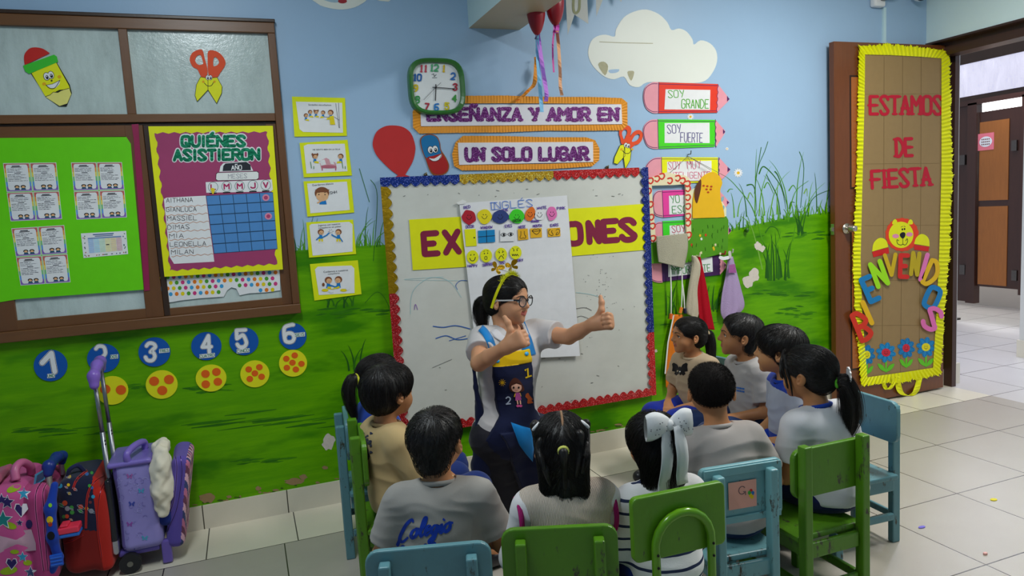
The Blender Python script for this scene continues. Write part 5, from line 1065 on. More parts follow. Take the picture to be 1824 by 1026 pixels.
# ---------------------------------------------------------------- kraft poster on the door leaf
D = .086
t_ = thing('door_poster', 'brown kraft paper party poster with yellow crepe ruffle and coloured letters on the door', 'poster', W(1608, 390, D))
inn2 = [(1541, 97), (1585, 98), (1640, 101), (1677, 104), (1677, 300), (1673, 450), (1668, 560), (1662, 655), (1610, 663), (1545, 672), (1536, 560), (1533, 460), (1537, 300), (1540, 180)]
out2 = [(1530, 82), (1580, 78), (1640, 83), (1692, 92), (1697, 300), (1692, 450), (1682, 560), (1676, 668), (1612, 680), (1534, 688), (1523, 560), (1519, 460), (1526, 300), (1528, 180)]
mb = MB(); mb.poly(inn2, M('8e744c'), D, .0015)
for x in (1575, 1608, 1641): mb.stroke([(x, 100), (x - 1, 380), (x - 4, 662)], .7, M('6e5838', 'ink'), D + .0005, False)
for y in (168, 292, 402, 500, 580): mb.stroke([(1540, y), (1674, y - 1)], .6, M('78603c', 'ink'), D + .0005, False)
mb.build('kraft_paper', t_)
mb = MB(); YC = M('e8d80c'); ruffle(mb, out2, [(x, y) for x, y in inn2], YC, D + .002, 7.0, .012, .22); mb.build('ruffle', t_)
streamer('loose_crepe', B7([(560, 690), (600, 770), (650, 730), (660, 660)]), 8, 'e8d80c', D + .006, t_); streamer('loose_crepe', B7([(690, 650), (720, 790), (800, 825), (860, 780), (890, 660)]), 11, 'e8d80c', D + .006, t_)
RL = M('b4142c')
for s, (x0, y0), (x1, y1), h, wt in [('ESTAMOS', (1547, 206), (1680, 206), 31, 5.6), ('DE', (1594, 281), (1628, 280), 30, 6), ('FIESTA', (1551, 338), (1661, 332), 30, 5.8)]:
    mb = MB(); text(mb, s, (x0 + 3, y0 - 3), (x1 - 3, y1 - 3), h, wt, RL, D + .002, serif=.6); mb.build('red_lettering', t_)
mb = MB(); x, y = B6([(735, 290)])[0]; n = 36; mb.poly([(x + (29 + (1.2 if k % 2 else 0)) * math.cos(2 * math.pi * k / n), y + (29 + (1.2 if k % 2 else 0)) * math.sin(2 * math.pi * k / n) - 0) for k in range(n)], M('dc3c1c'), D + .0016); 
mb.poly(ell(*B6([(726, 292)])[0], 22, 23.5), M('eadc10'), D + .0022)
for ex, ey in B6([(668, 175), (807, 176)]): mb.poly(catmull([(ex - 4.4, ey + 4), (ex - 1, ey - 4), (ex + 3.5, ey - 3), (ex + 4.4, ey + 4)], 3, True), M('eadc10'), D + .0026)
for a in ((678, 303), (800, 288)): mb.poly(ell(*B6([a])[0], 6, 3.8), M('e484a8'), D + .0026)
mb.poly(catmull(B6([(716, 285), (738, 268), (762, 275), (762, 305), (742, 326), (720, 308)]), 3, True), INK, D + .0030)
for a in ((738, 243), (757, 240)): mb.poly(ell(*B6([a])[0], 1.4, 1.8), INK, D + .003)
mb.stroke(B6([(726, 222), (742, 216)]), .7, INK, D + .003); mb.stroke(B6([(752, 214), (765, 220)]), .7, INK, D + .003); mb.stroke(catmull(B6([(705, 345), (690, 335), (695, 370), (725, 383), (742, 375), (765, 382), (785, 350), (780, 325), (768, 345)]), 4), 1, INK, D + .003); mb.stroke(B6([(742, 326), (742, 378)]), .8, INK, D + .003); mb.build('lion_head', t_)
for q1, q2 in (([(468, 440), (480, 370), (520, 325), (565, 322), (598, 350), (612, 400)], [(468, 444), (614, 404), (620, 456), (480, 492)]), ([(842, 372), (860, 320), (900, 286), (945, 295), (975, 335), (980, 395)], [(842, 380), (978, 398), (970, 440), (842, 424)])):
    mb = MB(); mb.poly(catmull(B6(q1), 4), M('eadc10'), D + .0018); mb.poly(B6(q2), M('c8201c'), D + .0022); mb.build('lion_paw', t_)
arc = [('B', B7([(380, 205)])[0], -22, 48, 20, 'c8301c', 9), ('I', B7([(425, 85)])[0], -24, 40, 14, 'eaa814', 9), ('E', B6([(450, 775)])[0], -24, 42, 16, '1474ac', 9.5), ('N', B6([(530, 640)])[0], -20, 42, 18, '96d414', 8.5), ('V', B6([(635, 560)])[0], -4, 36, 19, 'c4a414', 7), ('E', B6([(752, 570)])[0], 2, 38, 13, 'c8241c', 8), ('N', B6([(852, 550)])[0], 6, 38, 11, 'b49c14', 7.5), ('I', B6([(930, 580)])[0], 16, 46, 12, 'e070a8', 8), ('D', B6([(998, 632)])[0], 24, 42, 17, 'e8ac14', 8), ('O', B6([(1004, 852)])[0], 24, 36, 20, '1474ac', 9), ('S', B7([(1005, 140)])[0], 30, 36, 24, 'e068a4', 8.5)]
for ch, (x, y), ang, h, w, hx_, wt in arc:
    mb = MB(); letter(mb, ch, x, y, w, h, ang, wt, M(hx_), D + .0165); mb.build('letter', t_)
for (x, y), pc, cc_, sw in [((422, 460), '1474ac', 'e0cc14', .75), ((592, 440), '1480b8', 'c42438', 1), ((772, 400), '1474ac', 'c42438', .8), ((948, 392), '147cb4', 'e0cc14', .95)]:
    x, y = B7([(x, y)])[0]; mb = MB(); r = 17
    for k in range(8): a = k * math.pi / 4 + .2; mb.poly(ell(x + r * .62 * math.cos(a) * sw, y + r * .64 * math.sin(a), r * .44, r * .29, 14, a), M(pc), D + .0024 + k * 2e-5); mb.stroke([(px, py) for px, py in ell(x + r * .62 * math.cos(a) * sw, y + r * .64 * math.sin(a), r * .34, r * .2, 12, a)], .5, M('0c4c80', 'ink'), D + .0028, False)
    mb.poly(ell(x, y, 7 * sw + 1, 7.2), M(cc_), D + .0032); mb.poly(ell(x - 2, y - 1.5, .6, .8, 8), INK, D + .0036); mb.poly(ell(x + 2, y - 1.5, .6, .8, 8), INK, D + .0036); mb.stroke(catmull([(x - 3, y + 1), (x, y + 3.4), (x + 3, y + 1)], 3), .6, INK, D + .0036, False)
    fl = mb.build('flower', t_); mb = MB(); g = M('5cb81c'); mb.stroke([(x, y + 15), (x, y + 34)], 3, g, D + .002); yy = y + 26
    for s in (-1, 1): mb.poly(catmull([(x, yy + 8), (x + s * 10 * sw, yy + 4), (x + s * 15 * sw, yy - 6), (x + s * 6 * sw, yy - 3)], 3, True), g, D + .0023)
    mb.build('leaf', fl)
# ================================================================== SMOOTH BODIES (signed distance field -> surface nets)
def nz(P, f, seed=0):
    """cheap smooth noise in [-1,1]"""
    r = np.random.RandomState(seed); o = np.zeros(len(P), np.float32)
    for i in range(5):
        k = r.normal(size=3); k /= np.linalg.norm(k); k *= f * r.uniform(.6, 1.5); o += np.sin(P @ k.astype(np.float32) + r.uniform(0, 6.28) + 1.5 * np.sin(P @ (k[[1, 2, 0]] * .7).astype(np.float32)))
    return o / 3
class SDF:
    def __init__(s): s.p = []; s.fx = []
    def rc(s, a, b, ra, rb, k=.02, op='u'): s.p.append((op, 'rc', (np.array(a, np.float32), np.array(b, np.float32), ra, rb), k)); return s
    def el(s, c, r, R=None, k=.02, op='u'): s.p.append((op, 'el', (np.array(c, np.float32), np.array(r, np.float32), None if R is None else np.array(R, np.float32)), k)); return s
    def bx(s, c, h, r=.01, R=None, k=.02, op='u'): s.p.append((op, 'bx', (np.array(c, np.float32), np.array(h, np.float32), r, None if R is None else np.array(R, np.float32)), k)); return s
    def pl(s, pt, n, k=.004, op='i'): n = np.array(n, np.float32); s.p.append((op, 'pl', (np.array(pt, np.float32), n / np.linalg.norm(n)), k)); return s
    def chain(s, pts, rs, k=.02):
        for i in range(len(pts) - 1): s.rc(pts[i], pts[i + 1], rs[i], rs[i + 1], k)
        return s
    @staticmethod
    def d1(t, a, P):
        if t == 'rc':
            A, B, ra, rb = a; ab = B - A; ap = P - A; h = np.clip(ap @ ab / max(float(ab @ ab), 1e-9), 0, 1)
            return np.sqrt(((ap - h[:, None] * ab) ** 2).sum(1)) - (ra + (rb - ra) * h)
        if t == 'el':
            C, r, R = a; q = P - C
            if R is not None: q = q @ R.T
            k0 = np.sqrt(((q / r) ** 2).sum(1)); k1 = np.sqrt(((q / (r * r)) ** 2).sum(1)); return k0 * (k0 - 1) / np.maximum(k1, 1e-6)
        if t == 'bx':
            C, h, r, R = a; q = P - C
            if R is not None: q = q @ R.T
            q = np.abs(q) - (h - r); return np.sqrt((np.maximum(q, 0) ** 2).sum(1)) + np.minimum(q.max(1), 0) - r
        C, n = a; return (P - C) @ n
    @staticmethod
    def comb(op, d, e, k):
        if op == 'u': h = np.maximum(k - np.abs(d - e), 0) / k; return np.minimum(d, e) - h * h * k * .25
        if op == 's': e = -e
        h = np.maximum(k - np.abs(d - e), 0) / k; return np.maximum(d, e) + h * h * k * .25
    def ev(s, P):
        P = np.asarray(P, np.float32); d = np.full(len(P), 9., np.float32)
        for op, t, a, k in s.p: d = s.comb(op, d, s.d1(t, a, P), k)
        for f in s.fx: d = f(P, d)
        return d
    def grad(s, P, e=.002):
        g = np.stack([s.ev(P + np.eye(3, dtype=np.float32)[i] * e) - s.ev(P - np.eye(3, dtype=np.float32)[i] * e) for i in range(3)], 1)
        return g / np.maximum(np.linalg.norm(g, axis=1, keepdims=True), 1e-6)
    def mesh(s, h, margin=.0):
        lo, hi = [], []
        for op, t, a, k in s.p:
            if op != 'u': continue
            if t == 'rc': r = max(a[2], a[3]); lo.append(np.minimum(a[0], a[1]) - r); hi.append(np.maximum(a[0], a[1]) + r)
            elif t == 'el': r = a[1].max(); r = a[1] if a[2] is None else np.full(3, r); lo.append(a[0] - r); hi.append(a[0] + r)
            elif t == 'bx': r = np.linalg.norm(a[1]); r = a[1] if a[3] is None else np.full(3, r); lo.append(a[0] - r); hi.append(a[0] + r)
        lo = np.min(lo, 0) - .025 - margin; hi = np.max(hi, 0) + .025 + margin
        B = 8; bs = B * h; nb = np.ceil((hi - lo) / bs).astype(int)
        I = np.stack(np.meshgrid(*[np.arange(n) for n in nb], indexing='ij'), -1).reshape(-1, 3)
        C = (lo + (I + .5) * bs).astype(np.float32)
        d = s.ev(C); rad = bs * .87
        act = np.abs(d) < rad * 1.35 + .010; I = I[act]; C = C[act]; n = len(I)
        off = np.stack(np.meshgrid(*[np.arange(B + 1)] * 3, indexing='ij'), -1).reshape(-1, 3)
        m = len(off); V = np.full((n, m), 9., np.float32)
        Dp = [s.d1(t, a, C) for op, t, a, k in s.p]
        run = np.full(n, 9., np.float32)
        for (op, t, a, k), e in zip(s.p, Dp):
            if op == 'u': run = np.minimum(run, e)
        offm = (off * h).astype(np.float32)
        for (op, t, a, k), e in zip(s.p, Dp):
            if op == 'u': sel = e < run + 2.4 * rad + k
            elif op == 's': sel = e < rad * 1.3 + k
            else: sel = e > -rad * 1.3 - k
            w = np.nonzero(sel)[0]
            if len(w) == 0: continue
            P = ((lo + I[w] * bs).astype(np.float32)[:, None, :] + offm[None]).reshape(-1, 3)
            V[w] = s.comb(op, V[w].reshape(-1), s.d1(t, a, P), k).reshape(len(w), m)
        if s.fx:
            P = ((lo + I * bs).astype(np.float32)[:, None, :] + offm[None]).reshape(-1, 3); q = V.reshape(-1)
            for f in s.fx: q = f(P, q)
            V = q.reshape(n, m)
        G = V.reshape(n, B + 1, B + 1, B + 1)
        cs = [G[:, i:i + B, j:j + B, k:k + B] for i in (0, 1) for j in (0, 1) for k in (0, 1)]
        mn = cs[0].copy(); mx = cs[0].copy()
        for c in cs[1:]: np.minimum(mn, c, out=mn); np.maximum(mx, c, out=mx)
        w = np.nonzero((mn < 0) & (mx >= 0)); val = np.stack([c[w] for c in cs], 1)
        cell = I[w[0]] * B + np.stack(w[1:], 1)
        co = np.array([(i, j, k) for i in (0, 1) for j in (0, 1) for k in (0, 1)], np.float32)
        acc = np.zeros((len(cell), 3), np.float32); cnt = np.zeros(len(cell), np.float32)
        for x in range(8):
            for ax in (4, 2, 1):
                if x & ax: continue
                y = x | ax; a, b = val[:, x], val[:, y]; cr = (a < 0) != (b < 0)
                t = np.where(cr, a / np.where(cr, a - b, 1), 0); acc += np.where(cr[:, None], co[x] + t[:, None] * (co[y] - co[x]), 0); cnt += cr
        vert = lo + (cell + acc / cnt[:, None]) * h
        N = nb * B + 2; key = (cell[:, 0] * N[1] + cell[:, 1]) * N[2] + cell[:, 2]; order = np.argsort(key); sk = key[order]
        def find(c):
            q = (c[:, 0] * N[1] + c[:, 1]) * N[2] + c[:, 2]; i = np.clip(np.searchsorted(sk, q), 0, len(sk) - 1); return np.where(sk[i] == q, order[i], -1)
        faces = []
        for ax in range(3):
            sl = [slice(0, B)] * 3; s2 = list(sl); s2[ax] = slice(1, B + 1)
            a, b = G[(slice(None), *sl)], G[(slice(None), *s2)]
            e = np.nonzero((a < 0) != (b < 0)); neg = a[e] < 0; c = I[e[0]] * B + np.stack(e[1:], 1)
            u, v = np.eye(3, dtype=int)[(ax + 1) % 3], np.eye(3, dtype=int)[(ax + 2) % 3]
            q = np.stack([find(c - u - v), find(c - v), find(c), find(c - u)], 1); ok = (q >= 0).all(1); q = q[ok]; neg = neg[ok]
            q[~neg] = q[~neg][:, ::-1]; faces.append(q)
        return vert, np.concatenate(faces)
def np_mesh(name, V, F, mats, parent, mi=None, smooth=True):
    me = bpy.data.meshes.new(name); k = F.shape[1]
    me.vertices.add(len(V)); me.vertices.foreach_set('co', np.ascontiguousarray(V, np.float32).ravel())
    me.loops.add(F.size); me.loops.foreach_set('vertex_index', np.ascontiguousarray(F, np.int32).ravel())
    me.polygons.add(len(F)); me.polygons.foreach_set('loop_start', np.arange(0, F.size, k, dtype=np.int32)); me.polygons.foreach_set('loop_total', np.full(len(F), k, np.int32))
    for m in mats: me.materials.append(m)
    if mi is not None: me.polygons.foreach_set('material_index', np.ascontiguousarray(mi, np.int32))
    me.polygons.foreach_set('use_smooth', np.full(len(F), smooth)); me.update(calc_edges=True); me.validate()
    o = bpy.data.objects.new(name, me); COL.objects.link(o)
    if parent is not None: o.parent = parent
    return o
def tubes_np(paths, r, seg=3, taper=True):
    """many thin strands (n,k,3) -> one mesh"""
    n, k, _ = paths.shape; T = np.gradient(paths, axis=1); T /= np.maximum(np.linalg.norm(T, axis=2, keepdims=True), 1e-7)
    ref = np.array([.31, .52, .79]); X = np.cross(T, ref); X /= np.maximum(np.linalg.norm(X, axis=2, keepdims=True), 1e-6); Y = np.cross(T, X)
    w = (np.linspace(1, .25, k) if taper else np.ones(k))[None, :, None] * (r if np.isscalar(r) else r[:, None, None])
    V = np.stack([paths + w * (math.cos(2 * math.pi * j / seg) * X + math.sin(2 * math.pi * j / seg) * Y) for j in range(seg)], 2).reshape(-1, 3)
    b = (np.arange(n)[:, None, None] * k + np.arange(k - 1)[None, :, None]) * seg; j = np.arange(seg)[None, None, :]; j2 = (j + 1) % seg
    F = np.stack([b + j, b + j2, b + seg + j2, b + seg + j], -1).reshape(-1, 4)
    return V, F
def grow(sdf, P, flow, step, k, lift=.0015, seed=0, jitter=.12, grav=0.0):
    """strands that start at P and lie along the surface of sdf following flow(P)"""
    r = np.random.RandomState(seed); out = [P.copy()]; js = r.normal(size=P.shape) * jitter; lf = lift * r.uniform(.2, 1.6, len(P))
    for i in range(k - 1):
        n = sdf.grad(P); f = flow(P) + js; f = f - n * (f * n).sum(1, keepdims=True); f /= np.maximum(np.linalg.norm(f, axis=1, keepdims=True), 1e-6)
        P = P + f * step + np.array([0, 0, -grav * step]); d = sdf.ev(P); P = P - n * (d - lf)[:, None]; out.append(P.copy())
    return np.stack(out, 1)
def rot_of(fwd, roll=0.0):
    """rows = right, forward, up for a head looking along fwd"""
    f = np.array(fwd, float); f /= np.linalg.norm(f); r = np.cross(f, [0, 0, 1]); r /= np.linalg.norm(r); u = np.cross(r, f)
    c, s = math.cos(roll), math.sin(roll); r2 = r * c + u * s; u2 = u * c - r * s
    return np.array([r2, f, u2])
SKINS = {}
def hand(S, w, f, n, t, L, curl, thumb='relaxed', spread=.0):
    """five-fingered hand: wrist w, f towards the knuckles, n palm side, t thumb side"""
    w, f, n, t = [np.array(v, float) for v in (w, f, n, t)]; f /= np.linalg.norm(f); n = n - f * (n @ f); n /= np.linalg.norm(n); t = t - f * (t @ f) - n * (t @ n); t /= np.linalg.norm(t)
    for o in (.15, .05, -.05, -.14): S.rc(w + t * o * .55 * L + f * .04 * L, w + f * .50 * L + t * o * L, .085 * L, .078 * L, .012 * L / .1)
    S.rc(w - f * .06 * L, w + f * .2 * L, .115 * L, .13 * L, .02)
    for (o, l, c) in zip((.155, .05, -.05, -.15), (.40, .45, .42, .33), (curl if hasattr(curl[0], '__len__') else (curl,) * 4)):
        p = w + f * .50 * L + t * o * L; a = 0
        for (sl, ca, r0, r1) in ((.46, c[0], .066, .058), (.30, c[1], .058, .053), (.24, c[2], .053, .043)):
            a += math.radians(ca); q = p + (f * math.cos(a) + n * math.sin(a) + t * spread * o) * sl * l * L
            S.rc(p, q, r0 * L, r1 * L, .006 if L > .13 else .004); p = q
    b = w + f * .13 * L + t * .13 * L + n * .02 * L
    if thumb == 'up': ds = [(f * .60 + t * .64 + n * .1, .25, .092, .082), (f * .10 + t * 1 - n * .02, .20, .080, .072), (t * 1 - f * .16 - n * .06, .16, .070, .054)]
    else: ds = [(f * .6 + t * .6 + n * .35, .25, .08, .07), (f * .85 + t * .25 + n * .3, .2, .068, .06), (f * .95 + n * .25, .16, .058, .045)]
    for v, l, r0, r1 in ds:
        v = v / np.linalg.norm(v); q = b + v * l * L; S.rc(b, q, r0 * L, r1 * L, .010); b = q
def head(S, c, R, H, child=True, smile=.02, mouth_open=0.0):
    """head with a face; c = mid height centre, R rows right/forward/up, H = chin-to-crown height"""
    T = lambda x, y, z: np.array(c) + (R[0] * x + R[1] * y + R[2] * z) * H
    E = lambda x, y, z, rx, ry, rz, k=.05, op='u', rot=None: S.el(T(x, y, z), np.array([rx, ry, rz]) * H, R if rot is None else rot, k * H, op)
    ch = 1 if child else 0
    E(0, -.075, .13, .375, .44, .37); E(0, .14, .17, .32, .27, .27, .12)
    E(0, .12, -.10, .30 + .012 * ch, .31, .33, .12); E(0, .19, -.29, .225 + .02 * ch, .205, .17, .12)
    S.rc(T(-.02, .325, -.42), T(.02, .325, -.42), .062 * H, .062 * H, .10 * H)
    for s in (-1, 1):
        E(s * .175, .235, -.185, .125 + .015 * ch, .13, .125, .10)
        S.rc(T(s * .05, .395, .085), T(s * .22, .315, .085), .035 * H, .03 * H, .09 * H)
    for s in (-1, 1): E(s * .155, .465, .0, .095, .10, .06, .07, 's')
    S.rc(T(0, .395, .06), T(0, .475, -.105), .030 * H, (.046 if child else .042) * H, .06 * H)
    S.rc(T(0, .482, -.118), T(0, .482, -.122), .045 * H, .045 * H, .03 * H)
    for s in (-1, 1): E(s * .054, .432, -.135, .038, .045, .034, .03)
    for s in (-1, 1): S.el(T(s * .026, .478, -.165), np.array([.016, .02, .012]) * H, R, .01 * H, 's')
    # mouth
    up = smile
    for s in (-1, 1):
        S.rc(T(0, .418, -.236), T(s * .115, .362, -.25 + up), .020 * H, .011 * H, .03 * H); S.rc(T(0, .408, -.288), T(s * .105, .36, -.258 + up), .025 * H, .011 * H, .03 * H)
        S.rc(T(0, .46, -.262 - mouth_open * .3), T(s * .115, .385, -.258 + up), (.007 + mouth_open) * H, .005 * H, .012 * H, 's')
    E(0, .435, -.205, .02, .025, .03, .03, 's')
    # eyelids round the eyeballs
    eb = []
    for s in (-1, 1):
        p = T(s * .155, .318, .0); eb.append(p); S.el(p, np.array([.088, .088, .080]) * H, R, .035 * H)
    for s in (-1, 1):
        Rr = np.array([R[0] * math.cos(.0) + R[2] * 0, R[1], R[2]]); S.el(T(s * .158, .41, -.004), np.array([.072, .09, .030]) * H, Rr, .010 * H, 's')
    # ears
    for s in (-1, 1):
        er = np.array([R[0] * .93 - R[1] * .36 * s, R[1] * .93 + R[0] * .36 * s, R[2]]); er[2] = R[2] * .97 - R[1] * .22; er[1] = np.cross(er[2], er[0])
        S.el(T(s * .385, -.045, -.055), np.array([.042, .085, .125]) * H, er, .03 * H); S.el(T(s * .432, -.018, -.045), np.array([.045, .045, .082]) * H, er, .012 * H, 's')
        S.el(T(s * .40, -.005, -.06), np.array([.02, .022, .03]) * H, er, .015 * H)
    return eb
def eyeball(parent, p, look, r, iris='3a2214'):
    """eye child: white, iris and pupil by angle from the gaze"""
    f = Vector(look).normalized(); q = f.to_track_quat('Z', 'Y').to_matrix(); mb = MB()
    rings = [0, .12, .22, .42, .5, .7, 1.0, 1.4, 1.9, 2.5, math.pi]; mats = [M('0a0808', 'plastic', .05)] * 2 + [M(iris, 'plastic', .05)] * 1 + [M('1c100a', 'plastic', .05)] + [M('e4dfd8', 'plastic', .1)] * 6; n = 20
    for i in range(len(rings) - 1):
        for j in range(n):
            a0, a1 = 2 * math.pi * j / n, 2 * math.pi * (j + 1) / n; P = lambda t, a: Vector(p) + q @ Vector((math.sin(t) * math.cos(a), math.sin(t) * math.sin(a), math.cos(t))) * r
            mb.face([P(rings[i], a0), P(rings[i + 1], a0), P(rings[i + 1], a1), P(rings[i], a1)], mats[i])
    return mb.build('eye', parent, local=True, smooth=True)
def brows_and_lashes(parent, S, c, R, H):
    """eyebrows and lashes hugging the face"""
    T = lambda x, y, z: np.array(c) + (R[0] * x + R[1] * y + R[2] * z) * H
    def on(P):
        P = np.array(P, np.float32)
        for _ in range(6): P = P - R[1].astype(np.float32) * (S.ev(P) - .0008)[:, None]
        return P
    hm = M('120c0a', 'hair')
    for s in (-1, 1):
        pts = catmull([T(s * .065, .46, .085), T(s * .12, .45, .108), T(s * .19, .42, .105), T(s * .25, .38, .078)], 4); mb = MB(); mb.tube([tuple(p) for p in on(pts)], lambda t: (.017 - .011 * t) * H * .7, hm, 6); mb.build('eyebrow', parent, local=True, smooth=True)
        pts = catmull([T(s * .088, .42, -.002), T(s * .12, .44, .024), T(s * .165, .44, .030), T(s * .21, .42, .018), T(s * .24, .40, .0)], 4); mb = MB(); mb.tube([tuple(p) for p in on(pts)], .006 * H, hm, 5); mb.build('eyelashes', parent, local=True, smooth=True)
def face_mi(V, F, c, R, H):
    """lips get their own colour"""
    q = ((V[F].mean(1) - np.array(c)) @ R.T) / H; x, y, z = q[:, 0], q[:, 1], q[:, 2]
    zz = z - .25 * x * x - .01
    return ((np.abs(x) < .118) & (zz > -.318 + .9 * x * x) & (zz < -.226 - .5 * x * x) & (y > .30) & (y < .50)).astype(np.int32)
def hairdo(parent, c, R, H, style, seed=0, N=1500, mat=None, long=0.0):
    """hair mass as a surface plus thousands of lying strands, one mesh"""
    T = lambda x, y, z: np.array(c) + (R[0] * x + R[1] * y + R[2] * z) * H
    S = SDF(); E = lambda x, y, z, rx, ry, rz, k=.05, op='u': S.el(T(x, y, z), np.array([rx, ry, rz]) * H, R, k * H, op)
    th = {'buzz': .008, 'short': .028, 'bowl': .055, 'slick': .022, 'loose': .06, 'parted': .035}[style]
    E(0, -.075, .13, .375 + th, .44 + th, .37 + th); E(0, .13, .18, .32 + th, .27 + th * .7, .27 + th, .12)
    if style == 'buzz': pass
    elif style == 'short': E(0, -.20, -.20, .275, .25, .30, .12)
    elif style == 'slick': E(0, -.24, -.10, .30, .27, .28, .12)
    elif style == 'bowl': E(0, -.19, -.09, .335, .33, .30, .12); E(0, .16, .22, .33, .30, .25, .1)
    elif style == 'loose': E(0, -.18, -.10, .37, .34, .34, .12)
    elif style == 'parted': E(0, -.19, -.10, .35, .32, .32, .12)
    for q in (-1, 0, 1) if long else ():
        S.rc(T(q * .22, -.34, -.05), T(q * .235, -.30 - .05 * (q == 0), -long + .06 * abs(q)), .155 * H, .125 * H, .10 * H)
    amp = {'buzz': .003, 'short': .012, 'bowl': .016, 'slick': .006, 'loose': .02, 'parted': .012}[style] * H
    crown = T(0.04, -.22, .5)
    if style == 'short':
        S.fx.append(lambda P, d: d + (.022 * H * np.clip((.12 - (P - np.array(c)) @ R[2] / H) / .25, 0, 1)).astype(np.float32))
    def fx(P, d):
        q = (P - np.array(crown, np.float32)) @ R.T.astype(np.float32) / H; a = np.arctan2(q[:, 0], -q[:, 1] + .001)
        return d + amp * (nz(np.stack([a * 3, q[:, 2] * 1.2, a * 0], 1).astype(np.float32), 5, seed) * .6 + .4 * nz(P / H, 14, seed + 1))
    S.fx.append(fx)
    # hairline cuts, in the head frame
    cut = SDF(); C = lambda x, y, z, rx, ry, rz, k=.03: cut.el(T(x, y, z), np.array([rx, ry, rz]) * H, R, k * H)
    if style in ('buzz', 'short', 'slick'): C(0, .52, -.12, .40, .44, .40); C(0, .30, -.32, .44, .33, .26)
    elif style == 'bowl': C(0, .56, -.18, .42, .42, .34); C(0, .30, -.34, .46, .34, .27)
    elif style in ('parted', 'loose'): C(0, .54, -.14, .38, .42, .40); C(0, .34, -.40, .46, .33, .26)
    for s in (-1, 1):
        if style != 'loose': C(s * .42, -.01, -.09, .12, .11, .15)
        else: C(s * .44, .0, -.1, .10, .10, .14)
    cutf = lambda P, d: np.maximum(d, -cut.ev(P))
    S.fx.append(cutf)
    zn = -long if long else {'buzz': -.34, 'short': -.52, 'bowl': -.40, 'slick': -.34, 'loose': -.42, 'parted': -.42}[style]
    nap = T(0, 0, zn); up = R[2]
    S.fx.append(lambda P, d: np.maximum(d, ((np.array(nap) - P) @ (up + R[1] * .15)).astype(np.float32)))
    V, F = S.mesh(.0032, .01)
    mt = M('14100f', 'hair', .8 if style == 'buzz' else None)
    rng = np.random.RandomState(seed); idx = rng.choice(len(V), N); base = SDF(); base.p = S.p; P0 = V[idx].astype(np.float32)
    if style in ('buzz',):
        n = base.grad(P0); cr = np.array(crown); fl = P0 - cr; fl /= np.linalg.norm(fl, axis=1, keepdims=True); dirn = n * .8 + fl * .6 + rng.normal(size=P0.shape) * .25
        dirn /= np.linalg.norm(dirn, axis=1, keepdims=True); t = np.linspace(0, 1, 3)[None, :, None]; paths = P0[:, None] - n[:, None] * .002 + dirn[:, None] * t * .009
        V2, F2 = tubes_np(paths, .0006)
    else:
        if style == 'slick':
            tgt = T(0, -.56, -.02); flow = lambda P: (np.array(tgt) - P) / np.maximum(np.linalg.norm(np.array(tgt) - P, axis=1, keepdims=True), 1e-6)
        elif style == 'parted':
            def flow(P):
                q = (P - np.array(c)) @ R.T / H; f = np.stack([np.sign(q[:, 0]) * .5, -q[:, 1] * 0 - .35, -np.ones(len(P)) * .75], 1); return f @ R
        else:
            cr = np.array(crown)
            def flow(P):
                v = P - cr; v /= np.maximum(np.linalg.norm(v, axis=1, keepdims=True), 1e-6)
                return v + np.array(np.cross(v, R[2])) * .25 - R[2] * (.25 if style == 'short' else .6)
        L = {'short': .03, 'bowl': .07, 'slick': .06, 'loose': .11, 'parted': .10}[style]
        k = 7; paths = grow(base, P0, flow, L / k, k, lift={'short': .003, 'bowl': .003, 'slick': .0012, 'loose': .005, 'parted': .003}[style], seed=seed, jitter=.16 if style != 'slick' else .05)
        bad = cut.ev(paths[:, -1].astype(np.float32)) < -.006 if style != 'bowl' else cut.ev(paths[:, -1].astype(np.float32)) < -.02
        V2, F2 = tubes_np(paths[~bad], .0007)
    Vm = np.concatenate([V, V2]); F1 = F; Fm = np.concatenate([F1, F2 + len(V)])
    return np_mesh('hair', Vm, Fm, [mt], parent)
def tail(parent, pts, rs, seed=0, N=260, name='ponytail', spread=1.0):
    """ponytail: core tube plus strands that follow it"""
    P = np.array(catmull(pts, 5)); k = len(P); rr = np.interp(np.linspace(0, 1, k), np.linspace(0, 1, len(rs)), rs); rng = np.random.RandomState(seed)
    S = SDF()
    for i in range(k - 1): S.rc(P[i], P[i + 1], rr[i] * .74, rr[i + 1] * .74, .01)
    S.fx.append(lambda Q, d: d + .0022 * nz(Q * np.array([1, 1, .25], np.float32), 160, seed))
    V, F = S.mesh(.004)
    T_ = np.gradient(P, axis=0); T_ /= np.linalg.norm(T_, axis=1, keepdims=True); X = np.cross(T_, [.2, .9, .1]); X /= np.linalg.norm(X, axis=1, keepdims=True); Y = np.cross(T_, X)
    a = rng.uniform(0, 6.28, N); r = np.sqrt(rng.uniform(.55, 1.1, N)); drift = rng.normal(size=(N, 1)) * .5; t = np.linspace(0, 1, k)[None]
    an = a[:, None] + drift * t; paths = P[None] + (rr[None] * r[:, None] * (1 + .25 * spread * t * rng.normal(size=(N, 1))))[..., None] * (np.cos(an)[..., None] * X[None] + np.sin(an)[..., None] * Y[None])
    V2, F2 = tubes_np(paths, .0008)
    return np_mesh(name, np.concatenate([V, V2]), np.concatenate([F, F2 + len(V)]), [M('120e0d', 'hair')], parent)
def ring(parent, name, c, axis, R_, r, hexs, kind='fabric', n=16):
    ax = Vector(axis).normalized(); q = ax.to_track_quat('Z', 'Y').to_matrix(); mb = MB()
    mb.tube([Vector(c) + q @ Vector((R_ * math.cos(2 * math.pi * k / n), R_ * math.sin(2 * math.pi * k / n), 0)) for k in range(n)], r, M(hexs, kind), 8, closed=True)
    return mb.build(name, parent, local=True, smooth=True)
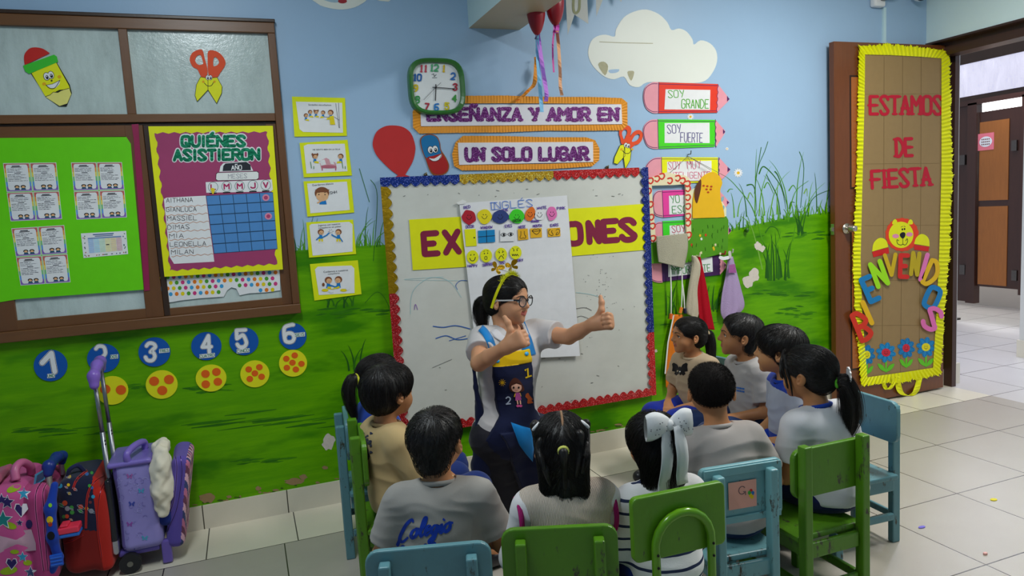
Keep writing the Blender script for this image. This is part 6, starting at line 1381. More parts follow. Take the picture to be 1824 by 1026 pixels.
# ================================================================== CHILDREN
def fabric_shell(parent, name, S, hexs, kind='fabric', h=.004, mi=None, mats=None, wr=.0035, seed=0, margin=.06):
    def folds(P, d):
        a = nz(P * np.array([1, 1, 1.5], np.float32), 22, seed); b = nz(P * np.array([.7, .7, 1.8], np.float32), 38, seed + 3)
        return d + wr * (a * .5 + (np.abs(b) - .4) * .9 - .25 * np.maximum(0, .5 - np.abs(a)))
    S.fx.append(folds)
    V, F = S.mesh(h, margin); c = V[F].mean(1)
    return np_mesh(name, V, F, [mats[0] if mats else M(hexs, kind)] + (mats[1:] if mats else []), parent, mi(c) if mi else None)
def striped(a, b, per, w):
    key = (a, b, per)
    if key in _M: return _M[key]
    t = NT('striped_fabric'); tc = t.new('ShaderNodeTexCoord'); sp = t.new('ShaderNodeSeparateXYZ'); t.link(tc.outputs['Object'], sp.inputs[0])
    z = t.math('ADD', sp.outputs[2], t.math('MULTIPLY', t.noise(t.coord(), 9, 2), .012)); f = t.math('FRACT', t.math('DIVIDE', z, per))
    t.col(t.mix(t.math('LESS_THAN', f, w), lin(a), lin(b))); t.set(Roughness=.9, Specular_IOR_Level=.15); t.bump(t.noise(t.coord(), 300, 2), .2, .003); _M[key] = t.m; return t.m
def march(S, o, dirs, n=110):
    """sphere-trace rays from o (n,3) along dirs on the surface of S"""
    t = np.zeros(len(o), np.float32)
    for _ in range(n): t += np.clip(S.ev((o + dirs * t[:, None]).astype(np.float32)), -.02, .2) * .8
    return o + dirs * t[:, None]
class Drape:
    """cloth appliques and prints laid on a garment surface; 2-D outline -> points on the surface"""
    def __init__(s, S, proj): s.S = S; s.proj = proj; s.mb = MB(); s.k = 0
    def pts(s, P, lift):
        o, d = s.proj(P); q = march(s.S, o, d); s.ok = np.abs(s.S.ev(q)) < .010; return q - d * lift * .85
    def poly(s, P, m, lift=.002, sub=3):
        s.k += 1; lift = lift + 4e-6 * (s.k % 60); P = [tuple(p) for p in P]; c = tuple(np.mean(P, 0)); n = len(P); Q = []
        for r in range(sub, 0, -1): Q += [(c[0] + (x - c[0]) * r / sub, c[1] + (y - c[1]) * r / sub) for x, y in P]
        Q.append(c); q = s.pts(np.array(Q), lift); ok = s.ok
        for r in range(sub):
            for i in range(n):
                j = (i + 1) % n; a, b = q[r * n + i], q[r * n + j]
                if not (ok[r * n + i] and ok[r * n + j] and ok[-1] and (r == sub - 1 or (ok[(r + 1) * n + i] and ok[(r + 1) * n + j]))): continue
                s.mb.face([a, b, q[-1]] if r == sub - 1 else [a, b, q[(r + 1) * n + j], q[(r + 1) * n + i]], m)
    def stroke(s, P, w, m, lift=.002, taper=None):
        P = np.array(P, float); T = np.gradient(P, axis=0); T /= np.maximum(np.linalg.norm(T, axis=1, keepdims=True), 1e-9); N = np.stack([-T[:, 1], T[:, 0]], 1) * (w / 2)
        if taper: N *= np.array([taper(i / (len(P) - 1)) for i in range(len(P))])[:, None]
        s.k += 1; a = s.pts(P + N, lift + 4e-6 * (s.k % 60)); ok = s.ok; b = s.pts(P - N, lift + 4e-6 * (s.k % 60)); ok = ok & s.ok
        for i in range(len(P) - 1):
            if ok[i] and ok[i + 1]: s.mb.face([a[i], a[i + 1], b[i + 1], b[i]], m)
    def build(s, name, parent, thick=0.0):
        o = s.mb.build(name, parent, local=True, smooth=True)
        if thick: k = o.modifiers.new('thickness', 'SOLIDIFY'); k.thickness = thick; k.offset = 1
        return o
def cam_proj(root, phi=0.0):
    c, n = math.cos(phi), math.sin(phi); Q = np.array([[c, n, 0], [-n, c, 0], [0, 0, 1]]); o = Q @ (CAM_P - np.array(root))
    def f(P): d = np.array([Q @ ray(x, y) for x, y in P]); d /= np.linalg.norm(d, axis=1, keepdims=True); return np.tile(o, (len(P), 1)) + d, d
    return f
def back_proj(P): return np.stack([P[:, 0], np.full(len(P), -.35), P[:, 1]], 1), np.tile([0., 1., 0.], (len(P), 1))
def front_proj(P): return np.stack([P[:, 0], np.full(len(P), .45), P[:, 1]], 1), np.tile([0., -1., 0.], (len(P), 1))
CH = {}
def kid(key, label, hpx, face, look, s=1.0, lean=0.0, roll=0.0, zc=None, hair='short', hseed=1, top=None, arms=None, skin='b07a52', pants='1a2c64', child_kw=None, hN=2200, side=0.0, smile=.03, sleeve='short', topkind='fabric', tmats=None, tmi=None, collar=None, wr=.0035, turn=0.0, eyes_=True, long=0.0):
    zc = zc if zc else .30 + .487 * s
    hc = FL(hpx[0], hpx[1], zc); f2 = np.array(face, float); f2 /= np.linalg.norm(f2); phi = math.atan2(-f2[0], f2[1])
    A = lambda x, y, z: np.array((x * s, y * s, .30 + (z - .30) * s if z > .30 else z))
    off = A(side, lean + .03, .787); cz = zc - off[2]
    root = np.array([hc[0] - (off[0] * math.cos(phi) - off[1] * math.sin(phi)), hc[1] - (off[0] * math.sin(phi) + off[1] * math.cos(phi)), 0])
    t_ = thing('person', label, 'person', tuple(root), phi)
    B = lambda x, y, z: A(x, y, z)
    lk = np.array(look, float); loc = np.array([lk[0] * math.cos(phi) + lk[1] * math.sin(phi), -lk[0] * math.sin(phi) + lk[1] * math.cos(phi), lk[2] if len(lk) > 2 else 0])
    R = rot_of(loc, roll); H = .200 * s; hcl = A(side, lean + .03, .787)
    L = lean; sd = side
    def torso(S, g, gb, k=.03):
        S.el(B(0, -.01, .375), np.array([.112 + gb, .095 + gb, .08 + g]) * s, k=k); S.el(B(sd * .25, .008 + L * .3, .455), np.array([.103 + gb, .088 + gb, .10 + g]) * s, k=.06)
        S.el(B(sd * .55, L * .65, .56), np.array([.114 + g, .084 + g, .105 + g]) * s, k=.06); S.rc(B(sd * .8 - .098, L * .85 - .005, .626), B(sd * .8 + .098, L * .85 - .005, .626), (.041 + g) * s, (.040 + g) * s, .05)
    arms = arms or {}
    sh, el_, wr_ = {}, {}, {}
    for q in (-1, 1):
        e, w = arms.get(q, ((q * .165, L * .3 + .02, .45), (q * .06, .165, .405)))
        sh[q], el_[q], wr_[q] = B(sd * .8 + q * .124, L * .85, .615), B(*e), B(*w)
    S = SDF(); torso(S, -.006, -.006)
    S.rc(B(sd * .85, L * .88 - .005, .62), B(sd * .97, L + .012, .735), .043 * s, .041 * s, .03)
    for q in (-1, 1):
        S.rc(sh[q], el_[q], .036 * s, .029 * s, .03); S.rc(el_[q], wr_[q], .029 * s, .020 * s, .02)
        f = wr_[q] - el_[q]; f = f / np.linalg.norm(f) + np.array([-q * .3, .1, 0]); n = np.array([0, 0, -1.]); hand(S, wr_[q], f, n, np.array([-q, .3, .2]), .115 * s, (22, 28, 18))
        hip, kn, an, to = B(q * .066, .02, .362), B(q * .088, .285, .350), B(q * .088, .30, .085), B(q * .095, .40, .035)
        S.chain([hip, kn, an], [.062 * s, .046 * s, .030 * s], .03); S.rc(an, to, .028, .026, .02)
    eb = head(S, hcl, R, H, True, smile)
    V, F = S.mesh(.0033)
    body = np_mesh('body', V, F, [M(skin, 'skin'), M('985a46', 'skin')], t_, face_mi(V, F, hcl, R, H))
    if eyes_:
        for p in eb: eyeball(t_, p, R[1] + R[0] * turn, .076 * H)
        brows_and_lashes(t_, S, hcl, R, H)
    # trousers, shoes
    Tr = SDF(); Tr.el(B(0, -.008, .372), np.array([.121, .104, .086]) * s)
    for q in (-1, 1): Tr.chain([B(q * .066, .02, .364), B(q * .088, .285, .352), B(q * .088, .30, .10)], [.073 * s, .058 * s, .046 * s], .03)
    Tr.pl(B(0, 0, .425), (0, 0, 1)); Tr.pl((0, 0, .105), (0, 0, -1)); fabric_shell(t_, 'trousers', Tr, pants, seed=hseed, h=.005)
    for q in (-1, 1):
        Sh = SDF(); a, b = B(q * .088, .285, .045), B(q * .096, .40, .034); Sh.rc(a, b, .040, .032, .02); Sh.rc(B(q * .088, .295, .09), a, .035, .036, .02); Sh.pl((0, 0, .004), (0, 0, -1)); Sh.pl((0, 0, .105), (0, 0, 1)); V2, F2 = Sh.mesh(.005); np_mesh('shoe', V2, F2, [M('1c1c20', 'plastic')], t_)
    # top
    G = SDF(); torso(G, .009, .016); sl = []
    for q in (-1, 1):
        if sleeve is None: continue
        Z = SDF(); d = el_[q] - sh[q]; d = d / np.linalg.norm(d)
        if sleeve == 'short': e = sh[q] + (el_[q] - sh[q]) * .72; Z.rc(sh[q], e + d * .04, .050 * s, .056 * s); Z.pl(e, d)
        else:
            d2 = wr_[q] - el_[q]; d2 = d2 / np.linalg.norm(d2); Z.rc(sh[q], el_[q], .049 * s, .044 * s); Z.rc(el_[q], wr_[q] + d2 * .02, .044 * s, .034 * s, .02); Z.pl(wr_[q] - d2 * .005, d2)
        sl.append(Z)
    def sleeves(P, d):
        for Z in sl: d = SDF.comb('u', d, Z.ev(P), .03)
        return d
    if sl: G.fx.append(sleeves)
    nk = SDF(); nk.rc(B(sd * .85, L * .9 + .004, .645), B(sd * .97, L + .03, .78), .054 * s, .060 * s)
    hem = B(0, 0, .338)[2]
    G.fx.append(lambda P, d: np.maximum(np.maximum(d, -nk.ev(P)), (hem - P[:, 2]).astype(np.float32)))
    shirt = fabric_shell(t_, 'shirt', G, top, topkind, seed=hseed + 5, mats=tmats, mi=tmi, wr=wr)
    cpos = B(sd * .9, L * .92 + .006, .668)
    ring(shirt, 'collar', cpos, (sd * .3, .22 + L, 1), .053 * s, .008 * s, collar or top, topkind if topkind != 'striped' else 'fabric')
    hobj = hairdo(t_, hcl, R, H, hair, hseed, hN, long=long)
    CH[key] = dict(root=t_, R=R, H=H, hc=hcl, S=S, G=G, B=B, shirt=shirt, T=lambda x, y, z: hcl + (R[0] * x + R[1] * y + R[2] * z) * H, s=s, phi=phi, pos=root)
    return CH[key]
def hair_tie(c, at, axis, R_, hexs, name='hair_tie'): return ring(c['root'], name, at, axis, R_, R_ * .42, hexs, 'fabric')
# --- left side
k = kid('k1', 'child in a blue jacket with a ponytail, sitting half hidden behind the boy in gold', (676, 672), (1, .15), (.95, .35, .05), s=.97, hair='slick', hseed=3, top='1c48a8', sleeve='long', tmats=[M('1a3f9c', 'fabric'), M('141c3c', 'fabric')], tmi=lambda c: (c[:, 2] < .53).astype(np.int32), lean=-.03)
T = k['T']; tail(k['root'], [T(0, -.50, .10), T(0, -.66, .10), T(.02, -.78, -.12), T(.02, -.76, -.45), T(0, -.70, -.75)], [.018, .026, .028, .022, .008], 4); hair_tie(k, T(0, -.56, .10), k['R'][1], .018, 'd8d83c')
k = kid('k2', 'boy with thick black hair in a gold beige long-sleeved jacket on the left green chair', (692, 698), (.97, .22), (.90, .42, .02), s=1.0, hair='bowl', hseed=8, top='b49a6c', sleeve='long', collar='8c7450', wr=.006, lean=-.05, arms={1: ((.17, .03, .43), (.09, .17, .40)), -1: ((-.14, .05, .44), (-.06, .18, .40))})
Dp = Drape(k['G'], cam_proj(k['pos'], k['phi'])); nv = M('1c2440', 'fabric')
rnd = random.Random(3)
for i in range(46): x, y = rnd.gauss(649, 7), rnd.gauss(792, 10); Dp.poly([(x + 3.6 * rnd.uniform(.3, 1.2) * math.cos(a), y + 2.6 * rnd.uniform(.3, 1.3) * math.sin(a)) for a in [j * 1.05 for j in range(6)]], nv, .003, 1)
for q in ([(640, 802), (655, 800), (659, 812), (656, 820), (644, 818), (638, 812)], [(641, 818), (648, 830), (655, 838), (653, 848), (649, 846), (648, 838), (638, 826)]): Dp.poly(q, nv, .003, 2)
Dp.build('dark_print', k['shirt'])
# --- front row, backs to the camera
k = kid('k3', 'boy from behind in a grey T-shirt with blue script on its back', (776, 786), (.30, .95), (.58, .81, .04), s=.97, hair='short', hseed=12, top='94908a', pants='1c2a50', lean=.01, wr=.004, arms={1: ((.19, .04, .44), (.10, .19, .40)), -1: ((-.19, .02, .44), (-.09, .17, .40))})
Dp = Drape(k['G'], cam_proj(k['pos'], k['phi'])); bl = M('16389c', 'ink')
def script(Dp, strokes, x0, z0, k_, slope, w):
    for st in strokes: p = catmull(st, 6); Dp.stroke([(x0 + x * k_ + y * k_ * .18, z0 - y * k_ - (x * k_) * slope) for x, y in p], w, bl, .0025, taper=lambda t: .7 + .5 * math.sin(math.pi * t))
C_ = [(1.1, 1.35), (.95, 1.6), (.6, 1.35), (.3, .7), (.2, .1), (.5, -.15), (.9, .15)]; C0 = [(.2, .1), (.12, -.3), (.05, -.4)]
def o_(x): return [(x + .45, .75), (x + .15, .62), (x + .05, .25), (x + .25, .02), (x + .5, .2), (x + .52, .55), (x + .4, .75), (x + .75, .65)]
l_ = lambda x: [(x, .2), (x + .35, .9), (x + .42, 1.5), (x + .25, 1.4), (x + .12, .5), (x + .22, .02), (x + .5, .25)]
e_ = lambda x: [(x, .3), (x + .35, .45), (x + .42, .7), (x + .22, .74), (x + .08, .35), (x + .22, .02), (x + .55, .25)]
g_ = lambda x: [(x + .5, .65), (x + .2, .72), (x + .05, .3), (x + .25, .04), (x + .5, .5), (x + .52, .7), (x + .42, -.2), (x + .15, -.7), (x, -.5), (x + .35, -.1), (x + .7, .25)]
i_ = lambda x: [(x, .25), (x + .2, .7), (x + .15, .15), (x + .28, .02), (x + .5, .3)]
script(Dp, [C_, C0, o_(1.05), l_(1.75), e_(2.2), g_(2.75), i_(3.4), [(3.68, 1.0), (3.72, 1.08), (3.76, 1.12)], o_(3.8)], 707, 964, 21.5, .19, 5.2)
script(Dp, [[(0, -.2), (.35, 1.0), (.55, 1.3), (.75, .9), (.85, -.1)], [(.2, .4), (.8, .45)], [(2.5, .9), (2.6, 1.05), (2.7, .95)], [(2.9, .95), (3.1, 1.1), (3.3, 1.0), (3.5, 1.12)], [(2.9, 0), (3.0, .6), (3.3, .65), (3.35, 0)]], 702, 1002, 20, .19, 5.2)
Dp.build('script_lettering', k['shirt'])
k = kid('k4', 'girl from behind in a cream knitted vest with coloured ties in parted black hair', (1000, 795), (.18, .98), (.36, .93, -.02), s=.94, hair='parted', hseed=17, long=.72, top='d8d4d4', sleeve='long', pants='4a1c3c', lean=-.02, arms={1: ((.145, .05, .44), (.05, .18, .40)), -1: ((-.165, .03, .44), (-.07, .17, .40))}, hN=2600)
T, B, R, H = k['T'], k['B'], k['R'], k['H']
Vs = SDF(); s_ = .98
Vs.el(B(0, -.01, .40), np.array([.132, .118, .09])); Vs.el(B(0, .002, .46), np.array([.130, .112, .11]), k=.05); Vs.el(B(0, -.012, .56), np.array([.130, .100, .105]), k=.05); Vs.rc(B(-.106, -.02, .626), B(.106, -.02, .626), .052, .052, .05)
nk = SDF(); nk.rc(B(0, -.01, .65), B(0, .01, .80), .058, .062)
ah = SDF(); [ah.rc(B(q * .155, -.015, .58), B(q * .25, -.015, .56), .060, .075) for q in (-1, 1)]
Vs.fx.append(lambda P, d: np.maximum(np.maximum(np.maximum(d, -nk.ev(P)), -ah.ev(P)), (.345 - P[:, 2]).astype(np.float32)))
vest = fabric_shell(k['root'], 'vest', Vs, 'd4c4b4', 'knit', seed=2, wr=.002)
for q in (-1, 1):
    pts = [B(q * (.140 if q > 0 else .152), -.015 + .062 * math.cos(a), .58 + .066 * math.sin(a)) for a in [j * math.pi / 12 for j in range(24)]]; mb = MB(); mb.tube([tuple(p) for p in pts], .0075, M('a8286c', 'knit'), 8, closed=True); mb.build('armhole_trim', vest, local=True, smooth=True)
Dp = Drape(k['G'], back_proj)
for i, (x, z, c_) in enumerate([(-.155, .535, 'd8b81c'), (-.165, .50, '4c7ca8'), (-.16, .47, 'd8b81c'), (.165, .53, '1c4c7c'), (.17, .47, 'c88c70'), (.168, .50, '24547c')]): Dp.poly([(x + .014 * math.cos(a), z + .016 * math.sin(a)) for a in [j * .8 for j in range(8)]], M(c_, 'fabric'), .003, 1)
Dp.build('sleeve_print', k['shirt'])
for i, (x, y, z, c_, ax) in enumerate([(-.37, -.02, .34, 'e4e4ea', (-.6, .2, .6)), (.37, -.05, .34, 'e4e4ea', (.6, .2, .6)), (-.30, -.32, .18, '8cc8d4', (-.5, -.6, .4)), (.24, -.36, .28, '8cc8d4', (.5, -.6, .5)), (0, -.54, .10, 'e4dc6c', (0, -.8, -.2))]):
    P0 = T(x, y, z); ax = R[0] * ax[0] + R[1] * ax[1] + R[2] * ax[2]; hair_tie(k, P0, ax, .0125, c_)
    tail(k['root'], [P0, P0 + ax * .006, P0 + ax * .007 - R[2] * .02, T(x * .9, -.50, z - .35), T(x * .7, -.47, z - .62)], [.008, .011, .010, .008, .003], 20 + i, N=150, name='hair_bunch')
mb = MB(); pts = [T(.02, y, z) for y, z in ((.02, .545), (-.10, .555), (-.20, .54), (-.30, .49), (-.38, .42))]; mb.tube([tuple(p) for p in pts], .0035, M('8a6a50', 'skin'), 6); mb.build('hair_parting', k['root'], local=True)
k = kid('k5', 'girl from behind with a big white hair bow and a navy striped white top', (1165, 792), (.05, 1), (.10, .99, .0), s=.875, hair='loose', hseed=23, long=.60, top='d4d2d2', topkind='striped', tmats=[striped('d8d6d6', '2c3450', .040, .22)], sleeve='long', collar='d4d2d2', pants='16307c', lean=.01, arms={1: ((.15, .03, .44), (.05, .17, .40)), -1: ((-.14, .05, .44), (-.05, .18, .40))}, hN=3000)
T, R, H = k['T'], k['R'], k['H']
bw = M('dcdce4', 'fabric'); c0 = T(.05, -.36, .48)
bwo = thing('hair_bow', 'big white dotted ribbon bow with long tails in the hair of the girl in stripes', 'hair bow', tuple(k['pos'] + np.array(Matrix.Rotation(k['phi'], 3, 'Z') @ Vector(tuple(c0))))) if 0 else None
mb = MB()
def bowloop(sx):
    n, m = 10, 8; G = []
    for i in range(n + 1):
        u = i / n; row = []
        for j in range(m + 1):
            a = 2 * math.pi * j / m; w = .012 + .030 * math.sin(math.pi * min(u * .62 + .05, 1)); th = .006 + .018 * math.sin(math.pi * u * .9)
            p = c0 + R[0] * (sx * u * .072 + .004 * math.cos(3 * u)) + R[2] * (w * math.sin(a) + .012 * u - .012 * u * u) - R[1] * (.018 + th * math.cos(a) + .008 * u); row.append(tuple(p))
        G.append(row)
    for i in range(n):
        for j in range(m): mb.face([G[i][j], G[i + 1][j], G[i + 1][j + 1], G[i][j + 1]], bw)
bowloop(1); bowloop(-1)
bow = mb.build('hair_bow', k['root'], local=True, smooth=True)
mb = MB(); mb.ball(tuple(c0 - R[1] * .024), .016, bw, 12, 8); mb.build('bow_knot', bow, local=True, smooth=True)
for sx, w, L_ in ((-1, .040, .20), (1, .040, .175)):
    mb = MB(); G = []
    for i in range(13):
        u = i / 12; p = c0 + R[0] * (.016 * sx + .012 * sx * u) - R[2] * (L_ * u) - R[1] * (.034 + .005 * sx + .018 * math.sin(math.pi * min(u * 1.2, 1))); G.append([tuple(p + R[0] * w * (q - .5) * (.6 + .4 * min(u * 4, 1)) - R[1] * .004 * math.cos(3 * q)) for q in (0, .33, .66, 1)])
    for i in range(12):
        for j in range(3): mb.face([G[i][j], G[i + 1][j], G[i + 1][j + 1], G[i][j + 1]], bw)
    o = mb.build('bow_tail', bow, local=True, smooth=True); so = o.modifiers.new('thickness', 'SOLIDIFY'); so.thickness = .0015
mb = MB()
for i in range(26):
    u, v = random.uniform(-.075, .075), random.uniform(-.02, .03); P = c0 + R[0] * u + R[2] * v - R[1] * .046; mb.ball(tuple(P), .0016, M('3c3c48', 'ink'), 6, 4)
mb.build('bow_dots', bow, local=True)
k = kid('k6', 'boy from behind with cropped hair in a grey T-shirt on the pale blue chair', (1267, 697), (.16, .98), (.47, .88, .03), s=.98, hair='buzz', hseed=31, top='a59d98', pants='1c2c54', lean=.05, side=-.03, hN=9000, arms={1: ((.19, .05, .44), (.08, .19, .40)), -1: ((-.19, .05, .44), (-.08, .19, .40))})
# --- right side
k = kid('k7', 'girl in a beige top with a black butterfly and long ponytail, nearest the mural', (1227, 597), (-.97, -.16), (-.975, .18, .06), s=.92, hair='slick', hseed=37, top='ac977c', pants='1a2c8c', collar='b4a084', lean=.05, smile=.05, arms={1: ((.165, .06, .44), (.06, .20, .395)), -1: ((-.165, .06, .44), (-.05, .19, .395))}, turn=-.1)
T, R, H = k['T'], k['R'], k['H']
tail(k['root'], [T(0, -.50, .02), T(0, -.60, -.02), T(-.05, -.64, -.30), T(-.10, -.64, -.70), T(-.12, -.60, -1.0)], [.016, .026, .027, .022, .008], 38); hair_tie(k, T(0, -.56, 0), R[1], .017, 'c8b48c')
Dp = Drape(k['G'], cam_proj(k['pos'], k['phi'])); bk = M('141214', 'fabric')
for q, w_ in ((-1, 1.0), (1, 1.0)):
    Dp.poly([(1211 + q * w_ * x, 660 + y) for x, y in ((1, -4), (5, -11), (11, -14), (14, -12), (13, -6), (14, 1), (8, 2), (1, 0))], bk, .003, 2); Dp.poly([(1211 + q * w_ * x, 660 + y) for x, y in ((1, 0), (8, 1), (10, 6), (6, 9), (2, 6))], bk, .003, 2)
Dp.stroke([(1211, 653), (1211, 660), (1212, 668)], 3, bk, .0035); Dp.poly(ell(1211, 662, 1.3, 1.3, 8), M('d8d8dc', 'metal'), .005, 1); Dp.build('butterfly_applique', k['shirt'])
mb = MB(); e = T(-.40, -.01, -.155); mb.ball(tuple(e), .0045, M('d4b06c', 'metal'), 8, 6); mb.build('earring', k['root'], local=True, smooth=True)
k = kid('k8', 'boy in a grey T-shirt with a small blue print seen in profile', (1319, 597), (-.96, .16), (-.86, .50, .10), s=1.0, hair='short', hseed=41, top='a09c9a', pants='1c2c50', lean=.04, skin='a8744c', smile=.0)
Dp = Drape(k['G'], cam_proj(k['pos'], k['phi']))
for r_ in range(2):
    for j in range(5): x, y = 1312 + j * 2.9, 689 + r_ * 5 + j * .5; Dp.poly([(x, y), (x + 2.2, y + .3), (x + 2.2, y + 3.4), (x, y + 3)], M('2464b0', 'fabric'), .003, 1)
Dp.build('chest_print', k['shirt'])
k = kid('k9', 'boy with a straight fringe in a pale grey and royal blue shirt', (1389, 624), (-.92, .38), (-.66, .75, .04), s=1.0, hair='bowl', hseed=47, top='a4a8b4', tmats=[M('a0a6b4', 'fabric'), M('16389c', 'fabric')], tmi=lambda c: ((c[:, 2] < .435) | (np.abs(c[:, 1] + .012 - .10 * (c[:, 2] - .5)) < .020) & (c[:, 2] > .46) | (c[:, 2] > .632)).astype(np.int32), collar='16389c', pants='16389c', lean=.05, skin='b88458', smile=.02)
k = kid('k10', 'girl in a white shirt with blue collar, long ponytail and round hair pin', (1440, 664), (-.12, .99), (-.36, .93, .0), s=1.0, hair='slick', hseed=53, top='c4c4c8', collar='1c3c98', pants='141c48', lean=.05, side=-.02, skin='a8744c', hN=3000, arms={1: ((.18, .05, .44), (.08, .19, .40)), -1: ((-.18, .05, .44), (-.08, .19, .40))})
T, R, H = k['T'], k['R'], k['H']
tail(k['root'], [T(.02, -.48, -.10), T(.05, -.62, -.10), T(.10, -.70, -.35), T(.14, -.70, -.75), T(.16, -.62, -1.15)], [.018, .030, .036, .036, .014], 54, N=420); hair_tie(k, T(.03, -.54, -.10), R[1], .018, '5cb82c')
mb = MB(); c = T(.06, -.62, .02); ax = (-R[1] * .8 + R[0] * .6); ax /= np.linalg.norm(ax); u = np.cross(ax, R[2]); u /= np.linalg.norm(u); v = np.cross(u, ax)
for r0, m, l in ((.030, M('e8e4ec', 'plastic'), .018), (.024, M('b49cd8', 'plastic'), .0185), (.013, M('e4a8a0', 'plastic'), .019), (.006, M('e8c84c', 'plastic'), .0195)):
    n = 24; ps = [c + ax * l + (u * math.cos(2 * math.pi * j / n) + v * math.sin(2 * math.pi * j / n)) * r0 * (1 + (.07 * (-1) ** j if r0 > .028 else 0)) for j in range(n)]
    mb.prism(ps, [p - ax * .004 for p in ps], m)
mb.build('hair_pin', k['root'], local=True)
for q, r_ in ((((-.12, .41, .40), (-.25, .385, .20), (-.325, .30, -.03), (-.345, .22, -.26)), [.007, .009, .006, .002]), (((-.02, .43, .40), (-.12, .455, .22), (-.20, .43, .05), (-.25, .37, -.12)), [.007, .009, .006, .002]), (((-.25, .33, .35), (-.33, .26, .12), (-.365, .17, -.12), (-.36, .13, -.38)), [.006, .008, .006, .002])):
    tail(k['root'], [T(*p) for p in q], [v * .55 for v in r_], 71, N=70, name='hair_fringe')
# ================================================================== TEACHER, kneeling upright with both thumbs up
TR = np.array([1.066, -.60, 0.0])
J = lambda px, py, d: np.array(W(px, py, d)) - TR
te = thing('person', 'woman kneeling by the whiteboard with both thumbs up, glasses, yellow headband and navy apron', 'person', tuple(TR))
te['label'] = 'woman kneeling by the whiteboard in glasses and navy apron, both thumbs up'
tf = np.array([.17, -.985, 0]); tf /= np.linalg.norm(tf); tr_ = np.array([tf[1], -tf[0], 0]); pel, nek = J(903, 765, .62), J(905, 593, .55)
shR, shL = J(858, 606, .58), J(953, 592, .52); elR, wrR = J(853, 647, .76), J(900, 619, .90); elL, wrL = J(1013, 600, .70), J(1056, 577, .83)
S = SDF()
def t_torso(S, g, k=.03):
    Rt = np.array([tr_, tf, [0, 0, 1]]); S.el(pel + [0, 0, .0], np.array([.165 + g, .120 + g, .12 + g]), Rt, k)
    S.el(pel * .62 + nek * .38, np.array([.130 + g, .100 + g, .15 + g]), Rt, .07); S.el(pel * .26 + nek * .74 + tf * .012, np.array([.148 + g, .108 + g, .13 + g]), Rt, .07)
    S.rc(shR * .82 + nek * .18 - [0, 0, .012], shL * .82 + nek * .18 - [0, 0, .012], .052 + g, .052 + g, .06)
t_torso(S, -.006)
tl = np.array([.64, -.77, -.03]); RT = rot_of(tl, .05); HT = .222; hcT = J(903, 534, .55)
TT = lambda x, y, z: hcT + (RT[0] * x + RT[1] * y + RT[2] * z) * HT
S.rc(nek - [0, 0, .03], hcT + [0, 0, -.06] - RT[1] * .035, .052, .050, .04)
for sh, el_, wr_ in ((shR, elR, wrR), (shL, elL, wrL)): S.rc(sh, el_, .045, .036, .03); S.rc(el_, el_ * .6 + wr_ * .4, .035, .035, .008); S.rc(el_ * .6 + wr_ * .4, wr_, .035, .025, .008)
up = np.array([0, 0, 1.])
fR = wrR - elR; fR /= np.linalg.norm(fR); fR = fR * .9 + np.array([.25, -.1, .1]); tR = up + np.array([.05, .1, 0]); hand(S, wrR, fR, np.cross(tR, fR), tR, .172, (78, 98, 60), 'up')
fL = wrL - elL; fL /= np.linalg.norm(fL); fL = fL * .9 + np.array([.18, .05, -.25]); tL = up + np.array([.45, -.15, 0]); hand(S, wrL, fL, np.cross(fL, tL), tL, .172, (78, 98, 60), 'up')
knR, knL = FL(905, 888, .065) - TR, FL(992, 880, .065) - TR; hips = [pel + tr_ * .085 - [0, 0, .02], pel - tr_ * .085 - [0, 0, .02]]
anks = []
for hp, kn in zip(hips, (knR, knL)):
    an = kn + np.array([0.02, .33, -.012]); anks.append(an); S.chain([hp, kn, an], [.085, .056, .038], .03); S.rc(an, an + np.array([0, .11, -.02]), .034, .028, .02)
ebs = head(S, hcT, RT, HT, False, .045, .020)
V, F = S.mesh(.003)
np_mesh('body', V, F, [M('bd8a68', 'skin'), M('a4564c', 'skin')], te, face_mi(V, F, hcT, RT, HT))
for p in ebs: eyeball(te, p, RT[1], .076 * HT)
brows_and_lashes(te, S, hcT, RT, HT)
mb = MB(); tm = M('ece8e0', 'plastic', .2)
pts = [TT(x, .386 - 1.3 * x * x, -.252 + .14 * abs(x)) for x in np.linspace(-.08, .08, 9)]; mb.tube([tuple(p) for p in pts], .0046, tm, 6); mb.build('teeth', te, local=True)
hairdo(te, hcT, RT, HT, 'slick', 91, 3500)
tail(te, [TT(.0, -.46, -.06), TT(.02, -.60, -.12), TT(.02, -.62, -.40), TT(.02, -.56, -.72)], [.022, .036, .036, .012], 92, N=420)
ring(te, 'hair_tie', TT(.0, -.52, -.08), RT[1], .021, .007, '1c1c20')
hb = catmull([TT(x, y, z) for x, y, z in ((-.415, -.13, -.14), (-.435, -.02, .12), (-.37, .07, .36), (-.2, .10, .505), (0, .11, .55), (.2, .10, .505), (.37, .07, .36), (.435, -.02, .12), (.415, -.13, -.14))], 5)
mb = MB(); ym = M('d8e010', 'plastic', .3)
for a, b in zip(hb, hb[1:]): mb.bar(a, b, .004, .012, ym, up=tuple(RT[0] * .2 + RT[2]))
h_ = mb.build('headband', te, local=True)
rng = np.random.RandomState(5); n = 420; ci = rng.uniform(.25, .75, n); base = np.array([hb[int(c * (len(hb) - 1))] for c in ci]); dr = rng.normal(size=(n, 3)) + RT[2] * .9; dr /= np.linalg.norm(dr, axis=1, keepdims=True)
paths = base[:, None] + dr[:, None] * np.linspace(0, 1, 4)[None, :, None] * rng.uniform(.012, .026, (n, 1, 1)); V2, F2 = tubes_np(paths, .0011); np_mesh('fluffy_trim', V2, F2, [M('d0d414', 'fabric')], h_)
gm = M('b88a10', 'foil')
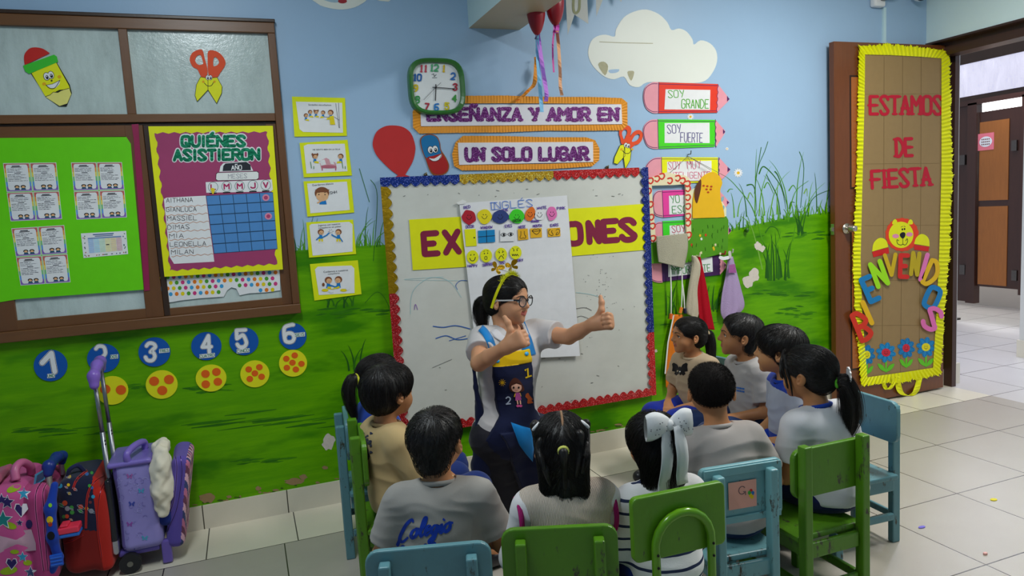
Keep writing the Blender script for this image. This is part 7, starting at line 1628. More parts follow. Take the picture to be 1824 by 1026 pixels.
for x0, bt, tilt in ((-.10, (884, 478), -.5), (.12, (911, 474), .35)):
    b = TT(x0, .11, .55); tp = J(bt[0], bt[1], .56); mb = MB(); nn = 40
    mb.tube([tuple(b + (tp - b) * (i / nn) + RT[0] * .004 * math.cos(i * 1.3) + RT[1] * .004 * math.sin(i * 1.3)) for i in range(nn + 1)], .0008, M('b4b4ac', 'metal'), 5); sp_ = mb.build('spring', h_, local=True)
    mb = MB(); c, s = math.cos(tilt), math.sin(tilt); u = np.array([c, -.15, s]); v = np.array([-s, 0, c]); w = np.array([.1, -1, 0])
    for q in (-1, 1):
        for out in ([(0, .004), (.010, .022), (.026, .024), (.030, .010), (.012, -.001)], [(0, 0), (.012, -.003), (.023, -.010), (.018, -.022), (.005, -.014)]):
            P = catmull(out, 4, True); fr = [tp + u * q * x + v * y + w * (.012 * x / .03) for x, y in P]; mb.prism(fr, [p + np.array([0, .0015, 0]) for p in fr], gm)
    mb.build('butterfly', sp_, local=True)
# glasses
gl = bpy.data.objects.new('glasses', None); COL.objects.link(gl); gl.parent = te; gl.empty_display_size = .05
fm = M('20242c', 'plastic', .15)
for s in (-1, 1):
    rim = []
    for k_ in range(28):
        a = 2 * math.pi * k_ / 28; x = .128 * math.cos(a); z = .098 * math.sin(a); z += .022 * max(0, math.cos(a)) * max(0, math.sin(a)) * 2; rim.append(TT(s * (.158 + x), .500 - .10 * abs(.158 + x) - .02, -.015 + z))
    mb = MB(); mb.tube([tuple(p) for p in rim], .0026, fm, 8, closed=True); rm = mb.build('rim', gl, local=True, smooth=True)
    mb = MB(); mb.face(rim, M('dce4ec', 'lens')); mb.build('lens', gl, local=True)
    mb = MB(); a, b = TT(s * .285, .455, .035), TT(s * .405, -.02, .02); mb.bar(a, b, .0022, .0065, M('c4c0bc', 'plastic')); mb.bar(a + (b - a) * -.02, a + (b - a) * .25, .003, .0075, fm); mb.bar(b, TT(s * .415, -.10, -.06), .0022, .006, M('c4c0bc', 'plastic')); mb.build('temple', gl, local=True)
mb = MB(); mb.tube([tuple(TT(x, .49 - .3 * x * x, .01 + .02 * (1 - (x / .04) ** 2))) for x in (-.04, -.02, 0, .02, .04)], .0024, fm, 6); mb.build('bridge', gl, local=True)
# shirt, trousers, shoes
G = SDF(); t_torso(G, .010); sl = []
for sh, el_, fr in ((shR, elR, .44), (shL, elL, .50)):
    d = el_ - sh; d /= np.linalg.norm(d); e = sh + (el_ - sh) * fr; Z = SDF(); Z.rc(sh, e + d * .05, .062, .066); Z.pl(e + d * .03, d); sl.append(Z)
def slv(P, d):
    for Z in sl: d = SDF.comb('u', d, Z.ev(P), .04)
    return d
G.fx.append(slv)
nk = SDF(); nk.rc(nek + tf * .02 - [0, 0, .005], hcT, .060, .066); nk.rc(nek + tf * .07 - [0, 0, .09], nek + tf * .06, .012, .05)
G.fx.append(lambda P, d: np.maximum(np.maximum(d, -nk.ev(P)), (pel[2] - .06 - P[:, 2]).astype(np.float32)))
shirt = fabric_shell(te, 'shirt', G, 'b8b4b4', seed=91, wr=.004)
CP = cam_proj(TR)
Tr = SDF(); Tr.el(pel - [0, 0, .01], np.array([.172, .128, .115]), np.array([tr_, tf, [0, 0, 1]]))
for hp, kn, an in zip(hips, (knR, knL), anks): Tr.chain([hp, kn, an], [.098, .066, .052], .04)
Tr.pl(pel + [0, 0, .10], (0, 0, 1)); Tr.pl([0, 0, .004], (0, 0, -1)); fabric_shell(te, 'trousers', Tr, '24232a', seed=95, wr=.005)
for an in anks:
    Sh = SDF(); Sh.rc(an + [0, .01, -.005], an + [0, .12, -.02], .044, .036, .02); Sh.pl([0, 0, .004], (0, 0, -1)); V2, F2 = Sh.mesh(.005); c = V2[F2].mean(1); np_mesh('shoe', V2, F2, [M('1c1c1c', 'plastic'), M('d8b814', 'plastic'), M('d8d4cc', 'plastic')], te, np.where(c[:, 2] < .022, 2, np.where(np.sin(c[:, 1] * 90) > .3, 1, 0)))
Dp = Drape(G, CP); wm = M('c4c2c6', 'fabric')
Dp.poly([(884, 583), (893, 594), (909, 606), (918, 612), (912, 618), (899, 612), (880, 600), (874, 590)], wm, .006); Dp.poly([(922, 572), (930, 577), (931, 592), (926, 598), (921, 588)], wm, .006); Dp.build('collar', shirt, .003)
# apron
Ap = SDF(); t_torso(Ap, .022); fpt = lambda a, b: pel + tr_ * a + np.array([0, 0, b])
sk = SDF()
P1, P2 = J(874, 745, .75), J(958, 893, .75); nrm = np.cross(P2 - P1, tf); nrm = nrm if nrm @ (J(940, 770, .75) - P1) < 0 else -nrm; nrm /= np.linalg.norm(nrm)
for hp, kn in zip(hips, (knR, knL)): sk.rc(hp + [0, 0, .02], kn + (kn - hp) * .0 + [0, 0, .04], .125, .115, .06)
sk.el(pel, np.array([.190, .148, .12]), np.array([tr_, tf, [0, 0, 1]]), .05)
inner = SDF(); inner.p = list(sk.p)
def ap_region(P, d):
    q = P - pel; a = (q @ tr_).astype(np.float32); b = q[:, 2].astype(np.float32); f = (q @ tf).astype(np.float32)
    e = sk.ev(P); low = np.maximum(e, ((P - P1) @ nrm).astype(np.float32)); low = np.maximum(low, (.105 - P[:, 2]).astype(np.float32))
    wdt = .090 + .0 * b + .09 * np.clip((.10 - b) / .12, 0, 1); cen = -.010 - .02 * (b > 9)
    bib = np.maximum(np.maximum(d, np.abs(a - cen) - wdt), b - .378); bib = np.maximum(bib, .0 - f)
    low = np.maximum(low, b - .03)
    return np.minimum(bib, low)
Ap.rc(knR, knL, .12, .12); Ap.p.pop(); Ap.fx.append(ap_region)
for hp, kn in zip(hips, (knR, knL)): Ap.rc(hp, kn, .03, .03, .01)
def apmi(c): return ((c - pel)[:, 2] > .318).astype(np.int32)
apron = fabric_shell(te, 'apron', Ap, '141c3c', seed=97, mats=[M('141a38', 'fabric'), M('e0b010', 'fabric')], mi=apmi, wr=.0035, h=.0035, margin=.08)
me_ = apron.data
for v in me_.vertices:
    if abs(v.co.z - pel[2] - .318) < .0018: v.co.z = pel[2] + .318
lf = SDF(); lf.chain([J(850, 715, .62), J(860, 765, .64), J(858, 830, .62), J(868, 885, .60)], [.012, .035, .045, .035], .03); lf.chain([J(842, 640, .62), J(848, 690, .63), J(856, 735, .64)], [.008, .010, .016], .01); o = fabric_shell(te, 'apron_back_flap', lf, '141a38', seed=98)
sm_ = M('1478bc', 'fabric')
Dp = Drape(G, CP); Dp.stroke(catmull([(848, 579), (862, 590), (872, 606), (879, 628), (884, 646)], 5), 13, sm_, .004); Dp.stroke(catmull([(924, 574), (931, 592), (938, 612), (944, 634)], 5), 21, sm_, .004); Dp.build('shoulder_strap', apron, .003)
Dp = Drape(sk, CP); Dp.poly([(910, 752), (930, 759), (950, 764), (951, 800), (949, 823), (936, 808), (925, 793)], M('1478bc', 'fabric'), .018, 4); Dp.build('pocket', apron, .002)
Dp = Drape(Ap, CP)
for x, y in ((886.5, 643), (938.5, 630)): Dp.poly(ell(x, y, 3.4, 3.6, 14), M('3ca4d8', 'plastic'), .005, 1)
Dp.build('button', apron, .003)
Dp = Drape(lf, CP)
for x, y in ((865, 753), (871, 741)): Dp.poly(ell(x, y, 3.2, 3.6, 12), M('1c84d4', 'plastic'), .004, 1)
Dp.build('button', apron, .003)
Dp = Drape(Ap, CP)
def st(pts, w, hx, l=.0042): Dp.stroke(pts, w, M(hx, 'fabric'), l)
st([(935, 660), (940, 656), (941, 672)], 3, 'e0b414'); st([(936, 673), (947, 669)], 2.6, 'e0b414')
st(catmull([(901, 710), (905, 707), (909, 710), (907, 715), (902, 720)], 4), 2.2, 'a8b4c8'); st([(901, 720), (910, 719)], 2.2, 'a8b4c8')
Dp.poly(ell(894.5, 681.5, 3, 3, 12), M('d8a814', 'fabric'), .004, 1)
for k_ in range(10): a = k_ * .628; st([(894.5 + 3.4 * math.cos(a), 681.5 + 3.4 * math.sin(a)), (894.5 + 6.4 * math.cos(a), 681.5 + 6.4 * math.sin(a))], .9, 'd8a814')
Dp.poly(catmull([(907, 690), (909, 680), (916, 673), (924, 676), (930, 684), (934, 694), (928, 698), (912, 698)], 3, True), M('4a2418', 'fabric'), .0025, 2)
Dp.poly(ell(920, 690, 9.4, 9, 18), M('d8a48c', 'fabric'), .003, 2); Dp.poly([(909, 688), (914, 680), (922, 677), (930, 686), (926, 683), (918, 683)], M('4a2418', 'fabric'), .0047, 1)
for x in (915, 924): Dp.poly(ell(x, 690.5, 1.7, 2.1, 10), M('1c1210', 'fabric'), .005, 1)
st([(918, 695), (920, 696), (922, 695)], .6, 'a83c3c', .005)
Dp.poly([(918, 700), (926, 699), (929, 712), (918, 714)], M('a8488c', 'fabric'), .004, 2); st([(918, 701), (916, 707)], 1.8, 'd8b41c', .0046); st([(926, 700), (928, 706)], 1.8, 'd8b41c', .0046)
for x in (921.5, 926.5): st([(x, 713), (x + 1, 720)], 2.4, 'd8a48c'); Dp.poly(ell(x + 1, 723, 3, 2.4, 10), M('c04c84', 'fabric'), .0045, 1)
Dp.poly(catmull([(937, 702), (941, 700), (944, 705), (950, 712), (954, 716), (940, 719), (940, 711), (936, 707)], 3, True), M('a84c1c', 'fabric'), .004, 2)
Dp.build('embroidery', apron)
# ================================================================== CHAIRS
def chair(name_label, hexs, pos, fwd, style='wood', w=.32, top=.60, seat=.30, panel_h=.17):
    f = np.array(fwd, float); f /= np.linalg.norm(f); phi = math.atan2(-f[0], f[1]); t_ = thing('school_chair', name_label, 'chair', (pos[0], pos[1], 0), phi)
    m = M(hexs, 'paint'); w2 = w / 2
    def part(nm, boxes, bev=.005):
        mb = MB(); [mb.box(*b, m) for b in boxes]; return mb.build(nm, t_, local=True, bevel=bev)
    def panel(y0, y1, z0, z1, r=.03, x=w2):
        mb = MB(); P = []
        for cx, cz, a0 in ((x - r, z0 + r, -90), (x - r, z1 - r, 0), (-x + r, z1 - r, 90), (-x + r, z0 + r, 180)):
            for q in range(6): a = math.radians(a0 + q * 18); P.append((cx + r * math.cos(a), cz + r * math.sin(a)))
        n = 9
        mb.prism([(x_, y0, z) for x_, z in P], [(x_, y1, z) for x_, z in P], m); return mb.build('backrest', t_, local=True, bevel=.004)
    yb = -.155
    if style == 'tube':
        pb = panel(yb - .002, yb + .020, top - .18, top, .018); mb = MB(); r = .012; pts = [(-.085, yb - .016, .02), (-.085, yb - .016, top - .14)]
        pts += [(-.085 * math.cos(a), yb - .016, top - .14 + .085 * math.sin(a)) for a in np.linspace(.2, math.pi - .2, 10)] + [(.085, yb - .016, top - .14), (.085, yb - .016, .02)]
        mb.tube(pts, r, M('5a8e16', 'plastic', .2), 12); mb.build('tube_frame', t_, local=True, smooth=True)
        mb = MB()
        for q in (-1, 1):
            mb.tube([(q * .085, yb - .016, .26), (q * .11, .0, .27), (q * .12, .13, .27), (q * .13, .15, .25), (q * .13, .16, .0)], r, M('5a8e16', 'plastic', .2), 10)
        mb.build('leg', t_, local=True, smooth=True); mb = MB()
        for q, z in ((-1, top - .155), (1, top - .155), (-1, top - .19), (1, top - .19)): mb.ball((q * .085, yb - .028, z), .004, M('1c1c14', 'ink'), 8, 6)
        mb.build('rivet', t_, local=True); part('seat', [(-.15, .15, -.14, .16, seat - .018, seat)]); return t_
    pb = panel(yb, yb + .020, top - panel_h, top, .035 if style != 'square' else .02)
    for q in (-1, 1):
        x0, x1 = (q * (w2 - .030) - .016, q * (w2 - .030) + .016) if style == 'tall' else (q * (w2 - .052) - .0145, q * (w2 - .052) + .0145)
        ptop = {'wood': top - .025, 'tall': top + .02, 'square': top - .02}.get(style, top - .025)
        part('rear_leg', [(x0, x1, yb - .038, yb - .001, 0, ptop)]); part('front_leg', [(q * (w2 - .03) - .022, q * (w2 - .03) + .022, .120, .155, 0, seat - .02)])
        part('side_rail', [(q * (w2 - .04) - .010, q * (w2 - .04) + .010, yb, .13, seat - .075, seat - .021)]); part('side_rail', [(q * (w2 - .04) - .009, q * (w2 - .04) + .009, yb, .13, .10, .13)])
    part('seat', [(-w2 + .012, w2 - .012, yb - .002, .165, seat - .020, seat)]); part('cross_rail', [(-w2 + .05, w2 - .05, yb - .024, yb - .006, seat - .075, seat - .021)]); part('cross_rail', [(-w2 + .05, w2 - .05, yb - .022, yb - .008, .10, .13)])
    if style == 'square':
        for b in ((-w2 + .01, w2 - .01, yb - .008, yb, top - .03, top - .004), (-w2 + .01, w2 - .01, yb - .008, yb, top - panel_h, top - panel_h + .022)): part('raised_rim', [b], .002)
    return t_
BLC, LBC, GRC = '58848c', '6c9ea4', '4e7f14'
def at_kid(key, back=0.0, side=0.0, fwd=None):
    c = CH[key]; ph = c['phi']; f = np.array([-math.sin(ph), math.cos(ph)]); p = np.array(c['pos'][:2]) + f * back
    return p, (fwd if fwd is not None else f)
def chair_back_at(p0, p1, z, fwd=None):
    """chair whose backrest top runs between two pixels (left and right end seen from behind)"""
    a, b = FL(*p0, z), FL(*p1, z); r = (b - a)[:2]; r /= np.linalg.norm(r); f = np.array([-r[1], r[0]]); mid = (a + b)[:2] / 2; return mid + f * .155, f, np.linalg.norm((b - a)[:2])
p, f, w = chair_back_at((650, 985), (872, 965), .60); chair('worn blue wooden chair with two rear posts behind the boy in script T-shirt', BLC, p, f, 'wood', .325)
p, f, w = chair_back_at((888, 945), (1103, 935), .60); chair('green wooden chair with rounded back behind the girl in the knitted vest', GRC, p, f, 'wood', .312)
p, f, w = chair_back_at((1125, 890), (1290, 857), .672); chair('green chair with a bent metal tube frame behind the girl with the bow', '588a16', p, f, 'tube', w, top=.672)
p, f, w = chair_back_at((1247, 838), (1393, 815), .60); c6 = chair('pale blue worn wooden chair with a pink paper note on its back', LBC, p, f, 'square', w, panel_h=.19)
mb = MB(); mb.box(-.052, .048, -.160, -.1585, .455, .545, M('d89c8c')); nt = mb.build('pink_note', c6, local=True)
mb = MB(); gi = M('5c4a50', 'ink'); mb.tube([(-.004 + .012 * math.cos(a), -.1605, .515 + .013 * math.sin(a)) for a in np.linspace(.6, 5.6, 12)], .0012, gi, 5); mb.tube([(.0, -.1605, .510), (.008, -.1605, .510), (.008, -.1605, .498)], .0012, gi, 5); mb.build('drawn_letter', nt, local=True)
mb = MB()
for i, (x, z, c_) in enumerate([(.028, .508, 'c03028'), (.034, .500, '2c6cb0'), (.026, .494, 'd8b81c'), (.022, .503, '3c9c3c'), (.031, .488, 'd8b81c')]): mb.face([(x + .006 * math.cos(-a), -.1602 - i * 1e-4, z + .007 * math.sin(-a)) for a in [j * .63 for j in range(10)]], M(c_, 'ink'))
mb.build('drawn_bird', nt, local=True)
p, f, w = chair_back_at((1413, 805), (1540, 778), .60); chair('green wooden chair with tall rear posts under the girl with the round hair pin', GRC, p, f, 'tall', w)
p, f, w = chair_back_at((1600, 716), (1505, 688), .60); chair('blue wooden chair at the right end of the half circle, on the open floor', BLC.replace('54838a', '4f8494'), p, f, 'wood', .31)
chair('blue wooden chair at far left, nearest the wall, seen edge on', BLC, (.49, -.555), (1, -.09), 'wood', .31, top=.61)
chair('green wooden chair at left seen edge on under the boy in gold', GRC, (.50, -.95), (1, -.1), 'tall', .31, top=.635)
for key, lb in (('k7', 'blue wooden chair under the girl with the butterfly top'), ('k8', 'green wooden chair under the boy seen in profile')):
    p, f = at_kid(key, -.0); chair(lb, BLC if key == 'k7' else GRC, p, f, 'wood', .255)
# ================================================================== SCHOOL BAGS
def bag_body(parent, name, S, mats, mi=None, h=.005, seed=0, wr=.004):
    S.fx.append(lambda P, d: d + wr * nz(P, 16, seed)); V, F = S.mesh(h, .03); c = V[F].mean(1); return np_mesh(name, V, F, mats, parent, mi(c) if mi else None)
def star(x, y, r, a0=0, n=5, k=.45): return [(x + (r if i % 2 == 0 else r * k) * math.sin(a0 + i * math.pi / n), y - (r if i % 2 == 0 else r * k) * math.cos(a0 + i * math.pi / n)) for i in range(2 * n)]
def heart(x, y, r): return [(x, y + r), (x - r * .9, y - r * .1), (x - r * .7, y - r * .75), (x - r * .25, y - r * .75), (x, y - r * .35), (x + r * .25, y - r * .75), (x + r * .7, y - r * .75), (x + r * .9, y - r * .1)]
def zipper(parent, S, CPx, px, hexs, w=2.2, name='zipper'):
    Dp = Drape(S, CPx); Dp.stroke(catmull(px, 6), w * 2, M(hexs, 'fabric'), .002); Dp.stroke(catmull(px, 6), w * .5, M('3c3040', 'metal'), .004); return Dp.build(name, parent)
# purple trolley bag
br = np.array([-.52, -.20, 0.]); t_ = thing('trolley_bag', 'lavender trolley school bag with butterflies and a raised handle by the wall', 'school bag', tuple(br))
pb = SDF(); pb.bx((0, 0, .285), (.082, .138, .198), .035); lav = M('8f86c4', 'fabric')
bag_body(t_, 'body', pb, [lav, M('6a58a4', 'fabric')], lambda c: (c[:, 0] < -.066).astype(np.int32), seed=3, wr=.003)
CPb = cam_proj(br); Z_ = ZM(0, 760, 3.857)
Dp = Drape(pb, CPb)
for (x, y), c_ in zip([(890, 340), (970, 440), (905, 530), (890, 670), (995, 765), (940, 852)], ['9c5ca0', '4c9cc0', '3c48a0', '8c4ca0', '4c9cb8', '343c98']):
    x, y = Z_([(x, y)])[0]
    for q in (-1, 1): Dp.poly([(x, y), (x + q * 4, y - 4.5), (x + q * 6, y - 2), (x + q * 3.5, y)], M(c_, 'fabric'), .002, 1); Dp.poly([(x, y), (x + q * 4, y + .5), (x + q * 4.4, y + 4), (x + q * 1.6, y + 3.6)], M(c_, 'fabric'), .002, 1)
rnd = random.Random(9)
for i in range(46):
    x, y = Z_([(rnd.uniform(815, 1020), rnd.uniform(330, 870))])[0]; r = rnd.uniform(2.5, 5); a = rnd.uniform(0, 6); Dp.stroke([(x + r * math.cos(a + j * .6), y + r * math.sin(a + j * .6)) for j in range(6)], .9, M('a8a0d8' if i % 2 else '7c72b4', 'fabric'), .0015)
Dp.build('butterfly_print', t_)
mb = MB(); pm = M('6c5cac', 'fabric')
lidp = SDF(); lidp.bx((-.015, -.02, .478), (.085, .128, .012), .012); bag_body(t_, 'top_panel', lidp, [M('7464b0', 'plastic')], seed=4, wr=.002)
mb = MB(); mb.tube(catmull([(-.02, -.13, .487), (-.02, -.13, .52), (.005, -.07, .535), (.03, .0, .525), (.03, .01, .487)], 5), .014, M('7460b4', 'plastic', .35), 10); mb.build('carry_handle', t_, local=True, smooth=True)
mt = M('8c8c90', 'metal', .35); poles = []
for y, zt_ in ((-.10, .84), (.06, .865)):
    mb = MB(); mb.tube([(-.098, y, .10), (-.105, y, .62)], .0105, mt, 12); mb.tube([(-.105, y, .61), (-.110, y, zt_)], .0085, mt, 12)
    for z in (.585, .57): mb.tube([(-.104 + .006, y - .009, z), (-.104 + .007, y - .0115, z)], .003, INK, 6)
    mb.build('pole', t_, local=True, smooth=True)
hg = SDF(); hg.chain([(-.110, -.115, .825), (-.110, -.105, .862), (-.108, -.02, .892), (-.110, .06, .895), (-.110, .075, .862)], [.019, .021, .020, .020, .017], .02); bag_body(t_, 'grip', hg, [M('7c5cb4', 'plastic', .35)], h=.004, wr=.0005)
fp = SDF(); fr_R = np.array([[math.cos(.16), 0, -math.sin(.16)], [0, 1, 0], [math.sin(.16), 0, math.cos(.16)]]); fp.bx((.150, .0, .265), (.040, .130, .205), .034, fr_R)
bag_body(t_, 'front_pocket', fp, [M('5c4c9c', 'fabric'), M('c07090', 'fabric'), M('3c4474', 'fabric'), M('d8a8b8', 'fabric'), M('6c3c54', 'fabric')], lambda c: np.where(c[:, 0] - (c[:, 2] - .265) * .16 < .172, 0, 1 + (np.floor(c[:, 2] * 31 + np.sin(c[:, 1] * 60) * 1.3) % 4).astype(int)), seed=6, wr=.004)
zipper(t_, fp, CPb, Z_([(1205, 200), (1215, 300), (1190, 520), (1120, 700), (1090, 860)]), '7c64b8', 2.0); zipper(t_, fp, CPb, Z_([(1240, 200), (1250, 330), (1215, 560), (1150, 720), (1125, 865)]), '6450a8', 2.0)
mb = MB()
for y in (-.13, .11):
    mb = MB(); mb.tube([(-.055, y - .014, .045), (-.055, y + .014, .045)], .043, M('1c1c1e', 'plastic', .5), 20); mb.tube([(-.055, y - .017, .045), (-.055, y - .013, .045)], .012, M('8a8a80', 'metal'), 12); mb.build('wheel', t_, local=True)
mb = MB(); mb.box(-.10, .06, -.12, .10, .07, .095, M('5c4c98', 'plastic')); mb.box(.065, .105, -.12, -.09, .004, .11, M('6c58a8', 'plastic')); mb.box(.065, .105, .07, .10, .004, .11, M('6c58a8', 'plastic')); mb.build('base_stand', t_, local=True, bevel=.008)
jk = SDF(); c_ = lambda x, y, z: np.array((x, y, z)); jk.chain([c_(.105, -.11, .50), c_(.100, -.125, .44), c_(.095, -.135, .34), c_(.088, -.14, .24)], [.026, .036, .038, .024], .03); jk.chain([c_(.10, -.05, .50), c_(.10, .03, .49)], [.036, .03], .03); jk.chain([c_(.12, -.09, .46), c_(.118, -.11, .36), c_(.105, -.12, .28)], [.02, .03, .02], .01); jk.fx.append(lambda P, d: d + .010 * (np.abs(nz(P * np.array([1, 1, .4], np.float32), 55, 4)) - .4) + .004 * nz(P, 90, 6)); V2, F2 = jk.mesh(.004, .02); jo = np_mesh('folded_jacket', V2, F2, [M('d4ccb8', 'fabric')], None); jo.location = tuple(br); tag(jo, 'cream jacket stuffed into the open lavender trolley bag', 'jacket')
jb = SDF(); jb.chain([c_(.096, -.10, .36), c_(.094, -.105, .20)], [.028, .030], .02); V2, F2 = jb.mesh(.005); jo = np_mesh('blue_jumper', V2, F2, [M('1c2c74', 'fabric')], None); jo.location = tuple(br); tag(jo, 'dark blue jumper deep in the opening of the lavender trolley bag', 'jumper')
# red and navy backpack with blue strap
br2 = np.array([-.715, -.22, 0.]); t_ = thing('backpack', 'navy and red school backpack with planets pattern between the pink and lavender bags', 'school bag', tuple(br2)); CPb = cam_proj(br2)
rb = SDF(); rb.bx((-.015, .0, .25), (.080, .150, .205), .05); rb.bx((.05, 0, .215), (.035, .145, .18), .03, k=.02)
bag_body(t_, 'body', rb, [M('1c2038', 'fabric'), M('a8241c', 'fabric'), M('7c1c18', 'fabric')], lambda c: np.where(c[:, 0] > .042, 1, np.where(c[:, 2] < .245 - (c[:, 0] + .02) * .3, 2, 0)), seed=8, wr=.005)
for px in ([(600, 300), (530, 360), (500, 430)], [(720, 335), (650, 380), (600, 480), (590, 700)], [(740, 360), (690, 450), (670, 650), (700, 900)], [(430, 800), (500, 780), (570, 740)]): zipper(t_, rb, CPb, Z_(px), 'c02c24', 2.0, 'red_piping')
Dp = Drape(rb, CPb); rnd = random.Random(4)
for i in range(30):
    x, y = Z_([(rnd.uniform(410, 640), rnd.uniform(310, 640))])[0]; c_ = rnd.choice(['2c5c9c', 'd0a81c', '3c8c3c', '6c3438', '8c8c94', '2c8cb0', 'c84c2c']); r = rnd.uniform(2, 5)
    Dp.poly(ell(x, y, r, r, 10), M(c_, 'fabric'), .0018, 1)
    if i % 3 == 0: Dp.stroke(ell(x, y, r * 1.6, r * .5, 12, .5), .8, M('8c98a8', 'fabric'), .003)
Dp.build('planet_print', t_)
mb = MB(); mb.tube(catmull([(-.06, -.05, .44), (-.05, -.06, .475), (-.02, -.05, .485), (.0, -.04, .45)], 4), .009, M('24284c', 'fabric'), 8); mb.build('top_loop', t_, local=True, smooth=True)
sp = SDF(); sp.chain([J2 for J2 in [np.array(W(*Z_([p])[0], d)) - br2 for p, d in (((375, 400), .40), ((345, 560), .42), ((360, 760), .43), ((400, 900), .42), ((340, 1010), .40))]], [.012, .019, .020, .016, .018], .02); st_ = bag_body(t_, 'shoulder_strap', sp, [M('1c3c9c', 'fabric')], seed=12, wr=.003)
Dp = Drape(sp, CPb)
for (x, y), c_, r in [((345, 540), '7cb82c', 3.4), ((342, 640), 'e0b81c', 6), ((345, 670), 'a02c24', 4), ((350, 750), '141418', 7)]: x, y = Z_([(x, y)])[0]; Dp.poly(ell(x, y, r, r * 1.1, 12), M(c_, 'fabric'), .003, 1)
Dp.build('strap_print', st_)
q = np.array(W(*Z_([(390, 920)])[0], .455)) - br2; mb = MB(); mb.box(q[0] - .022, q[0] + .022, q[1] - .006, q[1] + .006, q[2] - .022, q[2] + .026, M('1c54b8', 'plastic')); [mb.box(q[0] - .02, q[0] + .02, q[1] - .009, q[1] - .006, q[2] - .016 + .014 * i, q[2] - .010 + .014 * i, M('2c64c8', 'plastic')) for i in range(3)]; mb.build('buckle', st_, local=True, bevel=.003)
q = np.array(W(*Z_([(475, 700)])[0], .41)); mb = MB(); mb.box(q[0] - .035, q[0] + .038, q[1] - .02, q[1] + .05, q[2] - .03, q[2] - .014, M('2464b8', 'plastic')); mb.box(q[0] - .037, q[0] + .038, q[1] - .022, q[1] + .05, q[2] - .014, q[2] + .012, M('d8344c', 'plastic')); mb.box(q[0] - .03, q[0] + .0, q[1] - .015, q[1] + .04, q[2] + .012, q[2] + .022, M('d8344c', 'plastic')); tag(mb.build('sandal', bevel=.006), 'pink and blue rubber sandal tucked in the side pocket of the navy and red backpack', 'sandal')
# black shiny shell between the bags
q0, q1 = np.array(W(*Z_([(720, 380)])[0], .36)), np.array(W(*Z_([(745, 905)])[0], .36)); hs = SDF(); hs.bx((0, .14, (q0[2] + q1[2]) / 2), (.014, .13, abs(q0[2] - q1[2]) / 2), .012); V2, F2 = hs.mesh(.006); ho = np_mesh('hard_shell', V2, F2, [M('1c1c22', 'plastic', .12), M('b4b4bc', 'metal', .2)], t_, (np.abs(V2[F2].mean(1)[:, 2] - .30) > .14).astype(np.int32)); ho.location = (q0[0] - br2[0] + .005, -.36 - br2[1], 0)
# pink starry trolley backpack
br3 = np.array([-1.02, -.25, 0.]); t_ = thing('trolley_backpack', 'pink trolley school backpack with stars and hearts at the left edge of the picture', 'school bag', tuple(br3)); CPb = cam_proj(br3)
pk = SDF(); pk.bx((-.02, 0, .27), (.145, .185, .21), .05); pk.bx((.155, .0, .25), (.038, .175, .20), .035, k=.01)
bag_body(t_, 'body', pk, [M('b84c84', 'fabric'), M('a83c70', 'fabric')], lambda c: (c[:, 0] > .118).astype(np.int32), seed=14, wr=.005)
for px in ([(330, 330), (255, 430), (245, 560), (270, 760), (300, 990)], [(365, 340), (300, 430), (300, 560), (310, 760), (330, 985)]): zipper(t_, pk, CPb, Z_(px), 'c0588c', 2.4)
Dp = Drape(pk, CPb); P_ = lambda a, b: Z_([(a, b)])[0]; nb, tl_, gr_, wh = '2c2058', '2c84a8', '8ca41c', 'd8d0d8'
for f, x, y, r, c_ in [(star, 165, 460, 11, tl_), (star, 20, 640, 16, '1c7474'), (star, 50, 520, 12, nb), (heart, 145, 570, 12, nb), (star, 135, 660, 6, nb), (star, 155, 895, 9, tl_), (heart, 80, 940, 10, nb), (star, 210, 1000, 10, '3c4c74'), (star, 10, 500, 10, nb)]:
    px, py = P_(x, y); Dp.poly(f(px, py, r * 1.18), M(wh, 'fabric'), .0016, 1); Dp.poly(f(px, py, r), M(c_, 'fabric'), .0026, 1)
for x, y, rx, ry, a in [(95, 425, 14, 6, -.4), (70, 680, 12, 6, .3), (60, 990, 16, 7, -.2), (190, 935, 8, 5, 0), (200, 670, 6, 8, 0), (100, 860, 8, 4, 0)]: Dp.poly(ell(*P_(x, y), rx, ry, 12, a), M(gr_ if x != 200 else nb, 'fabric'), .0014, 1)
Dp.build('star_print', t_)
Dp = Drape(pk, CPb); Dp.poly([P_(*p) for p in ((-60, 740), (215, 705), (245, 800), (248, 850), (-60, 880))], M('b08c9c', 'fabric'), .003, 3); Dp.build('mesh_pocket', t_)
mb = MB(); q = [np.array(W(*P_(*p), d)) - br3 for p, d in (((110, 370), .36), ((105, 290), .34), ((150, 245), .30), ((205, 270), .26), ((215, 320), .24))]; mb.tube(catmull([tuple(v) for v in q], 5), .016, M('b85c84', 'plastic', .35), 10); mb.build('carry_handle', t_, local=True, smooth=True)
lid = SDF(); lid.bx((-.06, -.03, .485), (.10, .10, .014), .012, np.array([[.97, 0, .22], [0, 1, 0], [-.22, 0, .97]])); bag_body(t_, 'top_flap', lid, [M('a8506c', 'fabric')], seed=15)
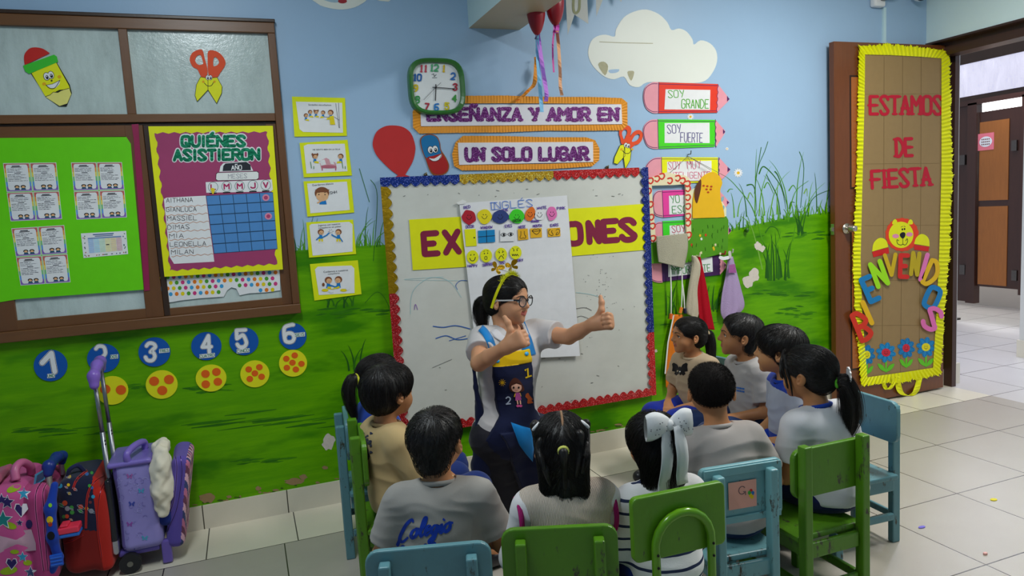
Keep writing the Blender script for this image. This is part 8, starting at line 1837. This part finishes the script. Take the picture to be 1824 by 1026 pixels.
mb = MB(); q = [np.array(W(*P_(*p), d)) - br3 for p, d in (((345, 450), .34), ((335, 330), .32))]; mb.tube([tuple(v) for v in q], .011, M('b4a898', 'metal', .4), 10); mb.build('pole', t_, local=True); mb = MB(); q = [np.array(W(*P_(*p), d)) - br3 for p, d in (((425, 330), .16), ((420, 240), .15))]; mb.tube([tuple(v) for v in q], .011, M('9c7c88', 'metal', .4), 10); mb.build('pole', t_, local=True)
hg = SDF(); hg.chain([np.array(W(*P_(*p), d)) - br3 for p, d in (((330, 320), .32), ((335, 270), .31), ((390, 210), .22), ((425, 200), .16), ((425, 240), .15))], [.018, .020, .019, .018, .016], .02); bag_body(t_, 'trolley_grip', hg, [M('182c78', 'plastic', .35)], h=.004, wr=.0005)
mb = MB()
for y in (-.14, .12): mb.tube([(.06, y - .014, .04), (.06, y + .014, .04)], .04, M('1c1c1e', 'plastic', .5), 18)
mb.box(-.15, .17, -.16, .16, .055, .075, M('8c3c64', 'plastic')); mb.build('base_stand', t_, local=True)
q = [W(*P_(*p), .33) for p in ((240, 330), (300, 295), (312, 360), (228, 415))]; mb = MB(); mb.prism(q[::-1], [(x, y + .004, z) for x, y, z in q][::-1], M('4c94b4', 'paper')); ow = mb.build('exercise_book'); tag(ow, 'blue and white exercise book sticking out of the pink bag', 'book')
mb = MB(); q = [W(*P_(*p), .333) for p in ((255, 335), (296, 308), (303, 350), (246, 388))]; mb.face(q[::-1], M('3c4c68')); mb.build('cover_panel', ow)
for (x, y), hx_, r, nm in [((1770, 890), 'd0c01c', 7, 'yellow paper confetti dot on the shiny floor tiles at right'), ((1642, 939), '7468c8', 5, 'small purple paper scrap on the floor right of the green chair'), ((1755, 987), 'd8a49c', 4, 'tiny crumpled pink paper scrap on the shiny floor at lower right')]:
    q = FL(x, y, .002); mb = MB(); rr = r / 420; n = 10
    mb.prism([(q[0] + rr * math.cos(a) * (1.5 if r == 5 else 1), q[1] + rr * math.sin(a) * .7, .004 + .004 * (r == 4) * (j % 2)) for j, a in enumerate([k_ * math.pi / 5 for k_ in range(n)])], [(q[0] + rr * math.cos(a) * (1.5 if r == 5 else 1), q[1] + rr * math.sin(a) * .7, .0005) for a in [k_ * math.pi / 5 for k_ in range(n)]], M(hx_)); tag(mb.build('paper_scrap'), nm, 'paper scrap')
